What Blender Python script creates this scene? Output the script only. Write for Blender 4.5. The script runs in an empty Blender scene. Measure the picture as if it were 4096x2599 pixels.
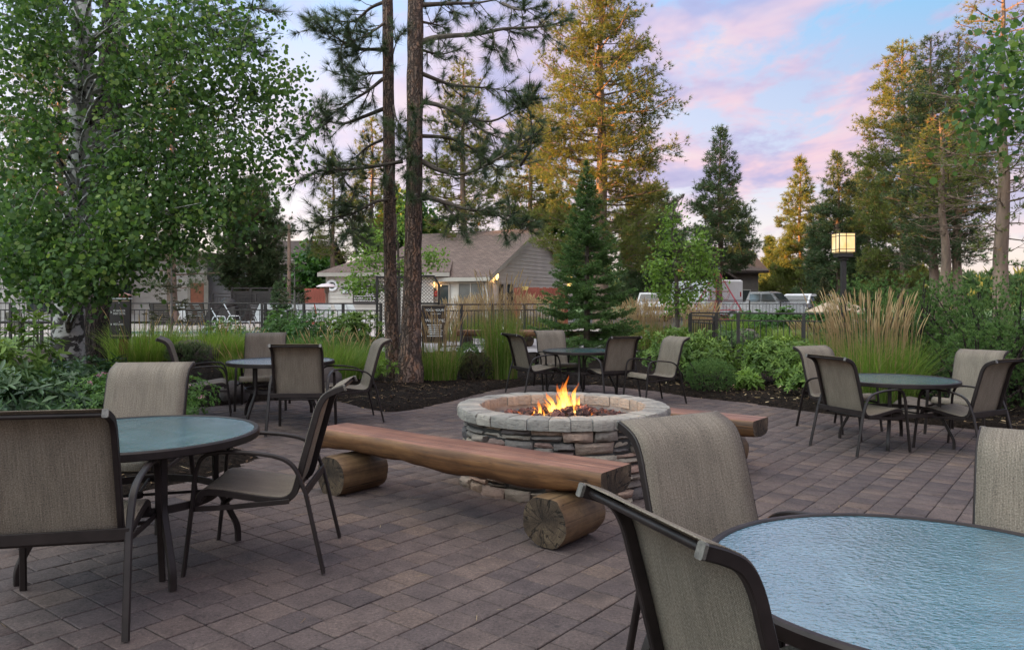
import bpy, bmesh, math, random
import numpy as np
from mathutils import Vector, Matrix
R = math.radians
sc = bpy.context.scene
C = sc.collection

# ------------------------------------------------------------------ camera
F, HY, EYE = 775.0, 300.0, 1.45
cam_d = bpy.data.cameras.new('camera')
cam = bpy.data.objects.new('camera', cam_d)
C.objects.link(cam)
cam_d.sensor_width = 36.0
cam_d.lens = 36.0 * F / 1024
cam_d.shift_y = -(324.5 - HY) / 1024
cam_d.clip_start = 0.05
cam_d.clip_end = 2000
cam.location = (0, 0, EYE)
cam.rotation_euler = (R(90), 0, 0)
sc.camera = cam

# ------------------------------------------------------------------ light
SUN_EL = 5.0
SUN_AZ = Vector((-1.0, -0.12, 0)).normalized()        # towards the sun
sun_d = bpy.data.lights.new('sun', 'SUN')
sun_d.energy = 5.0
sun_d.angle = R(0.6)
sun_d.color = (1.0, 0.44, 0.10)
sun = bpy.data.objects.new('sun', sun_d)
C.objects.link(sun)
sdir = Vector((SUN_AZ.x * math.cos(R(SUN_EL)), SUN_AZ.y * math.cos(R(SUN_EL)), math.sin(R(SUN_EL))))
sun.rotation_euler = sdir.to_track_quat('Z', 'Y').to_euler()

world = bpy.data.worlds.new('World')
sc.world = world
world.use_nodes = True
wt = world.node_tree
for n in list(wt.nodes):
    wt.nodes.remove(n)


class NT:
    """small shortcut for building node trees"""
    def __init__(self, tree):
        self.t = tree

    def n(self, kind, **kw):
        nd = self.t.nodes.new(kind)
        for k, v in kw.items():
            setattr(nd, k, v)
        return nd

    def link(self, a, b):
        self.t.links.new(a, b)

    def val(self, sock, v):
        if hasattr(v, 'is_output') or isinstance(v, bpy.types.NodeSocket):
            self.link(v, sock)
        else:
            sock.default_value = v

    def math(self, op, a, b=0.0, c=None, clamp=False):
        nd = self.n('ShaderNodeMath', operation=op, use_clamp=clamp)
        self.val(nd.inputs[0], a)
        self.val(nd.inputs[1], b)
        if c is not None:
            self.val(nd.inputs[2], c)
        return nd.outputs[0]

    def mix(self, f, a, b, blend='MIX'):
        nd = self.n('ShaderNodeMix', data_type='RGBA', blend_type=blend)
        self.val(nd.inputs[0], f)
        self.val(nd.inputs[6], col4(a))
        self.val(nd.inputs[7], col4(b))
        return nd.outputs[2]

    def ramp(self, f, stops, interp='LINEAR'):
        nd = self.n('ShaderNodeValToRGB')
        nd.color_ramp.interpolation = interp
        el = nd.color_ramp.elements
        while len(el) > 1:
            el.remove(el[-1])
        el[0].position = stops[0][0]
        el[0].color = col4(stops[0][1])
        for p, c in stops[1:]:
            e = el.new(p)
            e.color = col4(c)
        self.link(f, nd.inputs[0])
        return nd.outputs[0]

    def noise(self, vec, scale, detail=3.0, rough=0.55, dist=0.0):
        nd = self.n('ShaderNodeTexNoise')
        if vec is not None:
            self.link(vec, nd.inputs['Vector'])
        nd.inputs['Scale'].default_value = scale
        nd.inputs['Detail'].default_value = detail
        nd.inputs['Roughness'].default_value = rough
        nd.inputs['Distortion'].default_value = dist
        return nd.outputs['Fac']

    def mapping(self, vec, scale=(1, 1, 1), rot=(0, 0, 0), loc=(0, 0, 0)):
        nd = self.n('ShaderNodeMapping')
        self.link(vec, nd.inputs['Vector'])
        nd.inputs['Scale'].default_value = scale
        nd.inputs['Rotation'].default_value = rot
        nd.inputs['Location'].default_value = loc
        return nd.outputs[0]

    def bump(self, h, strength=0.3, dist=0.01, normal=None):
        nd = self.n('ShaderNodeBump')
        nd.inputs['Strength'].default_value = strength
        nd.inputs['Distance'].default_value = dist
        self.link(h, nd.inputs['Height'])
        if normal is not None:
            self.link(normal, nd.inputs['Normal'])
        return nd.outputs[0]


def col4(c):
    if isinstance(c, (tuple, list)):
        return (c[0], c[1], c[2], 1.0) if len(c) == 3 else tuple(c)
    if isinstance(c, (int, float)):
        return (c, c, c, 1.0)
    return c


w = NT(wt)
tc = w.n('ShaderNodeTexCoord')
sep = w.n('ShaderNodeSeparateXYZ')
w.link(tc.outputs['Generated'], sep.inputs[0])
X, Y, Z = sep.outputs
el = w.math('MAXIMUM', Z, 0.0)
# clear sky: low evening sun, physically based
sky = w.n('ShaderNodeTexSky', sky_type='NISHITA')
sky.sun_disc = False
sky.sun_elevation = R(SUN_EL)
sky.sun_rotation = math.atan2(SUN_AZ.x, SUN_AZ.y)
sky.air_density = 1.0
sky.dust_density = 0.6
sky.ozone_density = 2.0
nis = w.mix(1.0, sky.outputs[0], (0.13, 0.13, 0.13), 'MULTIPLY')
# thin evening veil over it: cream at the horizon, lavender higher, blue overhead
veil = w.ramp(el, [(0.0, (0.42, 0.35, 0.30)), (0.06, (0.42, 0.375, 0.345)), (0.14, (0.39, 0.375, 0.41)),
                   (0.26, (0.33, 0.335, 0.41)), (0.38, (0.20, 0.32, 0.50)), (0.6, (0.38, 0.53, 0.70)), (1.0, (0.98, 0.95, 0.93))])
side = w.math('MULTIPLY_ADD', X, 1.3, 0.30, clamp=True)          # clearer and bluer away from the sunset
veil2 = w.mix(w.math('MULTIPLY', side, 0.9), veil,
              w.ramp(el, [(0.0, (0.37, 0.31, 0.265)), (0.07, (0.33, 0.30, 0.31)), (0.16, (0.185, 0.215, 0.295)), (0.27, (0.125, 0.19, 0.29)), (0.36, (0.05, 0.20, 0.32)), (0.6, (0.36, 0.52, 0.70)), (1.0, (0.98, 0.95, 0.93))]))
base = w.mix(0.85, nis, veil2)
# cloud sheet on a flat layer
den = w.math('ADD', el, 0.16)
cx = w.math('DIVIDE', X, den)
cy = w.math('DIVIDE', Y, den)
comb = w.n('ShaderNodeCombineXYZ')
w.link(cx, comb.inputs[0])
w.link(cy, comb.inputs[1])
cm = w.mapping(comb.outputs[0], scale=(1.0, 0.75, 1.0), rot=(0, 0, R(28)), loc=(3.1, 1.4, 0.0))
n1 = w.noise(cm, 1.5, 6.0, 0.55, 0.35)
n2 = w.noise(w.mapping(cm, loc=(7.3, 2.2, 1.0)), 4.2, 6.0, 0.62, 0.3)
dens = w.math('MULTIPLY_ADD', n2, 0.42, w.math('MULTIPLY', n1, 0.70))
cov = w.ramp(dens, [(0.49, 0.0), (0.555, 0.8), (0.66, 1.0)])
n3 = w.noise(w.mapping(cm, loc=(1.3, 5.2, 2.0)), 2.6, 4.0, 0.6, 0.3)
ccol = w.ramp(w.math('MULTIPLY_ADD', n3, 0.8, w.math('MULTIPLY', dens, 0.35)),
              [(0.46, (0.37, 0.265, 0.255)), (0.56, (0.33, 0.225, 0.255)), (0.66, (0.185, 0.165, 0.26)), (0.80, (0.14, 0.135, 0.235))])
clear_low = w.ramp(el, [(0.03, 0.1), (0.15, 0.9)])
west = w.math('MULTIPLY_ADD', X, 1.4, 0.75, clamp=True)          # the sheet thins out towards the sunset
fac = w.math('MULTIPLY', w.math('MULTIPLY', cov, clear_low), w.math('MULTIPLY_ADD', west, 0.75, 0.15))
skyc0 = w.mix(fac, base, ccol)
# broad glow added in the unseen sunset-side sky to brighten faces towards the camera
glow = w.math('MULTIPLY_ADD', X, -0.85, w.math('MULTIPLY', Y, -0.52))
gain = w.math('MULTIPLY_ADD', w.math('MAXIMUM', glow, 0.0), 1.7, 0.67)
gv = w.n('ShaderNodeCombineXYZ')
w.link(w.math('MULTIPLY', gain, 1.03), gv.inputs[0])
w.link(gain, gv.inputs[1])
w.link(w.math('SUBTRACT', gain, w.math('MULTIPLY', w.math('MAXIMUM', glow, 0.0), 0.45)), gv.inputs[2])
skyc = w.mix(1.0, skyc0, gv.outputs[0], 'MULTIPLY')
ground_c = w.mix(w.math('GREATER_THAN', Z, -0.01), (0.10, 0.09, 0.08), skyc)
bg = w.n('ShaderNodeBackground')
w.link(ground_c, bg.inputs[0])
bg.inputs[1].default_value = 1.0
wo = w.n('ShaderNodeOutputWorld')
w.link(bg.outputs[0], wo.inputs[0])

vs = sc.view_settings
vs.view_transform = 'Standard'
vs.look = 'None'
vs.exposure = 2.1
vs.gamma = 1.0
vs.use_curve_mapping = False
sc.cycles.use_denoising = True
sc.cycles.max_bounces = 6
sc.cycles.diffuse_bounces = 3
sc.cycles.glossy_bounces = 3
sc.cycles.transmission_bounces = 4
sc.cycles.transparent_max_bounces = 12
sc.cycles.caustics_reflective = False
sc.cycles.caustics_refractive = False

# ------------------------------------------------------------------ helpers
rng = np.random.default_rng(11)
random.seed(5)


def at(px, py, D):
    """world point seen at that pixel of the 1024 px photograph, D metres in front of the camera"""
    return Vector(((px - 512) / F * D, D, EYE - (py - HY) / F * D))


def sstep(a, b, x):
    t = np.clip((x - a) / (b - a), 0, 1)
    return t * t * (3 - 2 * t)


def plane_z(x, y):
    return -0.018 * np.clip(x, -9, 9) - 0.005 * np.clip(y, -5, 16)


PATIO = [(-9, -3), (9, -3), (10, 5), (7.6, 7.6), (6.06, 9.18), (5.57, 9.78), (4.49, 10.68), (4.1, 11.15),
         (3.64, 11.85), (2.83, 12.6), (2.4, 13.4), (1.5, 14.2), (.4, 13.95), (-.29, 13.02), (-.81, 11.61),
         (-1.3, 10.5), (-1.63, 10.16), (-2.0, 10.5), (-2.67, 11.42), (-3.2, 11.5), (-3.7, 10.9), (-4.05, 10.4),
         (-4.9, 9.9), (-4.4, 9.0), (-3.5, 8.1), (-2.5, 7.4), (-2.3, 7.15), (-2.42, 6.4), (-2.66, 5.93),
         (-3.22, 4.88), (-4.4, 3.4), (-9, 1.5)]


def poly_sd(px, py, poly):
    """signed distance to polygon, negative inside"""
    px = np.asarray(px, float)
    py = np.asarray(py, float)
    d = np.full(px.shape, 1e9)
    ins = np.zeros(px.shape, bool)
    n = len(poly)
    for i in range(n):
        x0, y0 = poly[i]
        x1, y1 = poly[(i + 1) % n]
        ex, ey = x1 - x0, y1 - y0
        t = np.clip(((px - x0) * ex + (py - y0) * ey) / (ex * ex + ey * ey), 0, 1)
        d = np.minimum(d, np.hypot(px - x0 - t * ex, py - y0 - t * ey))
        cond = ((y0 > py) != (y1 > py))
        with np.errstate(divide='ignore', invalid='ignore'):
            xi = (x1 - x0) * (py - y0) / (y1 - y0 + 1e-12) + x0
        ins ^= cond & (px < xi)
    return np.where(ins, -d, d)


def vnoise(x, y, s=1.0, seed=0):
    x = np.asarray(x, float) * s
    y = np.asarray(y, float) * s
    return (np.sin(x * 1.7 + seed) * np.cos(y * 1.3 - seed * 1.7) + .6 * np.sin(x * 3.1 - y * 2.3 + seed * 2.1)
            + .4 * np.sin(x * 5.3 + y * 4.7 + seed * .7)) / 2.0


def ground_z(x, y):
    x = np.asarray(x, float)
    y = np.asarray(y, float)
    p = plane_z(x, y)
    s = sstep(14.0, 20.5, y)
    z = p * (1 - s) + 0.10 * s
    # planting beds heaped a little above the paving
    sd = poly_sd(x, y, PATIO)
    bed = sstep(0.0, 0.7, sd) * (1 - sstep(19, 22, y))
    z = z + np.where(sd < 0, -0.05, -0.005 + 0.055 * sstep(0, .15, sd)) * (1 - s)
    z = z + bed * (0.05 * vnoise(x, y, 1.3, 2) + .03)
    z = z + 0.30 * np.exp(-(((x + 6.2) / 2.2) ** 2 + ((y - 11.0) / 2.8) ** 2)) * bed
    z = z + 0.22 * np.exp(-(((x + 4.6) / 1.4) ** 2 + ((y - 12.8) / 1.2) ** 2)) * bed
    z = z + 0.10 * sstep(22.5, 24, y) * (1 - sstep(2, 6, x))
    return z


def gz(x, y):
    return float(ground_z(np.array([x]), np.array([y]))[0])


def pz(x, y):
    return float(plane_z(np.array([x]), np.array([y]))[0])


def tagset(o, label=None, cat=None, group=None, kind=None):
    if label:
        o['label'] = label
    if cat:
        o['category'] = cat
    if group:
        o['group'] = group
    if kind:
        o['kind'] = kind
    return o


def thing(name, label, cat, loc=(0, 0, 0), rz=0.0, group=None):
    o = bpy.data.objects.new(name, None)
    C.objects.link(o)
    o.location = loc
    o.rotation_euler = (0, 0, rz)
    o.empty_display_size = 0.1
    return tagset(o, label, cat, group)


def copy_tree(o, parent=None):
    c = o.copy()
    C.objects.link(c)
    c.parent = parent
    for ch in o.children:
        copy_tree(ch, c)
    return c


def add_obj(name, me, parent=None, loc=None, rot=None):
    o = bpy.data.objects.new(name, me)
    C.objects.link(o)
    if parent is not None:
        o.parent = parent
    if loc is not None:
        o.location = loc
    if rot is not None:
        o.rotation_euler = rot
    return o


def mesh_np(name, V, Fc, mat, tint=None, smooth=False, parent=None, loc=None, uv=None):
    """V (n,3); Fc (m,k) one face size; tint per vertex float"""
    V = np.ascontiguousarray(V, np.float32).reshape(-1, 3)
    Fc = np.ascontiguousarray(Fc, np.int32)
    m, k = Fc.shape
    me = bpy.data.meshes.new(name)
    me.vertices.add(len(V))
    me.vertices.foreach_set('co', V.ravel())
    me.loops.add(m * k)
    me.loops.foreach_set('vertex_index', Fc.ravel())
    me.polygons.add(m)
    me.polygons.foreach_set('loop_start', np.arange(0, m * k, k, dtype=np.int32))
    me.update(calc_edges=True)
    if tint is not None:
        a = me.attributes.new('tint', 'FLOAT', 'POINT')
        a.data.foreach_set('value', np.ascontiguousarray(tint, np.float32))
    if smooth:
        me.polygons.foreach_set('use_smooth', np.ones(m, bool))
    if mat is not None:
        me.materials.append(mat)
    return add_obj(name, me, parent, loc)


class MB:
    """collects shapes that become ONE mesh object"""
    def __init__(self):
        self.v = []
        self.f = []
        self.m = []

    def add(self, V, Fs, mi=0):
        b = len(self.v)
        self.v += [tuple(p) for p in V]
        for f in Fs:
            self.f.append([b + i for i in f])
            self.m.append(mi)
        return self

    def box(self, c, s, mi=0, rz=0.0, bev=0.0):
        sx, sy, sz = s[0] / 2, s[1] / 2, s[2] / 2
        cr, sr = math.cos(rz), math.sin(rz)

        def T(x, y, z):
            return (c[0] + x * cr - y * sr, c[1] + x * sr + y * cr, c[2] + z)
        if bev <= 0:
            V = [T(x, y, z) for z in (-sz, sz) for x, y in ((-sx, -sy), (sx, -sy), (sx, sy), (-sx, sy))]
            return self.add(V, [(3, 2, 1, 0), (4, 5, 6, 7), (0, 1, 5, 4), (1, 2, 6, 5), (2, 3, 7, 6), (3, 0, 4, 7)], mi)
        b = bev
        V = []
        for z, i in ((-sz, b), (-sz + b, 0), (sz - b, 0), (sz, b)):
            V += [T(x, y, z) for x, y in ((-sx + i, -sy + i), (sx - i, -sy + i), (sx - i, sy - i), (-sx + i, sy - i))]
        Fs = [(3, 2, 1, 0), (12, 13, 14, 15)]
        for k in range(3):
            for j in range(4):
                Fs.append((k * 4 + j, k * 4 + (j + 1) % 4, k * 4 + 4 + (j + 1) % 4, k * 4 + 4 + j))
        return self.add(V, Fs, mi)

    def sweep(self, path, wd, th, lat=(1, 0, 0), mi=0, ch=0.3, cap=True):
        """rectangular tube along a path; lat is the (constant) width axis"""
        P = [Vector(p) for p in path]
        lat = Vector(lat).normalized()
        n = len(P)
        V = []
        a, b = wd / 2, th / 2
        c = min(a, b) * ch
        prof = [(-a + c, -b), (a - c, -b), (a, -b + c), (a, b - c), (a - c, b), (-a + c, b), (-a, b - c), (-a, -b + c)]
        for i in range(n):
            t0 = (P[i] - P[i - 1]).normalized() if i > 0 else None
            t1 = (P[i + 1] - P[i]).normalized() if i < n - 1 else None
            t = (t0 + t1).normalized() if t0 and t1 else (t0 or t1)
            nrm = t.cross(lat).normalized()
            k = 1.0
            if t0 and t1:
                k = 1.0 / max(0.5, t.dot(t1))
            for x, y in prof:
                V.append(P[i] + lat * x + nrm * y * k)
        Fs = []
        for i in range(n - 1):
            for j in range(8):
                Fs.append((i * 8 + j, i * 8 + (j + 1) % 8, i * 8 + 8 + (j + 1) % 8, i * 8 + 8 + j))
        if cap:
            Fs.append(tuple(range(7, -1, -1)))
            Fs.append(tuple((n - 1) * 8 + j for j in range(8)))
        return self.add(V, Fs, mi)

    def tube(self, path, rad, n=8, mi=0, cap=True, wob=0.0):
        P = [Vector(p) for p in path]
        if not isinstance(rad, (list, tuple)):
            rad = [rad] * len(P)
        up = Vector((0.13, 0.31, 0.94)).normalized()
        V, Fs = [], []
        prev = None
        for i in range(len(P)):
            t = (P[min(i + 1, len(P) - 1)] - P[max(i - 1, 0)]).normalized()
            u = prev if prev is not None else (up if abs(t.dot(up)) < .9 else Vector((1, 0, 0)))
            u = (u - t * u.dot(t)).normalized()
            prev = u
            v = t.cross(u)
            for j in range(n):
                an = 2 * math.pi * j / n
                r = rad[i] * (1 + (random.uniform(-wob, wob) if wob else 0))
                V.append(P[i] + (u * math.cos(an) + v * math.sin(an)) * r)
        for i in range(len(P) - 1):
            for j in range(n):
                Fs.append((i * n + j, i * n + (j + 1) % n, (i + 1) * n + (j + 1) % n, (i + 1) * n + j))
        if cap:
            Fs.append(tuple(range(n - 1, -1, -1)))
            Fs.append(tuple((len(P) - 1) * n + j for j in range(n)))
        return self.add(V, Fs, mi)

    def lathe(self, prof, n=32, mi=0, c=(0, 0, 0), closed=False):
        V, Fs = [], []
        m = len(prof)
        for i in range(n):
            a = 2 * math.pi * i / n
            for r, z in prof:
                V.append((c[0] + r * math.cos(a), c[1] + r * math.sin(a), c[2] + z))
        for i in range(n):
            k = (i + 1) % n
            for j in range(m if closed else m - 1):
                j2 = (j + 1) % m
                Fs.append((i * m + j, k * m + j, k * m + j2, i * m + j2))
        return self.add(V, Fs, mi)

    def poly(self, pts, mi=0):
        return self.add(pts, [tuple(range(len(pts)))], mi)

    def prism(self, pts, d, mi=0):
        """pts planar polygon (ccw seen from +d); extruded by vector d"""
        d = Vector(d)
        n = len(pts)
        V = [Vector(p) for p in pts] + [Vector(p) + d for p in pts]
        Fs = [tuple(range(n - 1, -1, -1)), tuple(range(n, 2 * n))]
        for i in range(n):
            Fs.append((i, (i + 1) % n, n + (i + 1) % n, n + i))
        return self.add(V, Fs, mi)

    def mesh(self, name, mats, smooth=None):
        me = bpy.data.meshes.new(name)
        me.from_pydata([tuple(p) for p in self.v], [], self.f)
        if not isinstance(mats, (list, tuple)):
            mats = [mats]
        for m in mats:
            me.materials.append(m)
        if len(mats) > 1:
            me.polygons.foreach_set('material_index', np.array(self.m, np.int32))
        me.update()
        if smooth is not None:
            me.shade_smooth()
            me.set_sharp_from_angle(angle=R(smooth))
        return me

    def build(self, name, mats, parent=None, smooth=None, loc=None, rot=None):
        return add_obj(name, self.mesh(name, mats, smooth), parent, loc, rot)


def crom(pts, n=6):
    """Catmull-Rom through the points"""
    P = [Vector(p) for p in pts]
    P = [P[0] * 2 - P[1]] + P + [P[-1] * 2 - P[-2]]
    out = []
    for i in range(1, len(P) - 2):
        for k in range(n):
            t = k / n
            a, b, c, d = P[i - 1], P[i], P[i + 1], P[i + 2]
            out.append(0.5 * ((2 * b) + (c - a) * t + (2 * a - 5 * b + 4 * c - d) * t * t + (3 * b - a - 3 * c + d) * t ** 3))
    out.append(P[-2])
    return out


def fillet(pts, r=0.05, n=5):
    P = [Vector(p) for p in pts]
    out = [P[0]]
    for i in range(1, len(P) - 1):
        a, b, c = P[i - 1], P[i], P[i + 1]
        u, v = (a - b), (c - b)
        k = min(r, u.length * .48, v.length * .48)
        p0, p1 = b + u.normalized() * k, b + v.normalized() * k
        for j in range(n + 1):
            t = j / n
            out.append(p0 * (1 - t) ** 2 + b * 2 * t * (1 - t) + p1 * t * t)
    out.append(P[-1])
    return out


# ------------------------------------------------------------------ materials
MATS = {}


def new_mat(name):
    m = bpy.data.materials.new(name)
    m.use_nodes = True
    t = m.node_tree
    for n in list(t.nodes):
        t.nodes.remove(n)
    nt = NT(t)
    out = nt.n('ShaderNodeOutputMaterial')
    MATS[name] = m
    return m, nt, out


def pbsdf(nt, out, col, rough=0.6, metal=0.0, spec=0.5, normal=None, **kw):
    p = nt.n('ShaderNodeBsdfPrincipled')
    nt.val(p.inputs['Base Color'], col4(col))
    nt.val(p.inputs['Roughness'], rough)
    p.inputs['Metallic'].default_value = metal
    p.inputs['Specular IOR Level'].default_value = spec
    if normal is not None:
        nt.link(normal, p.inputs['Normal'])
    for k, v in kw.items():
        nt.val(p.inputs[k.replace('_', ' ')], v)
    nt.link(p.outputs[0], out.inputs[0])
    return p


def simple(name, col, rough=0.6, var=0.18, vscale=6.0, bump=0.0, bscale=60.0, metal=0.0, spec=0.5, stretch=(1, 1, 1), coord='Object', bdist=0.005, **kw):
    m, nt, out = new_mat(name)
    tcx = nt.n('ShaderNodeTexCoord').outputs[coord]
    mp = nt.mapping(tcx, scale=stretch)
    n_ = nt.noise(mp, vscale, 5.0, 0.6)
    lo = tuple(max(0, c * (1 - var * 1.6)) for c in col)
    hi = tuple(min(1, c * (1 + var * 1.6)) for c in col)
    c = nt.ramp(n_, [(0.3, lo), (0.7, hi)])
    nrm = None
    if bump > 0:
        nrm = nt.bump(nt.noise(mp, bscale, 4.0, 0.6), bump, bdist)
    rr = nt.math('MULTIPLY_ADD', nt.noise(mp, vscale * 2.3, 3.0), 0.2, rough - 0.1)
    pbsdf(nt, out, c, rr, metal, spec, nrm, **kw)
    return m


def foliage(name, stops, trans=0.35, rough=0.5, spec=0.35):
    """leaf colour from the per-leaf tint attribute"""
    m, nt, out = new_mat(name)
    at_ = nt.n('ShaderNodeAttribute', attribute_name='tint')
    c = nt.ramp(at_.outputs['Fac'], stops)
    p = nt.n('ShaderNodeBsdfPrincipled')
    nt.link(c, p.inputs['Base Color'])
    p.inputs['Roughness'].default_value = rough
    p.inputs['Specular IOR Level'].default_value = spec
    tr = nt.n('ShaderNodeBsdfTranslucent')
    nt.link(nt.mix(1.0, c, (1.2, 1.25, 0.7), 'MULTIPLY'), tr.inputs[0])
    mx = nt.n('ShaderNodeMixShader')
    mx.inputs[0].default_value = trans
    nt.link(p.outputs[0], mx.inputs[1])
    nt.link(tr.outputs[0], mx.inputs[2])
    nt.link(mx.outputs[0], out.inputs[0])
    return m


def emit(name, col, s):
    m, nt, out = new_mat(name)
    e = nt.n('ShaderNodeEmission')
    e.inputs[0].default_value = col4(col)
    e.inputs[1].default_value = s
    nt.link(e.outputs[0], out.inputs[0])
    return m


m_metal = simple('bronze_metal', (0.016, 0.0115, 0.0110), 0.46, 0.25, 9.0, 0.12, 220.0, spec=0.25, bdist=0.001)
m_metal_far = simple('dark_bronze_paint', (0.022, 0.018, 0.017), 0.5, 0.2, 5.0)
m_capend = simple('worn_cap', (0.11, 0.10, 0.09), 0.45, 0.3, 60.0, metal=0.3)

# --- sling fabric: woven PVC mesh with streaked warp
def make_sling(name, c0, c1, c2):
    m, nt, out = new_mat(name)
    uv = nt.n('ShaderNodeUVMap').outputs[0]
    streak = nt.noise(nt.mapping(uv, scale=(170.0, 5.0, 1.0)), 1.0, 3.0, 0.7)
    broad = nt.noise(nt.mapping(uv, scale=(9.0, 3.0, 1.0)), 1.0, 3.0, 0.6)
    fine = nt.noise(nt.mapping(uv, scale=(210.0, 150.0, 1.0)), 1.0, 2.0, 0.6)
    wx = nt.n('ShaderNodeTexWave', wave_type='BANDS', bands_direction='X')
    nt.link(uv, wx.inputs[0])
    wx.inputs['Scale'].default_value = 62.0
    wy = nt.n('ShaderNodeTexWave', wave_type='BANDS', bands_direction='Y')
    nt.link(uv, wy.inputs[0])
    wy.inputs['Scale'].default_value = 62.0
    weave = nt.math('MULTIPLY', wx.outputs['Fac'], wy.outputs['Fac'])
    f = nt.math('MULTIPLY_ADD', streak, 0.36, nt.math('MULTIPLY_ADD', fine, 0.58, nt.math('MULTIPLY', broad, 0.2)))
    c = nt.ramp(f, [(0.38, c0), (0.54, c1), (0.72, c2)])
    c = nt.mix(nt.math('MULTIPLY', weave, 0.55), c, (0.03, 0.028, 0.026))
    nrm = nt.bump(weave, 0.5, 0.002)
    p = nt.n('ShaderNodeBsdfPrincipled')
    nt.link(c, p.inputs['Base Color'])
    p.inputs['Roughness'].default_value = 0.62
    p.inputs['Specular IOR Level'].default_value = 0.35
    nt.link(nrm, p.inputs['Normal'])
    tl = nt.n('ShaderNodeBsdfTranslucent')
    nt.link(c, tl.inputs[0])
    m1 = nt.n('ShaderNodeMixShader')
    m1.inputs[0].default_value = 0.22
    nt.link(p.outputs[0], m1.inputs[1])
    nt.link(tl.outputs[0], m1.inputs[2])
    tp = nt.n('ShaderNodeBsdfTransparent')
    m2 = nt.n('ShaderNodeMixShader')
    nt.link(nt.math('MULTIPLY', weave, 0.22), m2.inputs[0])
    nt.link(m1.outputs[0], m2.inputs[1])
    nt.link(tp.outputs[0], m2.inputs[2])
    nt.link(m2.outputs[0], out.inputs[0])
    return m


m_sling = make_sling('sling_fabric', (0.080, 0.065, 0.051), (0.195, 0.160, 0.124), (0.35, 0.292, 0.228))
m_sling_far = simple('grey_sling', (0.20, 0.18, 0.15), 0.7, 0.15, 20.0)

# --- hammered table glass: obscured pane with a wavy surface
def make_glass():
    m, nt, out = new_mat('hammered_glass')
    o = nt.n('ShaderNodeTexCoord').outputs['Object']
    rip = nt.noise(nt.mapping(o, scale=(1.0, 1.6, 1.0), rot=(0, 0, R(35))), 62.0, 2.0, 0.5, 0.8)
    vor = nt.n('ShaderNodeTexVoronoi', feature='SMOOTH_F1')
    nt.link(nt.mapping(o, scale=(1.0, 1.35, 1.0), rot=(0, 0, R(35))), vor.inputs['Vector'])
    vor.inputs['Scale'].default_value = 52.0
    h = nt.math('ADD', rip, nt.math('MULTIPLY', vor.outputs['Distance'], 0.8))
    nrm = nt.bump(h, 0.55, 0.006)
    dirt = nt.noise(o, 3.2, 7.0, 0.7, 0.6)
    c = nt.ramp(dirt, [(0.32, (0.034, 0.108, 0.142)), (0.55, (0.060, 0.158, 0.200)), (0.72, (0.108, 0.210, 0.252))])
    p = pbsdf(nt, out, c, nt.ramp(dirt, [(0.4, 0.06), (0.7, 0.28)]), 0.0, 0.75, nrm)
    p.inputs['Coat Weight'].default_value = 1.0
    p.inputs['Coat Roughness'].default_value = 0.06
    p.inputs['Coat IOR'].default_value = 1.7
    nt.link(nt.bump(h, 0.36, 0.006), p.inputs['Coat Normal'])
    return m


m_glass = make_glass()

# --- pavers
def make_paver():
    m, nt, out = new_mat('paver_concrete')
    geo = nt.n('ShaderNodeNewGeometry').outputs['Position']
    a = nt.n('ShaderNodeAttribute', attribute_name='tint').outputs['Fac']
    c = nt.ramp(a, [(0.0, (0.066, 0.052, 0.053)), (0.35, (0.088, 0.067, 0.064)), (0.7, (0.108, 0.080, 0.072)), (1.0, (0.135, 0.096, 0.078))])

    def dark(c_, f, k):
        return nt.mix(f, c_, nt.mix(1.0, c_, (k, k, k * 1.04), 'MULTIPLY'))
    n1_ = nt.noise(geo, 6.0, 5.0, 0.7)
    n2_ = nt.noise(geo, 75.0, 4.0, 0.75)
    n4_ = nt.noise(geo, 230.0, 2.0, 0.6)
    n3_ = nt.noise(geo, 0.7, 4.0, 0.6)
    c = dark(c, nt.ramp(n1_, [(0.40, 0.0), (0.72, 0.9)]), 0.58)
    c = dark(c, nt.ramp(n3_, [(0.40, 0.0), (0.68, 0.6)]), 0.66)
    c = nt.mix(nt.ramp(n2_, [(0.50, 0.0), (0.70, 0.9)]), c, nt.mix(1.0, c, (1.65, 1.6, 1.55), 'MULTIPLY'))
    c = dark(c, nt.ramp(n2_, [(0.32, 0.9), (0.46, 0.0)]), 0.45)
    c = nt.mix(nt.ramp(n4_, [(0.60, 0.0), (0.70, 0.8)]), c, nt.mix(1.0, c, (1.9, 1.85, 1.8), 'MULTIPLY'))
    st = nt.noise(nt.mapping(geo, loc=(4.0, 9.0, 0.0)), 2.3, 3.0, 0.5)
    c = nt.mix(nt.ramp(st, [(0.62, 0.0), (0.72, 0.55)]), c, (0.034, 0.028, 0.028))
    sp_ = nt.noise(nt.mapping(geo, loc=(2.0, 3.0, 0.0)), 11.0, 2.0, 0.4)
    c = nt.mix(nt.ramp(sp_, [(0.74, 0.0), (0.77, 0.6)]), c, (0.02, 0.017, 0.017))
    nrm = nt.bump(nt.math('MULTIPLY_ADD', n2_, 1.0, nt.math('MULTIPLY', n4_, 0.6)), 0.6, 0.006)
    pbsdf(nt, out, c, 0.85, 0.0, 0.22, nrm)
    return m


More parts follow.
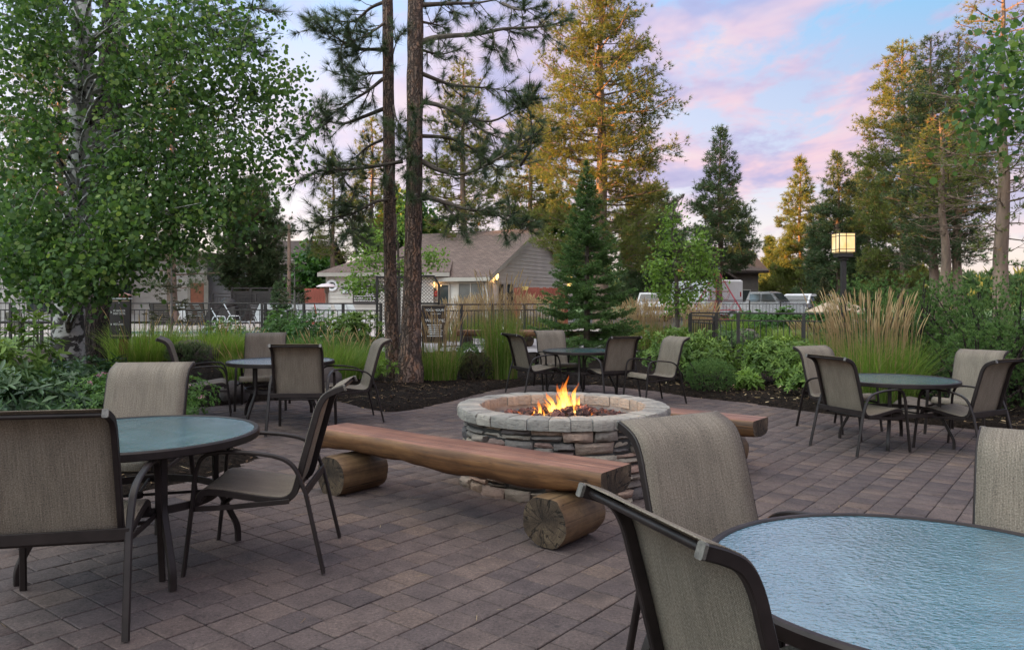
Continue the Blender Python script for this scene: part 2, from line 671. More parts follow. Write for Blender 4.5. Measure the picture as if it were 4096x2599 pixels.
m_paver = make_paver()
m_joint = simple('joint_sand', (0.016, 0.014, 0.010), 0.95, 0.5, 3.0, 0.4, 120.0)
m_mulch = simple('dark_mulch', (0.015, 0.0105, 0.008), 0.98, 0.55, 22.0, 1.0, 48.0, bdist=0.05, spec=0.08)
m_chip = foliage('mulch_chip', [(0, (0.008, 0.006, 0.005)), (0.6, (0.030, 0.019, 0.013)), (0.9, (0.085, 0.052, 0.032)), (1, (0.26, 0.18, 0.10))], 0.0, 0.9, 0.1)
m_straw = foliage('dry_needles', [(0, (0.13, 0.075, 0.035)), (0.6, (0.26, 0.17, 0.085)), (1, (0.45, 0.36, 0.22))], 0.1, 0.7)
m_lawn = simple('lawn', (0.10, 0.15, 0.045), 0.9, 0.3, 1.2, 0.8, 60.0, bdist=0.03)
m_deck = simple('concrete_deck', (0.36, 0.31, 0.28), 0.85, 0.12, 0.8, 0.2, 60.0)
m_pave2 = simple('grey_pavement', (0.25, 0.23, 0.235), 0.85, 0.12, 2.0, 0.2, 60.0)
m_asphalt = simple('asphalt', (0.055, 0.055, 0.058), 0.9, 0.2, 3.0, 0.3, 80.0)
m_soil = simple('dry_ground', (0.10, 0.085, 0.05), 0.95, 0.3, 0.5)

# --- stone and concrete of the fire pit
def make_stone(name, stops, bscale=18.0):
    m, nt, out = new_mat(name)
    o = nt.n('ShaderNodeNewGeometry').outputs['Position']
    rnd = nt.n('ShaderNodeAttribute', attribute_name='tint').outputs['Fac']
    n_ = nt.noise(o, 9.0, 6.0, 0.65, 0.4)
    c = nt.ramp(rnd, stops)
    c = nt.mix(nt.ramp(n_, [(0.35, 0.0), (0.75, 0.8)]), c, nt.mix(1.0, c, (1.55, 1.5, 1.45), 'MULTIPLY'))
    n2_ = nt.noise(nt.mapping(o, scale=(1, 1, 2.2)), 30.0, 5.0, 0.7)
    c = nt.mix(nt.ramp(n2_, [(0.28, 0.75), (0.46, 0.0)]), c, nt.mix(1.0, c, (0.33, 0.31, 0.32), 'MULTIPLY'))
    nrm = nt.bump(nt.math('MULTIPLY_ADD', n2_, 1.0, nt.noise(o, bscale, 4.0)), 0.8, 0.016)
    pbsdf(nt, out, c, 0.85, 0.0, 0.3, nrm)
    return m


m_stone = make_stone('ledge_stone', [(0, (0.070, 0.062, 0.064)), (0.18, (0.125, 0.108, 0.098)), (0.4, (0.18, 0.152, 0.128)), (0.6, (0.23, 0.195, 0.155)),
                                      (0.75, (0.225, 0.150, 0.118)), (0.88, (0.16, 0.100, 0.088)), (1, (0.27, 0.23, 0.19))])
m_cap = make_stone('cap_stone', [(0, (0.155, 0.145, 0.135)), (0.5, (0.20, 0.187, 0.170)), (1, (0.245, 0.222, 0.195))])
m_mortar = simple('mortar', (0.030, 0.028, 0.026), 0.95, 0.3, 12.0, 0.6, 60.0)
m_liner = simple('pit_liner', (0.17, 0.175, 0.18), 0.9, 0.25, 5.0, 0.4, 40.0)
m_lava = make_stone('lava_rock', [(0, (0.030, 0.020, 0.020)), (0.5, (0.060, 0.030, 0.028)), (1, (0.115, 0.05, 0.042))], 60.0)

# --- timber
def make_wood(name, c0, c1, c2, axis='x', rough=0.6, scale=1.0):
    m, nt, out = new_mat(name)
    o = nt.n('ShaderNodeTexCoord').outputs['Object']
    s = (1.2, 26.0, 26.0) if axis == 'x' else (26.0, 1.2, 26.0)
    g = nt.noise(nt.mapping(o, scale=s), 1.0 * scale, 5.0, 0.65, 0.6)
    b = nt.noise(nt.mapping(o, scale=(1.2, 3.0, 3.0)), 1.6, 4.0, 0.6)
    c = nt.ramp(nt.math('MULTIPLY_ADD', g, 0.6, nt.math('MULTIPLY', b, 0.45)), [(0.36, c0), (0.52, c1), (0.72, c2)])
    chk = nt.noise(nt.mapping(o, scale=tuple(v * (0.35 if v < 2 else 2.2) for v in s)), 1.0, 2.0, 0.5)
    c = nt.mix(nt.ramp(chk, [(0.30, 0.95), (0.37, 0.0)]), c, tuple(v * 0.22 for v in c0))
    blot_ = nt.noise(nt.mapping(o, scale=(2.0, 5.0, 5.0)), 2.2, 5.0, 0.7)
    c = nt.mix(nt.ramp(blot_, [(0.50, 0.0), (0.72, 0.7)]), c, nt.mix(1.0, c, (0.42, 0.40, 0.40), 'MULTIPLY'))
    nrm = nt.bump(nt.math('ADD', g, nt.ramp(chk, [(0.27, 0.0), (0.36, 1.0)])), 0.5, 0.006)
    pbsdf(nt, out, c, rough, 0.0, 0.4, nrm)
    return m


m_wood = make_wood('honey_timber', (0.050, 0.022, 0.009), (0.125, 0.056, 0.022), (0.225, 0.110, 0.043))
m_stain = make_wood('red_stain', (0.105, 0.038, 0.021), (0.185, 0.074, 0.042), (0.29, 0.15, 0.095), rough=0.48)
m_logside = make_wood('weathered_log', (0.040, 0.021, 0.011), (0.105, 0.060, 0.030), (0.185, 0.115, 0.058), axis='y')


def make_endgrain(name, c0, c1, c2):
    m, nt, out = new_mat(name)
    uv = nt.n('ShaderNodeUVMap').outputs[0]
    v = nt.n('ShaderNodeVectorMath', operation='LENGTH')
    nt.link(uv, v.inputs[0])
    r = v.outputs['Value']
    dn = nt.noise(uv, 9.0, 4.0, 0.6)
    ring = nt.math('SINE', nt.math('MULTIPLY_ADD', r, 420.0, nt.math('MULTIPLY', dn, 34.0)))
    blot = nt.noise(uv, 6.0, 5.0, 0.65)
    f = nt.math('MULTIPLY_ADD', ring, 0.025, nt.math('MULTIPLY_ADD', blot, 1.0, nt.math('MULTIPLY', r, 0.5)))
    c = nt.ramp(f, [(0.40, c0), (0.60, c1), (0.82, c2)])
    s2 = nt.n('ShaderNodeSeparateXYZ')
    nt.link(uv, s2.inputs[0])
    ang = nt.math('ARCTAN2', s2.outputs[1], s2.outputs[0])
    cb = nt.n('ShaderNodeCombineXYZ')
    nt.link(nt.math('MULTIPLY', ang, 1.0), cb.inputs[0])
    nt.link(nt.math('MULTIPLY', r, 1.6), cb.inputs[1])
    crk = nt.noise(nt.mapping(cb.outputs[0], scale=(1.5, 1.6, 1.0)), 1.6, 3.0, 0.5)
    cf = nt.ramp(nt.math('ABSOLUTE', nt.math('SUBTRACT', crk, 0.5)), [(0.006, 1.0), (0.020, 0.0)])
    c = nt.mix(cf, c, (0.012, 0.008, 0.005))
    nrm = nt.bump(nt.math('SUBTRACT', nt.math('MULTIPLY', blot, 0.4), cf), 0.7, 0.01)
    pbsdf(nt, out, c, 0.8, 0.0, 0.3, nrm)
    return m


m_endgrain = make_endgrain('end_grain', (0.020, 0.013, 0.009), (0.062, 0.042, 0.027), (0.15, 0.11, 0.07))

# --- bark
def make_bark(name, c0, c1, c2, scale=1.0, bump=1.0):
    m, nt, out = new_mat(name)
    o = nt.n('ShaderNodeNewGeometry').outputs['Position']
    d = nt.noise(o, 4.0, 4.0, 0.6)
    vor = nt.n('ShaderNodeTexVoronoi', feature='DISTANCE_TO_EDGE')
    mp = nt.mapping(o, scale=(15.0 * scale, 15.0 * scale, 2.0 * scale))
    ad = nt.n('ShaderNodeVectorMath', operation='ADD')
    nt.link(mp, ad.inputs[0])
    cb = nt.n('ShaderNodeCombineXYZ')
    nt.link(nt.math('MULTIPLY', d, 4.5), cb.inputs[0])
    nt.link(nt.math('MULTIPLY', d, 3.3), cb.inputs[1])
    nt.link(nt.math('MULTIPLY', nt.noise(o, 9.0, 3.0), 2.2), cb.inputs[2])
    nt.link(cb.outputs[0], ad.inputs[1])
    nt.link(ad.outputs[0], vor.inputs['Vector'])
    vor.inputs['Scale'].default_value = 1.0
    e = nt.ramp(vor.outputs['Distance'], [(0.0, 0.0), (0.22, 1.0)])
    c = nt.ramp(nt.noise(nt.mapping(o, scale=(1, 1, .5)), 11.0 * scale, 5.0, 0.7), [(0.33, c0), (0.52, c1), (0.7, c2)])
    c = nt.mix(nt.math('MULTIPLY_ADD', e, 0.75, 0.25), tuple(v * 0.30 for v in c0), c)
    nrm = nt.bump(nt.math('MULTIPLY_ADD', nt.noise(o, 40.0, 3.0), 0.35, e), bump, 0.03)
    pbsdf(nt, out, c, 0.9, 0.0, 0.25, nrm)
    return m


m_bark = make_bark('pine_bark', (0.085, 0.066, 0.060), (0.19, 0.128, 0.098), (0.32, 0.165, 0.095))
m_bark_dark = make_bark('dark_bark', (0.022, 0.017, 0.016), (0.055, 0.042, 0.036), (0.095, 0.06, 0.045))
m_bark_far = simple('far_bark', (0.17, 0.115, 0.085), 0.9, 0.35, 3.0, 0.8, 12.0, stretch=(1, 1, 0.3), bdist=0.03)
m_twig = simple('twig_bark', (0.075, 0.058, 0.045), 0.9, 0.3, 8.0)
m_deadtwig = simple('grey_twig', (0.17, 0.15, 0.135), 0.9, 0.25, 8.0)


def make_aspen_bark():
    m, nt, out = new_mat('aspen_bark')
    o = nt.n('ShaderNodeNewGeometry').outputs['Position']
    c = nt.ramp(nt.noise(o, 3.0, 5.0, 0.6), [(0.3, (0.22, 0.215, 0.20)), (0.7, (0.40, 0.395, 0.37))])
    sp = nt.n('ShaderNodeSeparateXYZ')
    nt.link(o, sp.inputs[0])
    low = nt.ramp(nt.math('MULTIPLY_ADD', sp.outputs[2], 0.5, 0.0), [(0.10, 0.075), (0.75, 0.0)])
    k = nt.math('ADD', nt.noise(nt.mapping(o, scale=(4.2, 4.2, 7.5)), 1.0, 5.0, 0.6, 0.5), low)
    c = nt.mix(nt.ramp(k, [(0.535, 0.0), (0.575, 0.95)]), c, (0.018, 0.015, 0.013))
    k2 = nt.noise(nt.mapping(o, scale=(20.0, 20.0, 160.0)), 1.0, 2.0, 0.5)
    c = nt.mix(nt.ramp(k2, [(0.62, 0.0), (0.7, 0.5)]), c, (0.10, 0.09, 0.08))
    pbsdf(nt, out, c, 0.75, 0.0, 0.3, nt.bump(nt.math('MULTIPLY', k, -1.0), 0.5, 0.02))
    return m


m_aspen = make_aspen_bark()

m_leaf_aspen = foliage('aspen_leaf', [(0, (0.036, 0.078, 0.026)), (0.4, (0.075, 0.145, 0.044)), (0.75, (0.130, 0.215, 0.062)), (1, (0.24, 0.32, 0.10))], 0.5, 0.5, 0.22)
m_leaf_rhodo = foliage('rhododendron_leaf', [(0, (0.050, 0.090, 0.022)), (0.5, (0.108, 0.180, 0.038)), (0.85, (0.19, 0.28, 0.058)), (1, (0.29, 0.36, 0.09))], 0.28, 0.5, 0.22)
m_leaf_rhodo_dark = foliage('laurel_leaf', [(0, (0.020, 0.044, 0.020)), (0.5, (0.042, 0.086, 0.036)), (1, (0.095, 0.16, 0.058))], 0.2, 0.4, 0.35)
m_leaf_maple = foliage('maple_leaf', [(0, (0.095, 0.160, 0.036)), (0.5, (0.165, 0.265, 0.058)), (1, (0.26, 0.38, 0.095))], 0.5, 0.5, 0.2)
m_leaf_tree = foliage('broad_leaf', [(0, (0.029, 0.078, 0.018)), (0.5, (0.055, 0.137, 0.029)), (1, (0.111, 0.215, 0.046))], 0.4, 0.5, 0.3)
m_leaf_fine = foliage('spirea_leaf', [(0, (0.038, 0.085, 0.022)), (0.5, (0.075, 0.155, 0.038)), (1, (0.15, 0.25, 0.065))], 0.4, 0.5, 0.25)
m_needle_near = foliage('long_needle', [(0, (0.032, 0.055, 0.030)), (0.5, (0.062, 0.094, 0.048)), (1, (0.12, 0.150, 0.075))], 0.25, 0.5, 0.25)
m_needle_sunlit = foliage('sunlit_needle', [(0, (0.090, 0.112, 0.036)), (0.5, (0.160, 0.185, 0.060)), (0.94, (0.22, 0.225, 0.075)), (1, (0.30, 0.18, 0.07))], 0.45, 0.6, 0.15)  # sunlight put into the colour: raised and yellowed for the lit pines
m_needle_blue_shaded = foliage('blue_shaded_needle', [(0, (0.044, 0.072, 0.036)), (0.5, (0.080, 0.120, 0.056)), (1, (0.125, 0.165, 0.075))], 0.25, 0.6, 0.2)  # blue-green conifers, and the darker copy for pines out of the sun
m_spruce = foliage('spruce_needle', [(0, (0.040, 0.078, 0.026)), (0.5, (0.082, 0.150, 0.046)), (1, (0.155, 0.245, 0.075))], 0.25, 0.55, 0.2)
m_mugo = foliage('mugo_needle', [(0, (0.032, 0.064, 0.020)), (0.5, (0.070, 0.130, 0.036)), (1, (0.14, 0.22, 0.062))], 0.2, 0.55, 0.2)
m_brownfir = foliage('bronzed_needle', [(0, (0.030, 0.034, 0.016)), (0.5, (0.065, 0.070, 0.030)), (1, (0.13, 0.09, 0.042))], 0.15, 0.6, 0.3)
m_grass = foliage('grass_blade', [(0, (0.075, 0.125, 0.025)), (0.5, (0.135, 0.220, 0.042)), (0.85, (0.21, 0.30, 0.065)), (1, (0.40, 0.35, 0.17))], 0.5, 0.55, 0.2)
m_seed = foliage('seed_head', [(0, (0.34, 0.225, 0.12)), (0.5, (0.50, 0.36, 0.21)), (1, (0.64, 0.51, 0.33))], 0.45, 0.7, 0.2)
m_pink = foliage('pink_blossom', [(0, (0.30, 0.12, 0.19)), (1, (0.50, 0.26, 0.34))], 0.2, 0.7, 0.2)
m_rock = make_stone('boulder', [(0, (0.045, 0.038, 0.036)), (1, (0.10, 0.08, 0.07))], 9.0)

# ------------------------------------------------------------------ ground
def axis(fine0, fine1, step, lo, hi):
    a = list(np.arange(fine0, fine1 + 1e-6, step))
    x, s = fine0, step
    left = []
    while x > lo:
        s *= 1.35
        x -= s
        left.append(max(x, lo))
    x, s = fine1, step
    right = []
    while x < hi:
        s *= 1.35
        x += s
        right.append(min(x, hi))
    return np.array(left[::-1] + a + right)


def grid_sheet(name, xs, ys, zf, mat, kind='structure', parent=None):
    gx, gy = np.meshgrid(xs, ys)
    V = np.stack([gx.ravel(), gy.ravel(), zf(gx.ravel(), gy.ravel())], 1)
    nx, ny = len(xs), len(ys)
    i = np.arange((nx - 1) * (ny - 1))
    r, c = i // (nx - 1), i % (nx - 1)
    a = r * nx + c
    Fq = np.stack([a, a + 1, a + nx + 1, a + nx], 1)
    o = mesh_np(name, V, Fq, mat, smooth=True, parent=parent)
    if kind:
        o['kind'] = kind
    return o


ground = grid_sheet('ground', axis(-8.5, 8.5, 0.11, -900, 900), axis(2.2, 17, 0.11, -300, 1400), ground_z, m_mulch)


def flat_sheet(name, pts, mat, dz=0.0, z=None, kind='structure'):
    mb = MB()
    mb.poly([(x, y, (gz(x, y) if z is None else z) + dz) for x, y in pts])
    o = mb.build(name, mat)
    o['kind'] = kind
    return o


def dense_sheet(name, x0, x1, y0, y1, mat, dz, nx=30, ny=20):
    return grid_sheet(name, np.linspace(x0, x1, nx), np.linspace(y0, y1, ny), lambda x, y: ground_z(x, y) + dz, mat)


dense_sheet('lawn', -34, -6.4, 19.6, 26.2, m_lawn, 0.03, 80, 40)
dense_sheet('field', -400, 400, 62, 700, m_lawn, 0.02, 10, 10)
dense_sheet('pool_deck', -34, 4.2, 26.2, 41, m_deck, 0.03, 30, 30)
dense_sheet('pavement', -3.6, 3.2, 19.5, 25.0, m_pave2, 0.03, 40, 30)
dense_sheet('lawn_right', 4.2, 14, 22.5, 36, m_lawn, 0.03, 30, 30)
dense_sheet('parking_road', 2.5, 60, 37, 60, m_asphalt, 0.03, 20, 20)
m_water, nt, out = new_mat('pool_water')
o_ = nt.n('ShaderNodeTexCoord').outputs['Object']
pbsdf(nt, out, (0.10, 0.34, 0.38), 0.06, 0.0, 0.6, nt.bump(nt.noise(o_, 3.0, 3.0), 0.15, 0.05))
wb = MB()
wb.poly([(-16, 28.2, .245), (-5.6, 28.2, .245), (-5.6, 30.2, .245), (-16, 30.2, .245)])
pw = wb.build('pool_water', m_water)
pw['kind'] = 'structure'

# ------------------------------------------------------------------ paved patio
mb = MB()
mb.poly([(x, y, pz(x, y) - 0.012) for x, y in PATIO])
patio = mb.build('patio_pavement', m_joint)
patio['kind'] = 'structure'

TH = R(53)
vd = np.array([math.cos(TH), math.sin(TH)])
ud = np.array([math.sin(TH), -math.cos(TH)])
ROW = 0.184
GAP = 0.0072


def paver_verts(lu, lv):
    h, b, t = 0.03, 0.0032, 0.0
    out_ = []
    for z, i in ((-h, 0), (t - b, 0), (t, b)):
        out_ += [(-lu / 2 + i, -lv / 2 + i, z), (lu / 2 - i, -lv / 2 + i, z), (lu / 2 - i, lv / 2 - i, z), (-lu / 2 + i, lv / 2 - i, z)]
    return np.array(out_)


PF = [(8, 9, 10, 11)] + [(k * 4 + j, k * 4 + (j + 1) % 4, k * 4 + 4 + (j + 1) % 4, k * 4 + 4 + j) for k in range(2) for j in range(4)]
prng = np.random.default_rng(3)
items = []
shift = 0.0
for iu in range(-76, 77):
    if prng.random() < 0.22:
        shift = prng.choice([0.0, 0.092, 0.046])
    s = -8.0 + shift
    while s < 16:
        L = 0.184 if prng.random() < .985 else 0.276
        cu = iu * ROW + 0.05
        cv = s + L / 2
        x, y = ud * cu + vd * cv
        s += L
        if y < 1.6 or y > 15 or abs(x) > 0.85 * y + 1.0:
            continue
        items.append((x, y, L, cu, cv))
xy = np.array([(i[0], i[1]) for i in items])
sdv = poly_sd(xy[:, 0], xy[:, 1], PATIO)
items = [i for i, d in zip(items, sdv) if d < 0.08]


def paver_rank(i):
    x, y = i[0], i[1]
    px = 512 + F * x / y
    py = HY + F * EYE / y
    if px < 4 or px > 1020 or py > 646:
        return 1e6
    # under the near table and chairs the paving is hidden
    if px > 640 and py > 520 or px < 150 and py > 600 and False:
        return 1e5 + y
    return y


items.sort(key=paver_rank)
var_meshes = {}
TINTS = 8
zt = prng.normal(0, 0.0009, len(items))
V_all, T_all = [], []
nx_, ny_ = 0.018, 0.005
nrm_p = Vector((nx_, ny_, 1)).normalized()
for k, (x, y, L, cu, cv) in enumerate(items):
    tint_i = int(np.clip(prng.normal(0.5, 0.2), 0, 0.999) * TINTS)
    z = pz(x, y) + zt[k]
    rot = TH - math.pi / 2 + prng.normal(0, 0.006)
    if k < 300:
        key = (L, tint_i)
        if key not in var_meshes:
            pv = paver_verts(ROW - GAP, L - GAP)
            me = bpy.data.meshes.new('paver')
            me.from_pydata([tuple(p) for p in pv], [], PF)
            a = me.attributes.new('tint', 'FLOAT', 'POINT')
            a.data.foreach_set('value', np.full(12, (tint_i + .5) / TINTS, np.float32))
            me.materials.append(m_paver)
            var_meshes[key] = me
        o = add_obj('paver', var_meshes[key], patio, (x, y, z))
        o.rotation_euler = (Matrix.Rotation(0, 3, 'Z').to_quaternion() @ Vector((0, 0, 1)).rotation_difference(nrm_p) @ Matrix.Rotation(rot, 3, 'Z').to_quaternion()).to_euler()
    else:
        pv = paver_verts(ROW - GAP, L - GAP)
        cr, sr = math.cos(rot), math.sin(rot)
        q = np.stack([x + pv[:, 0] * cr - pv[:, 1] * sr, y + pv[:, 0] * sr + pv[:, 1] * cr, pv[:, 2]], 1)
        q[:, 2] += plane_z(q[:, 0], q[:, 1]) + zt[k]
        V_all.append(q)
        T_all.append(np.full(12, (tint_i + .5) / TINTS))
nP = len(V_all)
PFa = np.array(PF)
Fp = (PFa[None] + (np.arange(nP) * 12)[:, None, None]).reshape(-1, 4)
o = mesh_np('paver_field', np.concatenate(V_all), Fp, m_paver, np.concatenate(T_all), parent=patio)
o['kind'] = 'stuff'

# ------------------------------------------------------------------ fire pit
PX, PY = 0.42, 6.45
PZ = pz(PX, PY)
pit = thing('fire_pit', 'round fire pit of stacked ledge stone with pale cap stones', 'fire pit', (PX, PY, PZ))
RO, RI, HC = 0.875, 0.675, 0.63
srng = random.Random(8)


def set_tint(me, v):
    a = me.attributes.new('tint', 'FLOAT', 'POINT')
    a.data.foreach_set('value', np.full(len(me.vertices), v, np.float32))


def stone_block(name, a0, a1, z0, z1, rin, rout, mat, parent, tint, nu=6, nz=5, rough=0.012, j=0.010):
    ju = [srng.uniform(-j, j) for _ in range(4)]
    jz = [srng.uniform(-j, j) * .8 for _ in range(4)]
    g = 0.0055
    gu = g / rout
    a0 += gu
    a1 -= gu
    z0 += g
    z1 -= g
    V, Fs = [], []
    tilt = srng.uniform(-0.012, 0.012)
    for iz in range(nz):
        t = iz / (nz - 1)
        for iu in range(nu):
            s = iu / (nu - 1)
            # bilinear corner jitter
            da = ((ju[0] * (1 - s) * (1 - t)) + ju[1] * s * (1 - t) + ju[2] * (1 - s) * t + ju[3] * s * t) / rout
            dz = jz[0] * (1 - s) * (1 - t) + jz[1] * s * (1 - t) + jz[2] * (1 - s) * t + jz[3] * s * t
            es, et = min(s, 1 - s) * (a1 - a0) * rout, min(t, 1 - t) * (z1 - z0)
            edge = min(es, et * 1.3)
            rr = rout + srng.uniform(-rough, rough) * .6 + tilt * (t - .5) * 2
            rr -= 0.022 * max(0, 1 - edge / 0.022) ** 2
            wob_z = srng.uniform(-.003, .003)
            a = a0 + (a1 - a0) * s + da
            z = z0 + (z1 - z0) * t + dz + wob_z
            V.append((rr * math.cos(a), rr * math.sin(a), z))
    for iz in range(nz - 1):
        for iu in range(nu - 1):
            b = iz * nu + iu
            Fs.append((b, b + 1, b + nu + 1, b + nu))
    ring = [i for i in range(nu)] + [k * nu + nu - 1 for k in range(1, nz)] + [(nz - 1) * nu + i for i in range(nu - 2, -1, -1)] + [k * nu for k in range(nz - 2, 0, -1)]
    nb = len(V)
    for i in ring:
        x, y, z = V[i]
        r = math.hypot(x, y)
        V.append((x / r * rin, y / r * rin, z))
    m = len(ring)
    for i in range(m):
        Fs.append((ring[(i + 1) % m], ring[i], nb + i, nb + (i + 1) % m))
    me = bpy.data.meshes.new(name)
    me.from_pydata(V, [], Fs)
    me.materials.append(mat)
    me.shade_smooth()
    me.set_sharp_from_angle(angle=R(48))
    set_tint(me, tint)
    return add_obj(name, me, parent)


heights = [0.085, 0.075, 0.105, 0.085, 0.10, 0.09]
tot = HC - 0.085
k = tot / sum(heights)
z = -0.02
for ci, h in enumerate(heights):
    h *= k
    if ci == 0:
        h += 0.02
    a = srng.uniform(0, 1)
    end = a + 2 * math.pi
    while a < end - 1e-4:
        L = srng.uniform(0.15, 0.36) / 0.845
        if end - (a + L) < 0.14 / .845:
            L = end - a
        rout = 0.842 + srng.uniform(-0.034, 0.026)
        if srng.random() < 0.48 and h > .07:
            q = srng.uniform(.4, .6)
            stone_block('wall_stone', a, a + L, z, z + h * q, 0.70, rout, m_stone, pit, srng.random())
            stone_block('wall_stone', a, a + L, z + h * q, z + h, 0.70, rout + srng.uniform(-.012, .012), m_stone, pit, srng.random())
        else:
            stone_block('wall_stone', a, a + L, z, z + h, 0.70, rout, m_stone, pit, srng.random())
        a += L
    z += h
core = MB()
core.lathe([(0.80, -0.02), (0.80, HC - 0.08), (0.79, HC - 0.075), (0.69, HC - 0.075)], 48)
core.build('mortar_core', m_mortar, pit)
lin = MB()
lin.lathe([(0.683, HC - 0.078), (0.683, 0.30), (0.0, 0.30)], 48)
lin.build('liner', m_liner, pit, smooth=40)
NCAP = 34
for i in range(NCAP):
    a0 = 2 * math.pi * i / NCAP + 0.1 + srng.uniform(-.002, .002)
    a1 = a0 + 2 * math.pi / NCAP - 0.006 + srng.uniform(-.002, .002)
    V, Fs = [], []
    ro, ri = RO + srng.uniform(-.007, .007), RI + srng.uniform(-.006, .006)
    zt_, zb = HC + srng.uniform(-.003, .003), HC - 0.085
    prof = [(ri, zb), (ri, zt_ - .012), (ri + .006, zt_ - .003), (ri + .02, zt_), ((ri + ro) / 2, zt_ + .001), (ro - .022, zt_), (ro - .006, zt_ - .005), (ro, zt_ - .018), (ro + .003, (zt_ + zb) / 2), (ro - .003, zb)]
    nu = 5
    m = len(prof)
    for iu in range(nu):
        s = iu / (nu - 1)
        a = a0 + (a1 - a0) * s
        inset = 0.004 if iu in (0, nu - 1) else 0.0
        for j, (r, zz) in enumerate(prof):
            rr = r + srng.uniform(-.004, .004) * (j > 4) - (inset if j > 4 else -inset)
            V.append((rr * math.cos(a), rr * math.sin(a), zz - inset * (0.7 if 0 < j < m - 1 else 0) + srng.uniform(-.0012, .0012)))
    for iu in range(nu - 1):
        for j in range(m):
            j2 = (j + 1) % m
            Fs.append((iu * m + j, iu * m + j2, iu * m + m + j2, iu * m + m + j))
    Fs.append(tuple(range(m)))
    Fs.append(tuple((nu - 1) * m + j for j in range(m - 1, -1, -1)))
    me = bpy.data.meshes.new('cap_stone')
    me.from_pydata(V, [], [f[::-1] for f in Fs])
    me.materials.append(m_cap)
    me.shade_smooth()
    me.set_sharp_from_angle(angle=R(40))
    set_tint(me, srng.random())
    add_obj('cap_stone', me, pit)
# lava rock
lava_meshes = []
for k in range(8):
    bm = bmesh.new()
    bmesh.ops.create_icosphere(bm, subdivisions=2, radius=1.0)
    sd = srng.uniform(0, 9)
    for v in bm.verts:
        p = v.co
        f = 1 + .22 * math.sin(p.x * 3 + sd) * math.cos(p.y * 2.6 - sd) + .16 * math.sin(p.z * 5 + sd * 2 + p.x * 4) + srng.uniform(-.14, .14)
        v.co = p * f
    me = bpy.data.meshes.new('lava_rock')
    bm.to_mesh(me)
    bm.free()
    me.materials.append(m_lava)
    set_tint(me, k / 7)
    lava_meshes.append(me)
for k in range(290):
    r = 0.63 * math.sqrt(srng.random())
    a = srng.uniform(0, 2 * math.pi)
    x, y = r * math.cos(a), r * math.sin(a)
    mound = 0.515 + 0.085 * math.exp(-((x - .05) ** 2 + y * y) / 0.13) - 0.03 * (r / .6) ** 2
    s = srng.uniform(0.022, 0.042)
    o = add_obj('lava_rock', lava_meshes[srng.randrange(8)], pit, (x, y, mound + srng.uniform(-.02, .012)), (srng.uniform(0, 6), srng.uniform(0, 6), srng.uniform(0, 6)))
    o.scale = (s, s * srng.uniform(.7, 1.1), s * srng.uniform(.7, 1.0))
jm = MB()
jm.lathe([(RI + .012, HC - .083), (RI + .012, HC - .010), (RO - .014, HC - .010), (RO - .014, HC - .083)], 64, closed=True)
jm.build('cap_mortar', m_liner, pit)
bedm = MB()
bedm.lathe([(0.0, 0.565), (0.15, 0.55), (0.35, 0.50), (0.6, 0.465), (0.68, 0.46)], 32)
bedm.build('rock_bed', m_lava, pit)

# the fire: flame tongues, hot and opaque at the root, thinning out upwards
m_flame, nt, out = new_mat('flame')
tt = nt.n('ShaderNodeAttribute', attribute_name='tint').outputs['Fac']
fc = nt.ramp(tt, [(0.0, (1.0, 0.30, 0.03)), (0.12, (1.0, 0.62, 0.16)), (0.45, (1.0, 0.50, 0.09)), (0.75, (1.0, 0.26, 0.03)), (1.0, (0.9, 0.12, 0.01))])
fs = nt.ramp(tt, [(0.0, 0.35), (0.15, 0.85), (0.5, 0.62), (1.0, 0.30)])
fe = nt.n('ShaderNodeEmission')
nt.link(fc, fe.inputs[0])
nt.link(fs, fe.inputs[1])
ftp = nt.n('ShaderNodeBsdfTransparent')
fm = nt.n('ShaderNodeMixShader')
ob_ = nt.n('ShaderNodeTexCoord').outputs['Object']
lick = nt.noise(nt.mapping(ob_, scale=(60, 60, 14)), 1.0, 3.0, 0.6, 1.0)
al = nt.math('MULTIPLY', nt.ramp(tt, [(0.0, 0.35), (0.15, 0.75), (0.6, 0.5), (1.0, 0.08)]), nt.ramp(lick, [(0.36, 0.25), (0.56, 1.0)]))
nt.link(al, fm.inputs[0])
nt.link(ftp.outputs[0], fm.inputs[1])
nt.link(fe.outputs[0], fm.inputs[2])
nt.link(fm.outputs[0], out.inputs[0])
fire = thing('fire', 'orange gas fire burning on lava rocks in the stone pit', 'fire', (PX, PY, PZ))


def flame(x, y, z, h, w_, lean, sd):
    rr_ = random.Random(sd)
    n, m = 14, 8
    ph = rr_.uniform(0, 6)
    V, T = [], []
    for i in range(n):
        t = i / (n - 1)
        cx_ = x + lean * t * t + 0.05 * h * math.sin(t * 7 + ph) * t * 1.6
        cy_ = y + 0.04 * h * math.sin(t * 5 + ph * 2) * t
        r = w_ * (t ** .45 + .12) * (1 - t) ** .75 * (1 + .22 * math.sin(t * 13 + ph))
        for j in range(m):
            a = 2 * math.pi * j / m
            V.append((cx_ + r * math.cos(a) * 1.0, cy_ + r * .6 * math.sin(a), z + h * t + r * .3 * math.sin(a * 2 + ph)))
            T.append(t)
    Fs = [(i * m + j, i * m + (j + 1) % m, (i + 1) * m + (j + 1) % m, (i + 1) * m + j) for i in range(n - 1) for j in range(m)]
    mesh_np('flame', np.array(V), np.array(Fs), m_flame, np.array(T), smooth=True, parent=fire)


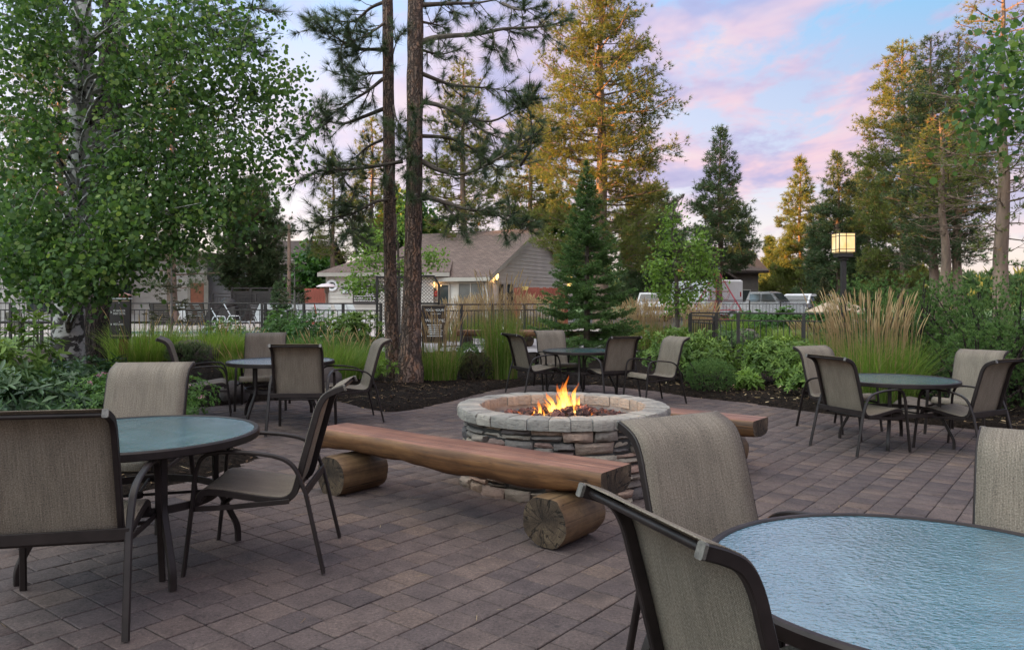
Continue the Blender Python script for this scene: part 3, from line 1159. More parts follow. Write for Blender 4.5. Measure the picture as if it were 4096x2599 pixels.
fr_ = random.Random(12)
core_f = [(-.005, -.03, .565, .24, .040, -.03), (.03, .0, .57, .30, .034, .0), (-.07, .02, .56, .17, .040, -.07), (.095, .02, .60, .21, .028, .03), (.06, -.05, .55, .18, .030, .01),
          (.11, .04, .55, .14, .030, .02), (-.20, -.14, .51, .18, .030, .01), (-.33, -.05, .51, .07, .026, -.06), (-.27, -.10, .505, .065, .022, .03), (.16, -.08, .51, .10, .018, -.015),
          (.23, -.09, .51, .06, .022, .01), (.26, -.13, .50, .045, .018, 0), (-.22, -.02, .52, .10, .024, -.03), (-.02, -.09, .53, .15, .028, -.01), (.02, .05, .58, .23, .034, -.03)]
for k, a in enumerate(core_f):
    flame(*a, sd=k)
    if k < 7 or k == 14:      # thinner licks round each tongue
        for q in range(2):
            flame(a[0] + fr_.uniform(-.04, .04), a[1] + fr_.uniform(-.03, .03), a[2] - .01, a[3] * fr_.uniform(.5, .85), a[4] * .55, a[5] + fr_.uniform(-.04, .04), sd=100 + k * 3 + q)
fl = bpy.data.lights.new('fire_glow', 'POINT')
fl.energy = 6.0
fl.color = (1.0, 0.42, 0.10)
fl.shadow_soft_size = 0.09
flo = bpy.data.objects.new('fire_glow', fl)
C.objects.link(flo)
flo.parent = fire
flo.location = (0.02, 0, 0.68)

# ------------------------------------------------------------------ log benches
def make_bench(label, p_mid, ang, length, sd, zoff=0.0, simple_=False):
    """half-log seat on two short logs; local x along the seat, y across"""
    br = random.Random(sd)
    b = thing('log_bench', label, 'bench', (p_mid[0], p_mid[1], zoff), ang, 'log benches round the fire pits')
    n = 26
    TOP, W = 0.465, 0.185
    V, Fs, MI = [], [], []
    ns = 15
    for i in range(n):
        x = -length / 2 + length * i / (n - 1)
        wv = W * (1 + .07 * math.sin(x * 3.1 + sd) + .045 * math.sin(x * 7.7 + sd * 2) + br.uniform(-.025, .025))
        wv2 = W * (1 + .05 * math.sin(x * 2.3 - sd) + .03 * math.sin(x * 6.1 + sd) + br.uniform(-.012, .012))
        dp = 0.155 * (1 + .10 * math.sin(x * 2.7 + sd * .5) + .05 * math.sin(x * 9.1 + sd) + br.uniform(-.03, .03))
        cz = TOP
        sec = [(-wv + .012, cz), (wv2 - .012, cz)]
        V_ = [(x, -wv + .014, cz), (x, wv2 - .014, cz), (x, wv2 - .003, cz - .010)]
        for j in range(1, 12):
            a = math.pi * j / 12
            yy = (wv2 if math.cos(a) > 0 else wv) * math.copysign(abs(math.cos(a)) ** .36, math.cos(a))
            V_.append((x, yy + br.uniform(-.004, .004), cz - .010 - dp * math.sin(a) ** .85 + br.uniform(-.004, .004)))
        V_.append((x, -wv + .003, cz - .010))
        V += V_
    for i in range(n - 1):
        for j in range(ns):
            j2 = (j + 1) % ns
            Fs.append((i * ns + j, (i + 1) * ns + j, (i + 1) * ns + j2, i * ns + j2))
            MI.append(0 if j == 0 else 1)
    Fs.append(tuple(range(ns)))
    MI.append(2)
    Fs.append(tuple((n - 1) * ns + j for j in range(ns - 1, -1, -1)))
    MI.append(2)
    me = bpy.data.meshes.new('seat')
    me.from_pydata(V, [], [f[::-1] for f in Fs])
    for m_ in (m_stain, m_wood, m_endgrain):
        me.materials.append(m_)
    me.polygons.foreach_set('material_index', np.array(MI, np.int32))
    me.update()
    uvl = me.uv_layers.new(name='UVMap')
    co = np.array(V)
    li = np.zeros(len(me.loops), np.int32)
    me.loops.foreach_get('vertex_index', li)
    uvl.data.foreach_set('uv', np.stack([co[li, 1] + .05, co[li, 2] - .30], 1).astype(np.float32).ravel())
    me.shade_smooth()
    me.set_sharp_from_angle(angle=R(50))
    add_obj('seat', me, b)
    for s in (-1, 1):
        cx_ = s * (length / 2 - 0.33)
        rr_ = 0.165 + br.uniform(-.006, .006)
        L = 0.44
        m_, k_ = 26, 12
        ph = br.uniform(0, 6)
        V, Fs, MI = [], [], []
        for i in range(k_):
            y = -L / 2 - 0.05 + L * i / (k_ - 1)
            for j in range(m_):
                a = 2 * math.pi * j / m_
                r = rr_ * (1 + .02 * math.sin(a * 3 + ph) + .022 * math.sin(a * 5 - ph) + .012 * math.sin(y * 9 + a * 2)) + br.uniform(-.003, .003)
                if i in (0, k_ - 1):
                    r -= .006
                zz = r * math.sin(a)
                zz = min(zz, 0.142)
                zz = max(zz, -0.148)
                V.append((cx_ + r * math.cos(a), y, 0.148 + zz))
        for i in range(k_ - 1):
            for j in range(m_):
                Fs.append((i * m_ + j, i * m_ + (j + 1) % m_, (i + 1) * m_ + (j + 1) % m_, (i + 1) * m_ + j))
                MI.append(0)
        Fs.append(tuple(range(m_ - 1, -1, -1)))
        MI.append(1)
        Fs.append(tuple((k_ - 1) * m_ + j for j in range(m_)))
        MI.append(1)
        me = bpy.data.meshes.new('log_foot')
        me.from_pydata(V, [], [f[::-1] for f in Fs])
        me.materials.append(m_logside)
        me.materials.append(m_endgrain)
        me.polygons.foreach_set('material_index', np.array(MI, np.int32))
        me.update()
        uvl = me.uv_layers.new(name='UVMap')
        co = np.array(V)
        li = np.zeros(len(me.loops), np.int32)
        me.loops.foreach_get('vertex_index', li)
        uvl.data.foreach_set('uv', np.stack([co[li, 0] - cx_ + .01, co[li, 2] - .15], 1).astype(np.float32).ravel())
        me.shade_smooth()
        me.set_sharp_from_angle(angle=R(50))
        add_obj('log_foot', me, b)
    return b


make_bench('half-log bench in front of the stone fire pit', (-0.42, 5.42), math.atan2(-1.58, 2.05), 2.62, 1, pz(-.42, 5.42) + .003)
make_bench('half-log bench half hidden behind the stone fire pit', (1.16, 7.62), math.atan2(-1.62, 2.05), 2.62, 4, pz(1.16, 7.62) + .003)
make_bench('distant pale log bench beyond the tall grasses and pine trunks', (-0.42, 22.4), R(4), 2.4, 7, gz(-.4, 22.4) + .035)
make_bench('distant log bench end-on behind the young spruce', (0.95, 21.6), R(-8), 2.2, 9, gz(.9, 21.6) + .035)

# ------------------------------------------------------------------ round tables
def make_table():
    t = thing('patio_table', '', 'table')
    RT = 0.64
    mb = MB()
    mb.lathe([(RT - .030, .700), (RT - .030, .709), (RT - .024, .713), (RT - .008, .713), (RT, .705), (RT, .672), (RT - .006, .667), (RT - .020, .667), (RT - .022, .690), (RT - .030, .692)], 72, closed=True)
    mb.build('rim', m_metal, t, smooth=30)
    g = MB()
    g.lathe([(0.0, .707), (RT - .029, .707), (RT - .029, .701), (0.0, .701)], 72)
    g.build('glass_top', m_glass, t, smooth=30)
    for k in range(4):
        a = math.pi / 4 + k * math.pi / 2
        c, s = math.cos(a), math.sin(a)
        lat = (-s, c, 0)
        path = fillet([(0.43 * c, .43 * s, .668), (.43 * c, .43 * s, .36), (.565 * c, .565 * s, .09), (.565 * c, .565 * s, 0.0)], .06, 5)
        lg = MB()
        lg.sweep(path, .036, .030, lat)
        lg.sweep([(.43 * c, .43 * s, .672), (.60 * c, .60 * s, .672)], .03, .012, lat)
        lg.build('leg', m_metal, t, smooth=35)
    hp = MB()
    hp.lathe([(.425, .345), (.425, .385), (.413, .385), (.413, .345)], 56, closed=True)
    hp.build('hoop', m_metal, t, smooth=30)
    cr = MB()
    for a in (R(20), R(110)):
        c, s = math.cos(a), math.sin(a)
        cr.tube([(-.41 * c, -.41 * s, .365), (.41 * c, .41 * s, .365)], .008, 8)
    cr.lathe([(.03, .35), (.03, .38), (.025, .38), (.025, .35)], 16, closed=True)
    cr.build('cross_brace', m_metal, t, smooth=35)
    return t


tables = [
    ((1.19, 2.18), 10, 'round glass-topped table closest to the camera, reflecting blue sky'),
    ((-2.06, 4.26), -3, 'round table with greenish hammered glass beside the shrub bed at the lower left'),
    ((-2.83, 9.5), 20, 'round glass table in front of the twin pine trunks'),
    ((1.15, 12.85), 35, 'round glass table behind the fire pit, in front of the spruce'),
    ((4.2, 8.5), 12, 'round glass table by the feathery grass clump at the right'),
]
proto = make_table()
for i, ((x, y), a, lab) in enumerate(tables):
    t = proto if i == 0 else copy_tree(proto)
    t.location = (x, y, pz(x, y))
    t.rotation_euler = (0, 0, R(a))
    tagset(t, lab, 'table', 'round patio tables')

# ------------------------------------------------------------------ sling chairs
def make_chair():
    """faces +x; origin on the ground under the seat"""
    t = thing('patio_chair', '', 'chair')

    def L(p, y):
        return (p[0], y, p[1])
    rail = crom([(.275, .375), (.262, .412), (.215, .428), (.06, .405), (-.08, .382), (-.165, .378), (-.215, .405), (-.238, .46), (-.275, .60), (-.325, .78), (-.352, .87), (-.385, .925), (-.43, .952), (-.485, .972)], 4)
    rail2 = [(p.x, p.y) for p in [Vector((q[0], q[1])) for q in rail]]
    HW = 0.262
    for s in (-1, 1):
        b = MB()
        b.sweep([L(p, s * HW) for p in rail2], .024, .034, (0, 1, 0))
        b.build('side_rail', m_metal, t, smooth=40)
        c = MB()
        e = rail2[-1]
        d = Vector((rail2[-1][0] - rail2[-2][0], 0, rail2[-1][1] - rail2[-2][1])).normalized()
        p0 = Vector((e[0], s * HW, e[1]))
        c.sweep([p0 - d * .001, p0 + d * .008], .026, .036, (0, 1, 0))
        c.build('end_cap', m_capend, t)
    # sling: seat and back in one piece of fabric
    W = HW + .003
    n, m = len(rail2), 9
    V, UV = [], []
    arc = 0
    for i, p in enumerate(rail2):
        if i:
            arc += math.hypot(p[0] - rail2[i - 1][0], p[1] - rail2[i - 1][1])
        a = rail2[max(0, i - 1)]
        c = rail2[min(n - 1, i + 1)]
        tx, tz = c[0] - a[0], c[1] - a[1]
        l = math.hypot(tx, tz)
        for j in range(m):
            s = -1 + 2 * j / (m - 1)
            sag = 0.012 * (1 - s * s) * math.sin(math.pi * min(1, max(0, (i - 2) / (n - 4))))
            off = sag - .0185                                   # lies on the front face of the rails
            V.append((p[0] - tz / l * off, s * W, p[1] + tx / l * off))
            UV.append((s * W, arc))
    Fs = [(i * m + j, i * m + j + 1, (i + 1) * m + j + 1, (i + 1) * m + j) for i in range(n - 1) for j in range(m - 1)]
    me = bpy.data.meshes.new('sling')
    me.from_pydata(V, [], Fs)
    me.materials.append(m_sling)
    uvl = me.uv_layers.new(name='UVMap')
    li = np.zeros(len(me.loops), np.int32)
    me.loops.foreach_get('vertex_index', li)
    uvl.data.foreach_set('uv', np.array(UV, np.float32)[li].ravel())
    me.shade_smooth()
    so = add_obj('sling', me, t)
    sol = so.modifiers.new('thickness', 'SOLIDIFY')
    sol.thickness = 0.003
    sol.offset = 0
    for s in (-1, 1):
        b = MB()
        ya, yl = s * .305, s * .318
        path = [(.335, yl, 0), (.290, ya + s * .004, .40), (.272, ya, .555), (.20, ya, .640), (-.06, ya, .632), (-.215, ya, .575), (-.290, ya, .42), (-.385, yl, 0)]
        pts = [Vector(path[0])] + crom(path[1:7], 6) + [Vector(path[7])]
        b.sweep(pts, .032, .019, (0, 1, 0), ch=.55)
        b.build('arm_frame', m_metal, t, smooth=40)
        b = MB()
        b.sweep([(.294, s * .288, .345), (.10, s * .285, .352), (-.20, s * .285, .375)], .012, .026, (0, 1, 0))
        b.build('seat_strut', m_metal, t, smooth=40)
    b = MB()
    b.sweep([(-.287, -.306, .425), (-.287, .306, .425)], .014, .050, (1, 0, 0))
    b.build('rear_crossbar', m_metal, t, smooth=40)
    b = MB()
    b.tube([(-.462, -HW, .9635), (-.462, HW, .9635)], .0105, 10)
    b.build('top_bar', m_metal, t, smooth=40)
    b = MB()
    b.sweep([(.262, -HW, .388), (.262, HW, .388)], .018, .018, (1, 0, 0))
    b.build('front_bar', m_metal, t, smooth=40)
    b = MB()
    b.sweep([(.16, -.29, .348), (.16, .29, .348)], .026, .014, (1, 0, 0))
    b.tube([(-.19, -.285, .372), (-.19, .285, .372)], .009, 8)
    b.build('under_bar', m_metal, t, smooth=40)
    return t


chairs = [
    # x, y, heading, label, group
    ((0.73, 1.98), 22.2, 'sling chair seen from behind, cut off by the bottom edge, with worn end caps'),
    ((0.91, 2.87), -61, 'sling chair between the fire pit and the closest blue table, facing the camera'),
    ((1.80, 2.56), 232, 'sling chair cut off by the right edge, behind the closest blue table'),
    ((-2.02, 3.56), 103, 'sling chair cut off by the left edge, seen from behind at the greenish table'),
    ((-1.41, 4.39), 185, 'sling chair in side view between the greenish table and the log bench'),
    ((-2.50, 5.03), -86, 'sling chair facing the camera at the greenish table, in front of the pink-flowered shrub'),
    ((-2.33, 8.63), 95, 'sling chair seen from behind with the far left table showing through its back'),
    ((-2.01, 9.45), 201, 'sling chair facing left in front of the twin pine trunks'),
    ((-3.34, 10.4), -78, 'sling chair at the far side of the table by the twin pines, facing the camera'),
    ((-3.78, 9.45), 20, 'sling chair at the left of the table by the twin pines, mostly hidden'),
    ((1.56, 12.3), 113, 'sling chair seen from behind at the table behind the fire pit'),
    ((2.14, 11.78), 203, 'sling chair facing left by the rounded green shrubs behind the fire pit'),
    ((0.38, 12.65), 28, 'sling chair facing right beside the tall grass behind the fire pit'),
    ((0.80, 13.6), -74, 'sling chair facing the camera in front of the young spruce'),
    ((3.66, 8.13), 22, 'sling chair seen from behind, nearest to the fire pit at the right-hand table'),
    ((4.0, 9.45), -66, 'sling chair partly hidden behind another, beside the feathery grass clump'),
    ((5.36, 9.15), 217, 'sling chair facing the camera in front of the dark mugo pines'),
    ((4.73, 8.15), 120, 'sling chair seen from behind at the right end of the right-hand table'),
]
proto = make_chair()
for i, ((x, y), a, lab) in enumerate(chairs):
    t = proto if i == 0 else copy_tree(proto)
    t.location = (x, y, pz(x, y) + .002)
    t.rotation_euler = (R(0.3), R(1.0) * math.cos(R(a)) * 0, R(a))
    tagset(t, lab, 'chair', 'brown sling chairs round the patio tables')

# ------------------------------------------------------------------ vegetation builders
def unit(a):
    return a / np.maximum(np.linalg.norm(a, axis=-1, keepdims=True), 1e-9)


def rand_unit(n):
    return unit(rng.normal(size=(n, 3)))


def leaf_arrays(P, A, size, ratio=0.5, fold=0.15, N0=None, curl=0.0):
    """six-point leaves folded along the midrib; P base, A axis, N0 rough normal"""
    n = len(P)
    A = unit(A)
    if N0 is None:
        N0 = rand_unit(n)
    S = unit(np.cross(A, N0))
    Nn = np.cross(S, A)
    L = np.asarray(size).reshape(-1, 1) * np.ones((n, 1))
    Wd = L * ratio / 2
    f = fold
    pts = [P,
           P + A * L * .28 + S * Wd * .85 + Nn * Wd * f,
           P + A * L * .68 + S * Wd * .85 + Nn * (Wd * f - L * curl * .4),
           P + A * L - Nn * L * curl,
           P + A * L * .68 - S * Wd * .85 + Nn * (Wd * f - L * curl * .4),
           P + A * L * .28 - S * Wd * .85 + Nn * Wd * f]
    V = np.stack(pts, 1).reshape(-1, 3)
    b = (np.arange(n) * 6)[:, None]
    Fq = np.concatenate([b + np.array([[0, 1, 2, 3]]), b + np.array([[0, 3, 4, 5]])], 0)
    return V, Fq


def needle_arrays(P, D, length, k=10, width=0.02, spread=0.9, wmin=0.4):
    """star of k thin triangles at each point"""
    n = len(P)
    dirs = unit(unit(D)[:, None, :] + spread * rng.normal(size=(n, k, 3)) * 0.62)
    ln = np.asarray(length).reshape(-1, 1, 1) * rng.uniform(.7, 1.1, (n, k, 1))
    side = unit(np.cross(dirs, rng.normal(size=(n, k, 3))))
    base = P[:, None, :] + dirs * ln * .04
    V = np.stack([base - side * width / 2, base + side * width / 2, base + dirs * ln], 2)
    # blunt tip: keep the triangle
    V = V.reshape(-1, 3)
    Ft = np.arange(n * k * 3).reshape(-1, 3)
    return V, Ft


def poly_points(path, n):
    """n points + directions spread along a polyline"""
    P = np.array([tuple(p) for p in path])
    seg = np.linalg.norm(np.diff(P, axis=0), axis=1)
    cum = np.concatenate([[0], np.cumsum(seg)])
    t = np.sort(rng.uniform(0, 1, n)) * cum[-1]
    i = np.clip(np.searchsorted(cum, t) - 1, 0, len(seg) - 1)
    f = ((t - cum[i]) / np.maximum(seg[i], 1e-9))[:, None]
    return P[i] * (1 - f) + P[i + 1] * f, unit(P[i + 1] - P[i]), t / cum[-1]


def trunk_mesh(mb, path, rads, n=12, wob=.04):
    mb.tube(path, rads, n, wob=wob)


# ---- far pine -------------------------------------------------------------
def pine_mesh(seed, H, R0, base_f, shape='cone', nb=95, sub=4, tuft=11, nl=.30, nw=.05, trunk_r=.22, lean=0.0, dead=0, dens=1.0, mat=None, upturn=.25):
    """returns crown arrays and a wood MB for a pine of height H"""
    global rng
    rng = np.random.default_rng(seed)
    rd = random.Random(seed)
    wood = MB()
    tp = [(lean * H * (i / 9) ** 1.5 + .05 * math.sin(i * 1.3 + seed), .05 * math.cos(i * 1.7 + seed), H * i / 9) for i in range(10)]
    trunk_mesh(wood, tp, [trunk_r * (1.25 if i == 0 else 1) * (1 - .93 * (i / 9) ** 1.15) + .012 for i in range(10)], 9)

    def trunk_at(z):
        f = min(max(z / H * 9, 0), 8.999)
        i = int(f)
        a, b = Vector(tp[i]), Vector(tp[i + 1])
        return a.lerp(b, f - i)
    Ps, Ds, Ts = [], [], []
    for k in range(nb):
        q = (k + rd.random()) / nb
        zf = base_f + (1 - base_f) * (1 - (1 - q) ** 1.0)
        z = zf * H
        u = (zf - base_f) / (1 - base_f)
        if shape == 'cone':
            pr = (1 - u) ** .85
        elif shape == 'column':
            pr = min(1, .62 + .9 * u) * (1 - u ** 2.2) ** .8 + .03
        else:
            pr = min(1, .4 + 1.8 * u) * (1 - u ** 3) ** .7
        L = R0 * pr * rd.uniform(.62, 1.12) + .12
        az = k * 2.399 + rd.uniform(-.5, .5)
        out_ = Vector((math.cos(az), math.sin(az), 0))
        p0 = trunk_at(z)
        up0 = -.10 + .45 * u + rd.uniform(-.32, .22)
        pts = [p0]
        for s in (.35, .7, 1.0):
            pts.append(p0 + out_ * L * s + Vector((0, 0, L * (up0 * s + upturn * s * s - .10 * s))) + Vector((rd.uniform(-.06, .06), rd.uniform(-.06, .06), rd.uniform(-.05, .05))) * L)
        wood.tube(pts, [max(.012, .028 * L * (1 - s * .8) * .6 + .008) for s in (0, .35, .7, 1)], 4, cap=False)
        # sub-branches
        chains = [(pts[1:], max(3, int(L * 5.0 * dens)))]
        for j in range(max(2, int(1.7 * sub * min(1.5, L / 1.4)))):
            s = rd.uniform(.25, .95)
            i = min(2, int(s * 3))
            b0 = pts[i].lerp(pts[i + 1], s * 3 - i)
            sd = 1 if rd.random() < .5 else -1
            side = Vector((-out_.y, out_.x, 0)) * sd
            ll = L * rd.uniform(.20, .46) * (1.15 - s * .5) + .12
            e = b0 + side * ll * .8 + out_ * ll * .6 + Vector((0, 0, ll * rd.uniform(-.35, .75)))
            wood.tube([b0, e], [.012, .006], 3, cap=False)
            chains.append(([b0.lerp(e, .25), e], max(2, int(ll * 8.0 * dens))))
        if dead and u < .25 and rd.random() < dead:
            continue
        for ch, nt_ in chains:
            p, d, t = poly_points(ch, nt_)
            Ps.append(p + rng.normal(0, .10, p.shape))
            Ds.append(d + np.array([0, 0, .35]))
            Ts.append(np.clip(.5 + rng.normal(0, .2, len(p)), 0, .92))
    # leader
    p = np.array([[*trunk_at(H * f)] for f in np.linspace(.93, 1.0, 10)])
    Ps.append(p)
    Ds.append(np.tile([0, 0, 1.0], (10, 1)))
    Ts.append(np.full(10, .5))
    P = np.concatenate(Ps)
    D = np.concatenate(Ds)
    T = np.concatenate(Ts)
    V, Ft = needle_arrays(P, D, np.full(len(P), nl) * rng.uniform(.75, 1.15, len(P)), tuft, nw, 1.0)
    brown = rng.random(len(P)) < .03
    T[brown] = 1.0
    return V, Ft, np.repeat(T, tuft * 3), wood


def make_pine(name, label, seed, px, py_top, D, hw_px, base_px, cat='tree', mat=None, bark=None, group='tall pines beyond the patio', ground=None, **kw):
    """a pine whose trunk stands at pixel column px, D metres away"""
    x = (px - 512) / F * D
    z0 = gz(x, D) if ground is None else ground
    top = EYE - (py_top - HY) / F * D
    H = top - z0
    R0 = hw_px / F * D
    base_f = max(.04, (EYE - (base_px - HY) / F * D - z0) / H)
    nl = kw.pop('nl', max(.16, D * .0060))
    nw = kw.pop('nw', max(.014, D * .00066))
    V, Ft, T, wood = pine_mesh(seed, H, R0, base_f, nl=nl, nw=nw, trunk_r=kw.pop('trunk_r', .012 * H + .06), **kw)
    t = thing(name, label, cat, (x, D, z0), 0, group)
    mesh_np('crown', V, Ft, mat or m_needle_sunlit, T, parent=t)
    wood.build('trunk', bark or m_bark_far, t, smooth=60)
    return t


PINE_G = 'tall pines beyond the patio'
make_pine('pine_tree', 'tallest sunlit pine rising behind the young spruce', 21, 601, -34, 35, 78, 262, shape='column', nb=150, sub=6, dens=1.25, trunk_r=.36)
make_pine('pine_tree', 'slender conical pine standing alone left of the open sky gap', 22, 720, 128, 45, 40, 268, shape='cone', nb=130, sub=5, dens=1.25, mat=m_needle_blue_shaded)
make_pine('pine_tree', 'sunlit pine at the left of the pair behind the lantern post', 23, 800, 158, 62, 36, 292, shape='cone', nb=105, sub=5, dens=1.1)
make_pine('pine_tree', 'dark conical pine just left of the lantern', 24, 838, 153, 50.5, 38, 294, shape='cone', nb=125, sub=5, dens=1.2, mat=m_needle_blue_shaded)
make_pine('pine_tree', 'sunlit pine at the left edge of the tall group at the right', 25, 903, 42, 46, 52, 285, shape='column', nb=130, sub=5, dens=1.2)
make_pine('pine_tree', 'dark pine with a pointed top in the middle of the tall group at the right', 26, 934, 38, 37.5, 46, 262, shape='column', nb=120, sub=5, dens=1.2, mat=m_needle_blue_shaded, lean=-.012)
make_pine('pine_tree', 'green pine just right of centre in the tall group at the right', 27, 958, 36, 37.0, 42, 258, shape='column', nb=115, sub=5, dens=1.15, mat=m_needle_blue_shaded)
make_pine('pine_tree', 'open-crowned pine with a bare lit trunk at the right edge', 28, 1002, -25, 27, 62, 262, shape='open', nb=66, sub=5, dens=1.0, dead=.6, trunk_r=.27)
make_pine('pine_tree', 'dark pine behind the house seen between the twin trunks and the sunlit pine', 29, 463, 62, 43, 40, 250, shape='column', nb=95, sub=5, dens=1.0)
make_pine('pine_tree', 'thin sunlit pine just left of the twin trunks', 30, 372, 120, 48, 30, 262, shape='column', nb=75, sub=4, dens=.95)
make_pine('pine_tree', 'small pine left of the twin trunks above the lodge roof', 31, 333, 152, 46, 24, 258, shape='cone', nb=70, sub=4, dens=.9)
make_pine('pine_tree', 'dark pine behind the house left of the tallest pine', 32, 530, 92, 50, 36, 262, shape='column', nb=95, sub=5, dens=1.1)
make_pine('pine_tree', 'bushy blue-green pine behind the aspen near the left building', 33, 250, 178, 46, 42, 292, shape='column', nb=130, sub=6, dens=1.3, mat=m_needle_blue_shaded)
make_pine('pine_tree', 'greyish pine behind the light green maple', 34, 652, 190, 56, 46, 292, shape='column', nb=110, sub=5, dens=1.1, mat=m_needle_blue_shaded)
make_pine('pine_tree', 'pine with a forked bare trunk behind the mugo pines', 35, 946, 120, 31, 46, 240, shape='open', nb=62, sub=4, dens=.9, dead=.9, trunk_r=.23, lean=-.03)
make_pine('pine_tree', 'broad dark pine filling the gap below the lantern', 36, 868, 165, 56, 44, 296, shape='column', nb=95, sub=5, dens=1.1, mat=m_needle_blue_shaded)
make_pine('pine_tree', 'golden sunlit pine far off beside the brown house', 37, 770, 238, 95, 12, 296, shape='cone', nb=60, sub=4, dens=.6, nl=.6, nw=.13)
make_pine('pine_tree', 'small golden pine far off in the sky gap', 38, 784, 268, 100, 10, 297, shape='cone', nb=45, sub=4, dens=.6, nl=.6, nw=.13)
make_pine('pine_tree', 'pine partly behind the aspen leaves left of the sky', 39, 172, 20, 40, 60, 285, shape='column', nb=80, sub=4, dens=.9, mat=m_needle_blue_shaded)
make_pine('pine_tree', 'dense dark pine behind the left half of the aspen', 40, 60, 40, 42, 80, 290, shape='column', nb=110, sub=5, dens=1.0, mat=m_needle_blue_shaded)

# ---- near pines with long needles -----------------------------------------
def near_pine(name, label, base, path_px, rads, branches, seed, D, group=None, extra=None, bark=None):
    """path_px: trunk pixels bottom to top at depth D; branches: pixel polylines with depth offsets"""
    global rng
    rng = np.random.default_rng(seed)
    rd = random.Random(seed)
    x0, y0 = base
    t = thing(name, label, 'tree', (x0, y0, gz(x0, y0)), 0, group)
    org = Vector(t.location)
    pts = [at(px, py, D) - org for px, py in path_px]
    pts[0].z = -.1
    tr = MB()
    cp = crom(pts, 6)
    rr = np.interp(np.linspace(0, 1, len(cp)), np.linspace(0, 1, len(rads)), rads)
    tr.tube(cp, list(rr), 22, wob=.07)
    tr.build('trunk', bark or m_bark, t, smooth=75)
    Ps, Ds = [], []
    wood = MB()
    for br in branches:
        line, dd, nsub, r0 = br
        n = len(line)
        P = [at(px, py, D + dd * (i / (n - 1))) - org for i, (px, py) in enumerate(line)]
        P = crom(P, 4)
        m_ = len(P)
        wood.tube(P, [max(.006, r0 * (1 - .85 * i / (m_ - 1))) for i in range(m_)], 6, cap=False)
        Lb = sum((P[i + 1] - P[i]).length for i in range(m_ - 1))
        for j in range(nsub):
            s = rd.uniform(.15, 1.0)
            i = min(m_ - 2, int(s * (m_ - 1)))
            b0 = P[i].lerp(P[i + 1], s * (m_ - 1) - i)
            dirb = (P[i + 1] - P[i]).normalized()
            side = Vector((rd.gauss(0, .6), rd.gauss(0, .8), rd.gauss(-.05, .55)))
            ll = rd.uniform(.22, .60) * (1.1 - .3 * s)
            e = b0 + (dirb * .8 + side).normalized() * ll
            mid = b0.lerp(e, .5) + Vector((0, 0, -.06 * ll + rd.uniform(-.05, .05)))
            e.z += rd.uniform(-.10, .10)
            wood.tube([b0, mid, e], [.011, .008, .005], 4, cap=False)
            p, d, tt_ = poly_points([b0.lerp(mid, .6), mid, e], max(2, int(ll * 9)))
            Ps.append(p)
            Ds.append(d)
            Ps.append(np.array([tuple(e)]))
            Ds.append(np.array([tuple((e - mid).normalized())]))
        p, d, tt_ = poly_points(P[-max(3, m_ // 3):], 6)
        Ps.append(p)
        Ds.append(d)
    wood.build('limbs', m_twig, t, smooth=60)
    P = np.concatenate(Ps)
    Dv = np.concatenate(Ds)
    k = 30
    V, Ft = needle_arrays(P, Dv, np.full(len(P), .20), k, .0062, .85)
    T = np.repeat(np.clip(rng.normal(.5, .22, len(P)), 0, 1), k * 3)
    mesh_np('needles', V, Ft, m_needle_near, T, parent=t)
    return t


# px helper for the crop the limbs were read from
def cq(*pts):
    return [((1100 + a / 1.528) / 4, (b / 1.528) / 4) for a, b in pts]


DP = 13.5
g1 = 'twin pines between the tables'
near_pine('pine_tree', 'thicker of the twin pine trunks behind the dining tables', ((410 - 512) / F * DP, DP),
          [(409, 392), (411, 340), (413, 250), (414.5, 150), (415, 60), (416, -40), (417, -110)], [.27, .175, .150, .142, .138, .132, .12],
          [(cq((900, 30), (1080, 20), (1250, 15), (1500, -40)), .8, 16, .05),
           (cq((900, 255), (1000, 225), (1250, 205), (1400, 175), (1640, 160), (1834, 110)), -1.0, 26, .055),
           (cq((900, 450), (1000, 490), (1100, 520), (1280, 535), (1450, 560)), .6, 20, .045),
           (cq((900, 620), (1010, 645), (1150, 705), (1280, 800), (1420, 860)), -.5, 24, .05),
           (cq((1150, 705), (1320, 740), (1480, 660), (1560, 600)), -.4, 14, .03),
           (cq((900, 830), (1050, 840), (1180, 890), (1350, 1010), (1500, 1010)), .8, 22, .04),
           (cq((900, 985), (1010, 1040), (1150, 1060), (1320, 990), (1500, 880), (1640, 780)), -1.2, 26, .05),
           (cq((900, 1190), (1020, 1230), (1170, 1275), (1330, 1290), (1470, 1330)), -.8, 26, .05),
           (cq((1020, 1230), (1100, 1330), (1150, 1430)), -.8, 9, .025),
           (cq((900, 950), (860, 960), (830, 930), (800, 860)), -.9, 9, .03),
           (cq((860, 760), (850, 700), (840, 660)), -.8, 7, .03),
           (cq((870, 950), (830, 1000), (790, 1080)), -1.0, 8, .03),
           (cq((870, 1180), (850, 1200), (840, 1230)), -.9, 5, .03),
           (cq((880, 130), (980, 150), (1060, 180)), .5, 9, .03),
           (cq((880, 300), (1010, 330), (1130, 300)), .9, 10, .03),
           (cq((1330, 190), (1350, 290), (1400, 380)), -.9, 9, .02),
           (cq((1390, 20), (1500, 60), (1650, 30)), -1.1, 12, .03),
           (cq((1500, 1010), (1560, 900), (1560, 700), (1490, 580)), -.9, 14, .03),
           (cq((1330, 1290), (1450, 1360), (1560, 1380)), -.8, 9, .025)],
          71, DP, g1)
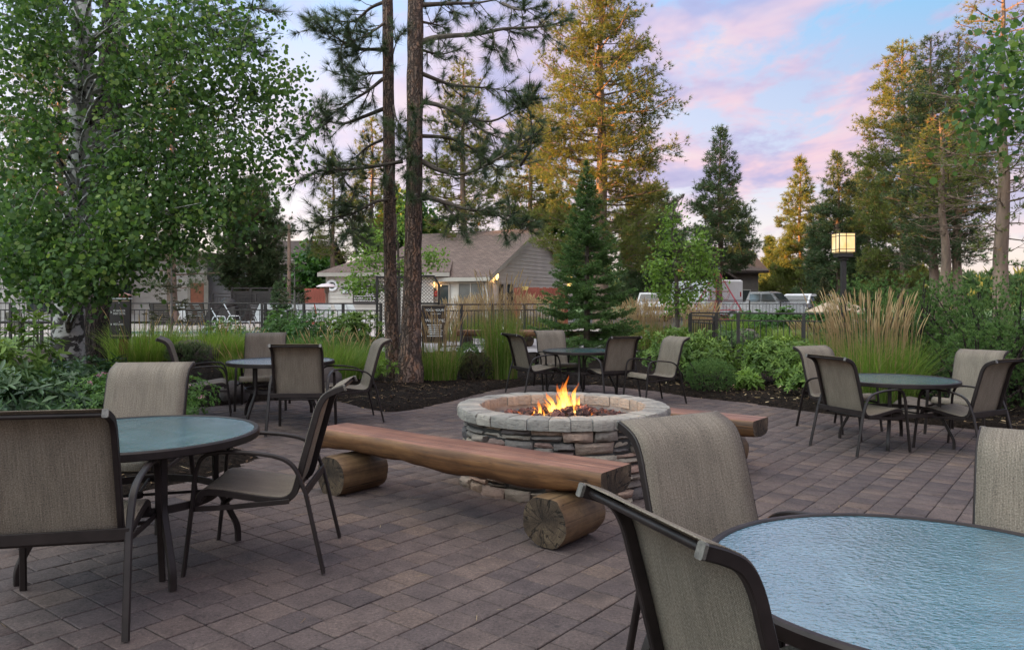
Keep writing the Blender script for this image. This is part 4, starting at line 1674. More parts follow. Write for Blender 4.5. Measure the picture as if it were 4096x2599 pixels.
near_pine('pine_tree', 'thinner of the twin pine trunks behind the dining tables', ((395 - 512) / F * 14.1, 14.1),
          [(395, 378), (392, 340), (390, 250), (389, 150), (388, 60), (387, -40), (386, -100)], [.165, .125, .112, .105, .10, .095, .09],
          [(cq((670, 440), (560, 450), (450, 470), (300, 420)), .6, 14, .035),
           (cq((660, 480), (560, 560), (430, 640), (290, 740)), -.6, 20, .035),
           (cq((660, 665), (520, 720), (400, 755), (280, 720), (180, 690)), .5, 20, .04),
           (cq((780, 985), (640, 1010), (500, 1030), (330, 1040), (240, 1055), (60, 1150)), -.8, 26, .04),
           (cq((660, 850), (560, 900), (480, 970), (380, 1010)), .8, 14, .03),
           (cq((740, 1215), (620, 1230), (480, 1300), (330, 1340), (200, 1430)), -.8, 24, .035),
           (cq((660, 300), (560, 300), (480, 285), (370, 225), (240, 130)), -.7, 24, .04),
           (cq((670, 10), (580, 50), (480, 130), (350, 120), (220, 100)), .5, 22, .035),
           (cq((690, 120), (600, 190), (480, 250)), -.6, 12, .03),
           (cq((400, 1040), (430, 1110), (480, 1190), (420, 1310)), -.5, 12, .025),
           (cq((330, 740), (240, 800), (150, 850)), -.4, 9, .025),
           (cq((480, 1300), (470, 1400), (560, 1470)), -.6, 11, .025),
           (cq((720, 1000), (700, 1060), (660, 1100)), -.7, 7, .025),
           (cq((720, 640), (740, 720), (790, 800)), -.7, 8, .03),
           (cq((700, 430), (720, 330), (760, 200)), -.5, 9, .03),
           (cq((420, 240), (400, 350), (460, 450)), -.6, 11, .02)],
          72, 14.1, g1)
near_pine('pine_tree', 'dark furrowed pine trunk right beside the white aspen trunk', ((96 - 512) / F * 13.0, 13.0),
          [(96, 372), (98, 300), (104, 200), (112, 60), (118, -60), (122, -140)], [.33, .24, .21, .19, .17, .15],
          [([(116, 20), (160, 30), (200, 22), (240, 8), (283, 12)], -2.5, 26, .05),
           ([(115, 40), (160, 60), (210, 50), (256, 42)], -2.0, 18, .04),
           ([(112, -10), (60, 0), (20, 8)], -2.5, 18, .04),
           ([(118, -20), (170, -8), (215, 10), (236, 44), (240, 66)], -2.8, 22, .04),
           ([(118, -40), (200, -30), (270, -10)], -2.0, 16, .04)],
          73, 13.0, g1 + ' and aspen', bark=m_bark_dark)

# ---- aspen at the left -----------------------------------------------------
def leafy_tree(name, label, base, trunk_pts, trunk_r, blobs, n_leaf, leaf, mat, bark, seed, ratio=.9, droop=.4, cat='tree', group=None, limbs=26, cluster=9, crad=.16, limb_r=.035, edge=.75, clear=False):
    """blobs: ellipsoids (centre, radii, weight) in world space that the foliage clusters fill"""
    global rng
    rng = np.random.default_rng(seed)
    rd = random.Random(seed)
    t = thing(name, label, cat, base, 0, group)
    org = np.array(base)
    tr = MB()
    cp = crom([Vector(p) - Vector(base) for p in trunk_pts], 5)
    rr = np.interp(np.linspace(0, 1, len(cp)), np.linspace(0, 1, len(trunk_r)), trunk_r)
    tr.tube(cp, list(rr), 16, wob=.03)
    tr.build('trunk', bark, t, smooth=75)
    wts = np.array([b[2] for b in blobs], float)
    wts /= wts.sum()
    nc = max(1, n_leaf // cluster)
    which = rng.choice(len(blobs), nc, p=wts)
    cen = np.array([b[0] for b in blobs])[which]
    rad = np.array([b[1] for b in blobs])[which]
    d = rand_unit(nc)
    r = rng.random(nc) ** (1 / 3 * (1 + edge))
    CC = cen + d * rad * r[:, None]
    if clear:
        # the stem stays partly open to view: few clusters hang right in front of it
        tx = np.interp(CC[:, 2], [0, 6], [trunk_pts[0][0], trunk_pts[-1][0]])
        k = (np.abs(CC[:, 0] / CC[:, 1] - tx / trunk_pts[1][1]) < .026) & (CC[:, 1] < trunk_pts[0][1]) & (rng.random(nc) < .8) & (CC[:, 2] > 2.2)
        CC = CC[~k]
        nc = len(CC)
    # limbs reach to some of the clusters
    wood = MB()
    idx = rng.choice(nc, min(nc, limbs), replace=False)
    for i in idx:
        e = Vector(CC[i] - org)
        k = rd.uniform(.25, .95)
        j = int(k * (len(cp) - 2))
        best = min(range(len(cp)), key=lambda q: abs(cp[q].z - (e.z - .25 * (e - cp[q]).length * .6)))
        s = cp[best]
        mid = s.lerp(e, .5) + Vector((rd.uniform(-.2, .2), rd.uniform(-.2, .2), rd.uniform(0, .25)))
        pth = crom([s, mid, e], 4)
        wood.tube(pth, [max(.004, limb_r * (1 - .9 * q / (len(pth) - 1))) for q in range(len(pth))], 5, cap=False)
        for _ in range(4):
            q = pth[rd.randrange(3, len(pth))]
            near = CC[rng.integers(0, nc)] - org
            dd = np.linalg.norm(CC - org - np.array(q), axis=1)
            nb_ = np.argsort(dd)[rd.randrange(1, 12)]
            wood.tube([q, q.lerp(Vector(CC[nb_] - org), .5) + Vector((0, 0, .05)), Vector(CC[nb_] - org)], [.008, .006, .003], 4, cap=False)
    wood.build('limbs', bark if name == 'aspen_tree' else m_twig, t, smooth=60)
    P = np.repeat(CC, cluster, 0) + rng.normal(0, crad, (nc * cluster, 3))
    A = rand_unit(len(P)) + np.array([0, 0, -droop])
    N0 = rand_unit(len(P)) + np.array([0, -.5, .5])
    V, Fq = leaf_arrays(P - org, A, rng.uniform(.55, 1.2, len(P)) * leaf, ratio, .12, N0, .08)
    cl = np.repeat(rng.normal(0, .2, nc), cluster)
    T = np.clip(.42 + cl + rng.normal(0, .2, len(P)), 0, 1)
    mesh_np('crown', V, Fq, mat, np.repeat(T, 6), parent=t)
    return t


AX, AY = (67 - 512) / F * 11.6, 11.6
aspen_blobs = []


def ab(px, py, D, rx, rz, w_, rd_=.9):
    p = at(px, py, D)
    aspen_blobs.append(((p.x, p.y, p.z), (rx / F * D, rd_, rz / F * D), w_))


for a in [(40, 60, 9.6, 75, 80, 1.3), (120, 70, 9.8, 80, 75, 1.3), (195, 75, 10.0, 70, 70, 1.1), (245, 95, 10.2, 45, 60, .62), (282, 85, 10.3, 26, 45, .16),
          (285, 150, 10.3, 20, 55, .13), (40, 150, 9.2, 75, 60, 1.2), (120, 160, 9.5, 75, 60, 1.3), (200, 160, 9.8, 70, 65, 1.1), (255, 165, 10.0, 28, 55, .35), (40, 225, 8.8, 75, 50, 1.2), (115, 220, 9.0, 70, 45, 1.1), (180, 215, 9.5, 62, 38, .8),
          (235, 205, 9.8, 30, 32, .3), (85, 268, 8.6, 38, 30, .6), (25, 272, 8.6, 40, 30, .55), (128, 258, 9.0, 34, 26, .42), (80, 290, 8.4, 24, 18, .2), (175, 245, 9.4, 34, 18, .25),
          (150, 20, 10.2, 110, 50, 1.0), (30, 0, 9.6, 80, 60, .9), (230, 30, 10.4, 50, 35, .4), (300, 122, 10.3, 14, 12, .05), (303, 160, 10.3, 10, 10, .03)]:
    ab(*a)
aspen = leafy_tree('aspen_tree', 'white-barked aspen with round green leaves filling the upper left', (AX, AY, gz(AX, AY)),
                   [(AX, AY, gz(AX, AY) - .1), tuple(at(69, 320, 11.5)), tuple(at(75, 240, 11.3)), tuple(at(81, 150, 11.1)), tuple(at(82, 60, 11.0)), tuple(at(80, -40, 11.0)), tuple(at(76, -120, 11.0))],
                   [.27, .205, .18, .16, .145, .12, .08], aspen_blobs, 27000, .063, m_leaf_aspen, m_aspen, 81, clear=True, ratio=.98, droop=.9, limbs=130, cluster=15, crad=.115, limb_r=.035)
aspen_blobs = []
for a in [(1000, 70, 6.4, 38, 26, 1, .5), (985, 110, 6.4, 24, 18, .8, .4), (1020, 120, 6.5, 25, 30, .9, .4), (975, 140, 6.5, 10, 12, .15, .3), (1040, 50, 6.6, 40, 40, 1.0, .6), (1015, 40, 6.5, 18, 12, .3, .4)]:
    ab(*a[:6], rd_=a[6])
bx_, by_ = 6.6, 6.9
leafy_tree('aspen_tree', 'aspen branch with round leaves reaching in at the upper right corner', (bx_, by_, gz(bx_, by_)),
           [(bx_, by_, gz(bx_, by_) - .05), (bx_ + .05, by_, 1.5), (bx_, by_ - .1, 3.0), (bx_ - .05, by_, 4.6)], [.11, .09, .075, .04], aspen_blobs, 1100, .062, m_leaf_aspen, m_aspen, 82, ratio=.98, droop=.9, limbs=16, cluster=7, crad=.12, limb_r=.018)

# ---- other broadleaved trees ----------------------------------------------
def blob_at(px, py, D, rx, rz, w_=1.0, dep=None):
    p = at(px, py, D)
    return ((p.x, p.y, p.z), (rx / F * D, dep if dep else rx / F * D, rz / F * D), w_)


mx, my = (677 - 512) / F * 17.0, 17.0
leafy_tree('maple_tree', 'small light green maple with reddish stems beside the spruce', (mx, my, gz(mx, my)),
           [(mx, my, gz(mx, my)), tuple(at(677, 300, 17)), tuple(at(675, 260, 17)), tuple(at(672, 225, 17)), tuple(at(674, 206, 17))], [.06, .05, .04, .025, .012],
           [blob_at(671, 222, 17, 10, 14, .4), blob_at(668, 243, 17, 15, 9, .7), blob_at(690, 250, 17, 16, 10, .7), blob_at(660, 266, 17, 17, 9, .7), blob_at(686, 272, 17, 20, 9, .9),
            blob_at(704, 262, 17, 16, 20, .8), blob_at(664, 292, 17, 16, 9, .6), blob_at(690, 295, 17, 24, 10, .8), blob_at(700, 236, 17, 9, 9, .25), blob_at(676, 306, 17, 18, 6, .35), blob_at(712, 280, 17, 9, 14, .3), blob_at(656, 280, 17, 7, 10, .25), blob_at(680, 208, 17, 8, 6, .12)],
           3300, .085, m_leaf_maple, m_twig, 83, ratio=.62, droop=.25, limbs=26, cluster=7, crad=.10, limb_r=.022)
mx, my = (399 - 512) / F * 21, 21.0
leafy_tree('maple_tree', 'slender young maple with thin leaves behind the twin trunks', (mx, my, gz(mx, my)),
           [(mx, my, gz(mx, my)), tuple(at(399, 290, 21)), tuple(at(398, 250, 21)), tuple(at(396, 215, 21))], [.05, .04, .03, .012],
           [blob_at(370, 262, 21, 20, 16, 1.0), blob_at(358, 284, 21, 14, 10, .6), blob_at(380, 240, 21, 18, 18, .7), blob_at(404, 225, 21, 12, 20, .6), blob_at(432, 258, 21, 12, 14, .45), blob_at(404, 270, 21, 14, 18, .6), blob_at(372, 288, 21, 16, 8, .4)],
           2300, .10, m_leaf_maple, m_twig, 84, ratio=.6, droop=.25, limbs=22, cluster=6, crad=.12, limb_r=.02)
for i, (px, D, lab, bl, n_) in enumerate([
        (552, 52, 'full green broadleaf tree behind the gable end of the house', [blob_at(552, 240, 52, 26, 40, 1.0), blob_at(540, 262, 52, 18, 30, .6), blob_at(572, 262, 52, 18, 30, .6), blob_at(560, 215, 52, 14, 14, .3)], 5200),
        (407, 52, 'bright green broadleaf tree behind the house roof at the twin trunks', [blob_at(405, 218, 52, 22, 26, 1.0), blob_at(430, 230, 52, 16, 16, .6), blob_at(380, 240, 52, 20, 26, .7)], 4000),
        (312, 56, 'rounded green tree left of the small hipped roof', [blob_at(314, 272, 56, 16, 26, 1.0), blob_at(304, 286, 56, 10, 16, .5)], 2600)]):
    x, y = (px - 512) / F * D, D
    leafy_tree('broadleaf_tree', lab, (x, y, gz(x, y)), [(x, y, gz(x, y)), (x + .1, y, 2.0), (x, y, 4.0), (x, y, 6.0)], [.22, .18, .12, .05], bl, n_, .34, m_leaf_tree, m_bark_far, 85 + i, ratio=.7, droop=.2, limbs=16, cluster=9, crad=.42, limb_r=.06, edge=.2)

# ---- young spruce ----------------------------------------------------------
def spruce(name, label, base, H, R0, seed, mat, whorl=.21, per=9, nl=.045, dens=26, sparse=1.0, droop=-.1, start=.03, bark=None, twig_sp=.13, nw=.012, group=None, prof=.82):
    global rng
    rng = np.random.default_rng(seed)
    rd = random.Random(seed)
    t = thing(name, label, 'tree', base, 0, group)
    wood = MB()
    wood.tube([(0, 0, -.05), (0, 0, H * .5), (0, 0, H)], [.016 * H + .012, .009 * H + .008, .004], 8)
    z = start * H
    Ps, Ds, Ls = [], [], []
    while z < H * .985:
        u = z / H
        for k in range(per):
            if rd.random() > sparse:
                continue
            az = rd.uniform(0, 6.283)
            L = R0 * ((1 - u) ** prof) * rd.uniform(.75, 1.08) + .03
            o_ = Vector((math.cos(az), math.sin(az), 0))
            p0 = Vector((0, 0, z + rd.uniform(-.05, .05)))
            lift = droop + .55 * u
            pts = [p0, p0 + o_ * L * .5 + Vector((0, 0, L * (lift * .5 - .04))), p0 + o_ * L + Vector((0, 0, L * (lift + .10)))]
            wood.tube(pts, [.010 * L + .004, .006 * L + .003, .002], 4, cap=False)
            tw = [(pts, L, 1.0)]
            ns = int(L / twig_sp)
            for j in range(ns):
                s = .18 + .8 * (j + rd.random()) / max(1, ns)
                b0 = pts[0].lerp(pts[1], s * 2) if s < .5 else pts[1].lerp(pts[2], s * 2 - 1)
                for sd in (-1, 1):
                    ll = L * .42 * (1.12 - s) * rd.uniform(.7, 1.1) + .03
                    e = b0 + (Vector((-o_.y, o_.x, 0)) * sd * .75 + o_ * .7).normalized() * ll + Vector((0, 0, ll * rd.uniform(-.18, .12)))
                    tw.append(([b0, e], ll, .8))
            for ch, ll, q in tw:
                n_ = max(4, int(ll * dens))
                p, d, tt_ = poly_points(ch, n_)
                Ps.append(p)
                Ds.append(d)
        z += whorl * (1 - .45 * u) * rd.uniform(.8, 1.2)
    wood.build('trunk', bark or m_twig, t, smooth=60)
    P = np.concatenate(Ps)
    D = np.concatenate(Ds)
    k = 5
    V, Ft = needle_arrays(P, D * .9, np.full(len(P), nl), k, nw, 1.15)
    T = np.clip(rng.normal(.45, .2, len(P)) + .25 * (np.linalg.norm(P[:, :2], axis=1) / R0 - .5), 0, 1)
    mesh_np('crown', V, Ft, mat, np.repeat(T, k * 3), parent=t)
    return t


sx, sy = (587 - 512) / F * 19.0, 19.0
spruce('spruce_tree', 'dense young green spruce behind the fire pit tables', (sx, sy, gz(sx, sy)), 4.8, 1.62, 91, m_spruce, whorl=.23, per=12, nl=.07, dens=40, droop=-.06, nw=.015, prof=1.12)
sx, sy = (566 - 512) / F * 16.2, 16.2
spruce('spruce_seedling', 'low spreading conifer at the foot of the young spruce', (sx, sy, gz(sx, sy)), .55, .8, 94, m_spruce, whorl=.10, per=7, nl=.05, dens=30, droop=.1, nw=.014)
sx, sy = (171.5 - 512) / F * 16.0, 16.0
spruce('fir_tree', 'small sparse fir with a bare grey trunk beside the brown sign', (sx, sy, gz(sx, sy)), EYE - (259 - HY) / F * 16 - gz(sx, sy), .82, 92, m_brownfir, whorl=.22, per=6, nl=.055, dens=26, sparse=.7, droop=-.05, start=.42, bark=m_deadtwig, nw=.014)
sx, sy = (294.6 - 512) / F * 18.5, 18.5
spruce('fir_tree', 'small browning fir with a thin grey trunk left of the twin pines', (sx, sy, gz(sx, sy)), EYE - (259 - HY) / F * 18.5 - gz(sx, sy), .85, 93, m_brownfir, whorl=.24, per=5, nl=.05, dens=20, sparse=.6, droop=-.02, start=.45, bark=m_deadtwig, nw=.013)
sx, sy = (279 - 512) / F * 30, 30.0
spruce('fir_tree', 'small blue spruce by the pool deck fence', (sx, sy, gz(sx, sy)), 2.0, .75, 95, m_needle_blue_shaded, whorl=.2, per=8, nl=.10, dens=14, droop=.05, nw=.03)
sx, sy = (824 - 512) / F * 30, 30.0
spruce('fir_tree', 'small rust-coloured fir near the parked vehicles', (sx, sy, gz(sx, sy)), 2.2, .6, 96, m_brownfir, whorl=.2, per=8, nl=.11, dens=14, droop=.05, nw=.03)

# ---- grasses ---------------------------------------------------------------
def grass(name, label, base, r, h, n, seed, lean=.45, w_=.009, seeds=0, seed_h=None, seed_spread=.3, tint=.45, group=None, cat='grass', dz=0.0, kind=None):
    global rng
    rng = np.random.default_rng(seed)
    t = thing(name, label, cat, (base[0], base[1], gz(*base) - .02 + dz), 0, group)
    ang = rng.uniform(0, 2 * np.pi, n)
    rr = r * .32 * np.sqrt(rng.random(n))
    B = np.stack([rr * np.cos(ang), rr * np.sin(ang), np.zeros(n)], 1)
    a2 = ang + rng.normal(0, .6, n)
    hh = h * rng.uniform(.55, 1.08, n)
    ln = lean * rng.uniform(.1, 1.25, n) * (.35 + rr / (r * .32 + 1e-6) * .65)
    out_ = np.stack([np.cos(a2), np.sin(a2), np.zeros(n)], 1)
    side = np.stack([-np.sin(a2 + rng.normal(0, .9, n)), np.cos(a2 + rng.normal(0, .9, n)), np.zeros(n)], 1)
    side = unit(side)
    ts = [0, .3, .6, .85, 1.0]
    V = []
    for s in ts:
        c = B + out_ * (hh * ln * s ** 2)[:, None] + np.array([0, 0, 1.0]) * (hh * (s - .30 * ln * s ** 2.5))[:, None]
        wd = w_ * (1 - s) ** .6 + .0006
        V += [c - side * wd / 2, c + side * wd / 2]
    V = np.stack(V, 1).reshape(-1, 3)
    m = len(ts) * 2
    b = (np.arange(n) * m)[:, None]
    Fq = np.concatenate([b + np.array([[2 * i, 2 * i + 1, 2 * i + 3, 2 * i + 2]]) for i in range(len(ts) - 1)], 0)
    T = np.clip(rng.normal(tint, .2, n), 0, .9)
    dry = rng.random(n) < .05
    T[dry] = 1.0
    mesh_np('blades', V, Fq, m_grass, np.repeat(T, m), parent=t)
    if seeds:
        sh = (seed_h or h * 1.35) * rng.uniform(.74, 1.06, seeds)
        ang = rng.uniform(0, 2 * np.pi, seeds)
        o2 = np.stack([np.cos(ang), np.sin(ang), np.zeros(seeds)], 1)
        b0 = o2 * (r * .3 * np.sqrt(rng.random(seeds)))[:, None]
        sp = seed_spread * rng.random(seeds) ** .7
        top = b0 + o2 * (sh * sp)[:, None] + np.array([0, 0, 1.0]) * sh[:, None]
        V, T, Fq = [], [], []
        # stem (thin strip x2) and spindle head
        hl = rng.uniform(.16, .27, seeds)
        dirv = unit(top - b0 + o2 * .15)
        for i in range(seeds):
            mid = b0[i] * .5 + top[i] * .5 - o2[i] * .06 * sh[i] * sp[i]
            d = dirv[i]
            s1 = unit(np.cross(d, [0.3, .9, .1]))
            s2 = np.cross(d, s1)
            hb = top[i] - d * hl[i]
            k0 = len(V)
            for (c, wd) in ((b0[i], .0035), (mid, .003), (hb, .0026)):
                V += [c - s1 * wd, c + s2 * wd, c + s1 * wd - s2 * wd]
                T += [.25] * 3
            for (a, c) in ((0, 3), (3, 6)):
                for j in range(3):
                    Fq.append((k0 + a + j, k0 + a + (j + 1) % 3, k0 + c + (j + 1) % 3, k0 + c + j))
            k1 = len(V)
            tv = np.clip(rng.normal(.5, .22), 0, 1)
            for s, wd in ((0, .0025), (.2, .0058), (.55, .0072), (.85, .004), (1.0, .001)):
                c = hb + d * hl[i] * s + o2[i] * .03 * s * s
                for j in range(4):
                    an = j * np.pi / 2
                    V.append(c + (s1 * np.cos(an) + s2 * np.sin(an)) * wd * rng.uniform(.7, 1.3))
                    T.append(tv)
            for q in range(4):
                for j in range(4):
                    Fq.append((k1 + q * 4 + j, k1 + q * 4 + (j + 1) % 4, k1 + q * 4 + 4 + (j + 1) % 4, k1 + q * 4 + 4 + j))
        mesh_np('seed_heads', np.array(V), np.array(Fq), m_seed, np.array(T), parent=t)
    return t


GG = 'ornamental grass clumps'
def gpx(px, D):
    return ((px - 512) / F * D, D)


grass('feather_grass', 'large feather reed grass clump with tan plumes behind the right-hand table', gpx(868, 11.2), 1.9, 1.15, 3200, 101, .6, .0075, 200, 1.68, .19, .5, GG)
grass('feather_grass', 'feather grass with green plumes just right of the thicker pine trunk', gpx(440, 13.9), .95, .72, 800, 102, .6, .007, 90, 1.30, .24, .5, GG)
grass('feather_grass', 'tallest feather grass clump, left of the young spruce', gpx(501, 14.6), .95, 1.35, 1100, 103, .30, .0065, 85, 1.98, .17, .5, GG)
for i, (px, D, h, lab) in enumerate([
        (458, 23.8, 1.15, 'green grass clump behind the distant bench at its left end'), (472, 25.6, 1.2, 'tan-plumed grass beneath the house window'), (486, 25.2, 1.25, 'tan-plumed grass under the glass doors'),
        (520, 25.5, 1.25, 'tan-plumed grass in front of the gable end'), (534, 25.2, 1.2, 'tan-plumed grass just left of the spruce in front of the red fence'), (548, 25.8, 1.2, 'tan-plumed grass at the left edge of the spruce'),
        (628, 22.5, 1.15, 'tan grass clump just right of the spruce'), (642, 21.5, 1.2, 'tan-plumed grass in front of the white pickup'), (656, 22.0, 1.15, 'tan-plumed grass left of the maple stems'), (692, 24, 1.1, 'tan-plumed grass right of the maple under the truck'),
        (702, 25, 1.1, 'small tan grass at the left end of the right fence')]):
    grass('feather_grass', lab, gpx(px, D), 1.5, h * .72, 300, 110 + i, .4, .014, 150, h * 1.18, .22, .55, 'row of tan grasses along the pool fence')
for i, (px, D, r, h, n, tn, lab) in enumerate([
        (143, 12.6, 1.6, .62, 1100, .62, 'bright green arching grass below the brown sign'), (214, 13.2, 1.7, .55, 1200, .62, 'arching grass behind the hidden sling chair by the twin pines'), (240, 13.6, 1.5, .52, 900, .66, 'bright grass mound just left of the rear sling chair'),
        (168, 13.4, 1.2, .50, 700, .5, 'grass mound in front of the small sparse fir'), (330, 12.6, 1.3, .58, 900, .55, 'loose green grass between the far left table and the twin pines'), (350, 13.4, 1.2, .55, 700, .5, 'grass clump touching the thinner pine trunk'),
        (247, 11.6, 1.0, .40, 500, .5, 'low grass tuft at the edge of the far left table'), (312, 15.5, 1.6, .60, 800, .6, 'light grass mound behind the chair with the see-through back'), (372, 15.0, 1.2, .6, 600, .5, 'dark grass tuft right behind the thinner pine'),
        (735, 26.5, 1.2, .8, 300, .4, 'grass tuft at the foot of the climbing net'), (755, 27, 1.4, .5, 300, .6, 'yellow-green grass mound beyond the right fence'), (785, 26, 1.8, .45, 400, .75, 'pale yellowish groundcover clump beyond the right fence')]):
    grass('grass_clump', lab, gpx(px, D), r, h * 1.22, n, 130 + i, .75, .009 if D < 20 else .02, 14 if 10 < D < 16 else 0, h * 1.5, .35, tn, GG)
grass('fountain_grass', 'pinkish pale fountain grass behind the right fence', gpx(822, 23.5), 2.6, .55, 300, 150, .7, .014, 260, .8, .6, .7, GG)

# ---- shrubs ----------------------------------------------------------------
def shrub(name, label, base, rx, rz, n_wh, leaf, ratio, mat, seed, per=8, dz=0.0, up=.5, cat='shrub', group=None, ry=None, flowers=0, lumps=7):
    """whorls of leaves over and inside a lumpy dome"""
    global rng
    rng = np.random.default_rng(seed)
    rd = random.Random(seed)
    t = thing(name, label, cat, (base[0], base[1], gz(*base) + dz), 0, group)
    ry = ry or rx
    rz *= .82
    lc = [(np.array([rd.uniform(-.5, .5) * rx, rd.uniform(-.5, .5) * ry, rz * rd.uniform(.35, .62)]), rd.uniform(.5, .72)) for _ in range(lumps)]
    per_l = n_wh // lumps + 1
    Ps, Ns = [], []
    for c, s in lc:
        d = rand_unit(per_l)
        d[:, 2] = np.abs(d[:, 2]) * 1.1 - .35
        d = unit(d)
        r = rng.uniform(.62, 1.04, per_l) ** .6
        Ps.append(c + d * np.array([rx * s, ry * s, rz * s * .85]) * r[:, None])
        Ns.append(d)
    P = np.concatenate(Ps)
    Nn = np.concatenate(Ns)
    keep = P[:, 2] > .03
    P, Nn = P[keep], Nn[keep]
    n = len(P)
    ax = unit(Nn + np.array([0, 0, up]) + rng.normal(0, .25, (n, 3)))
    u = unit(np.cross(ax, rng.normal(size=(n, 3))))
    v = np.cross(ax, u)
    ang = (np.arange(per) / per * 2 * np.pi)[None, :] + rng.uniform(0, 6, (n, 1)) + rng.normal(0, .2, (n, per))
    el_ = rng.uniform(.05, .75, (n, per))
    A = (u[:, None] * np.cos(ang)[..., None] + v[:, None] * np.sin(ang)[..., None]) * np.cos(el_)[..., None] + ax[:, None] * np.sin(el_)[..., None]
    PP = np.repeat(P, per, 0) + rng.normal(0, leaf * .12, (n * per, 3))
    N0 = np.repeat(ax, per, 0) + rng.normal(0, .15, (n * per, 3))
    V, Fq = leaf_arrays(PP, A.reshape(-1, 3), rng.uniform(.7, 1.15, n * per) * leaf, ratio, .18, N0, .14)
    # leaves lighter towards the top
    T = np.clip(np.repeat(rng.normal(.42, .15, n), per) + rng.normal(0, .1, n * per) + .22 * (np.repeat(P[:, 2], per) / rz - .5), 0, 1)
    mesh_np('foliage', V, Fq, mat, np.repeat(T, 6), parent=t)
    st = MB()
    for _ in range(9):
        i = rd.randrange(n)
        e = Vector(P[i]) * .9
        st.tube([(rd.uniform(-.06, .06), rd.uniform(-.06, .06), -.03), (e.x * .45, e.y * .45, e.z * .5), e], [.014, .010, .004], 5, cap=False)
    st.build('stems', m_twig, t, smooth=60)
    if flowers:
        k = np.argsort(-P[:, 2])[:n // 2]
        k = rng.choice(k, flowers, replace=False)
        for i in k:
            q = P[i] + Nn[i] * .02 + rng.normal(0, .011, (26, 3)) * np.array([1.4, 1.4, .5]) + np.array([0, 0, .02])
            Vf, Ff = leaf_arrays(q, rand_unit(26), np.full(26, .012), .9, .1)
            mesh_np('flower_head', Vf, Ff, m_pink, np.repeat(rng.random(26), 6), parent=t)
    return t


SG = 'shrubs in the planting beds'
shrub('rhododendron', 'large-leaved rhododendron at the left edge behind the greenish table', (-4.35, 6.95), .95, .80, 420, .125, .27, m_leaf_rhodo_dark, 201, 9, group=SG)
shrub('rhododendron', 'large-leaved rhododendron sprig reaching up at the left edge by the fence', (-5.15, 7.9), .50, 1.25, 130, .125, .30, m_leaf_rhodo, 202, 8, group=SG)
shrub('rhododendron', 'dark rhododendron at the foot of the aspen trunk', (-4.95, 8.7), .75, .60, 240, .12, .27, m_leaf_rhodo_dark, 203, 9, group=SG)
shrub('spirea_bush', 'fine-leaved shrub with small pink flower heads behind the greenish table', (-3.75, 7.3), .85, .78, 1500, .035, .42, m_leaf_fine, 204, 7, group=SG, flowers=16)
shrub('spirea_bush', 'loose fine-leaved bush between the brown sign and the pink-flowered shrub', (-4.3, 9.3), .7, .62, 900, .04, .4, m_leaf_fine, 205, 7, group=SG)
shrub('rhododendron', 'broad light green rhododendron right of the table behind the fire pit', (3.25, 14.4), .80, 1.15, 560, .105, .30, m_leaf_rhodo, 206, 8, group=SG, lumps=9)
shrub('rhododendron', 'wide rhododendron below the right fence', (4.92, 14.3), .92, 1.0, 600, .10, .30, m_leaf_rhodo, 207, 8, group=SG, lumps=10)
shrub('rhododendron', 'small light rhododendron beside the chair near the feathery grass', (4.75, 12.4), .48, .62, 170, .10, .32, m_leaf_rhodo, 208, 8, group=SG)
shrub('leafy_plant', 'small bright green leafy plant right of the clipped round shrub', (4.05, 13.4), .26, .38, 60, .12, .26, m_leaf_maple, 209, 8, group=SG)
shrub('shrub', 'rounded shrub with yellowing leaves in front of the pool fence', gpx(231, 17.2), .66, 1.08, 320, .07, .42, m_leaf_fine, 210, 7, group=SG)
shrub('shrub', 'thin leafy shrub by the pool fence left of the browning fir', gpx(276, 18.2), .68, 1.25, 420, .08, .36, m_leaf_fine, 211, 7, group=SG)
shrub('shrub', 'upright laurel-like shrub right of the browning fir', gpx(352, 17.0), .66, 1.38, 420, .105, .33, m_leaf_rhodo, 212, 8, group=SG)
shrub('shrub', 'dark shrub between the browning fir and the laurel-like shrub', gpx(314, 17.6), .70, 1.35, 620, .06, .42, m_leaf_tree, 213, 7, group=SG)
shrub('shrub', 'feathery green shrub low in front of the dark pool-side shrub', gpx(322, 15.6), .62, .80, 620, .05, .22, m_leaf_fine, 214, 7, group=SG)
shrub('shrub', 'twiggy yellow-green shrub at the foot of the twin pines', gpx(384, 13.4), .34, .46, 110, .05, .5, m_leaf_maple, 215, 6, group=SG)
shrub('shrub', 'leafy bush beyond the right fence in front of the silver car', gpx(752, 28), 1.0, 1.05, 300, .14, .5, m_leaf_tree, 216, 7, group='bushes beyond the right fence')
shrub('shrub', 'leafy bush beyond the right fence left of the rusty fir', gpx(787, 29), .7, 1.2, 240, .14, .5, m_leaf_fine, 217, 7, group='bushes beyond the right fence')
shrub('shrub', 'green bush behind the tan umbrella', gpx(834, 27.5), 1.0, 1.5, 420, .13, .5, m_leaf_tree, 218, 7, group='bushes beyond the right fence')
shrub('shrub', 'low dark bush just inside the right fence by its left posts', gpx(733, 20.5), .8, .7, 320, .09, .3, m_spruce, 219, 7, group='bushes beyond the right fence')


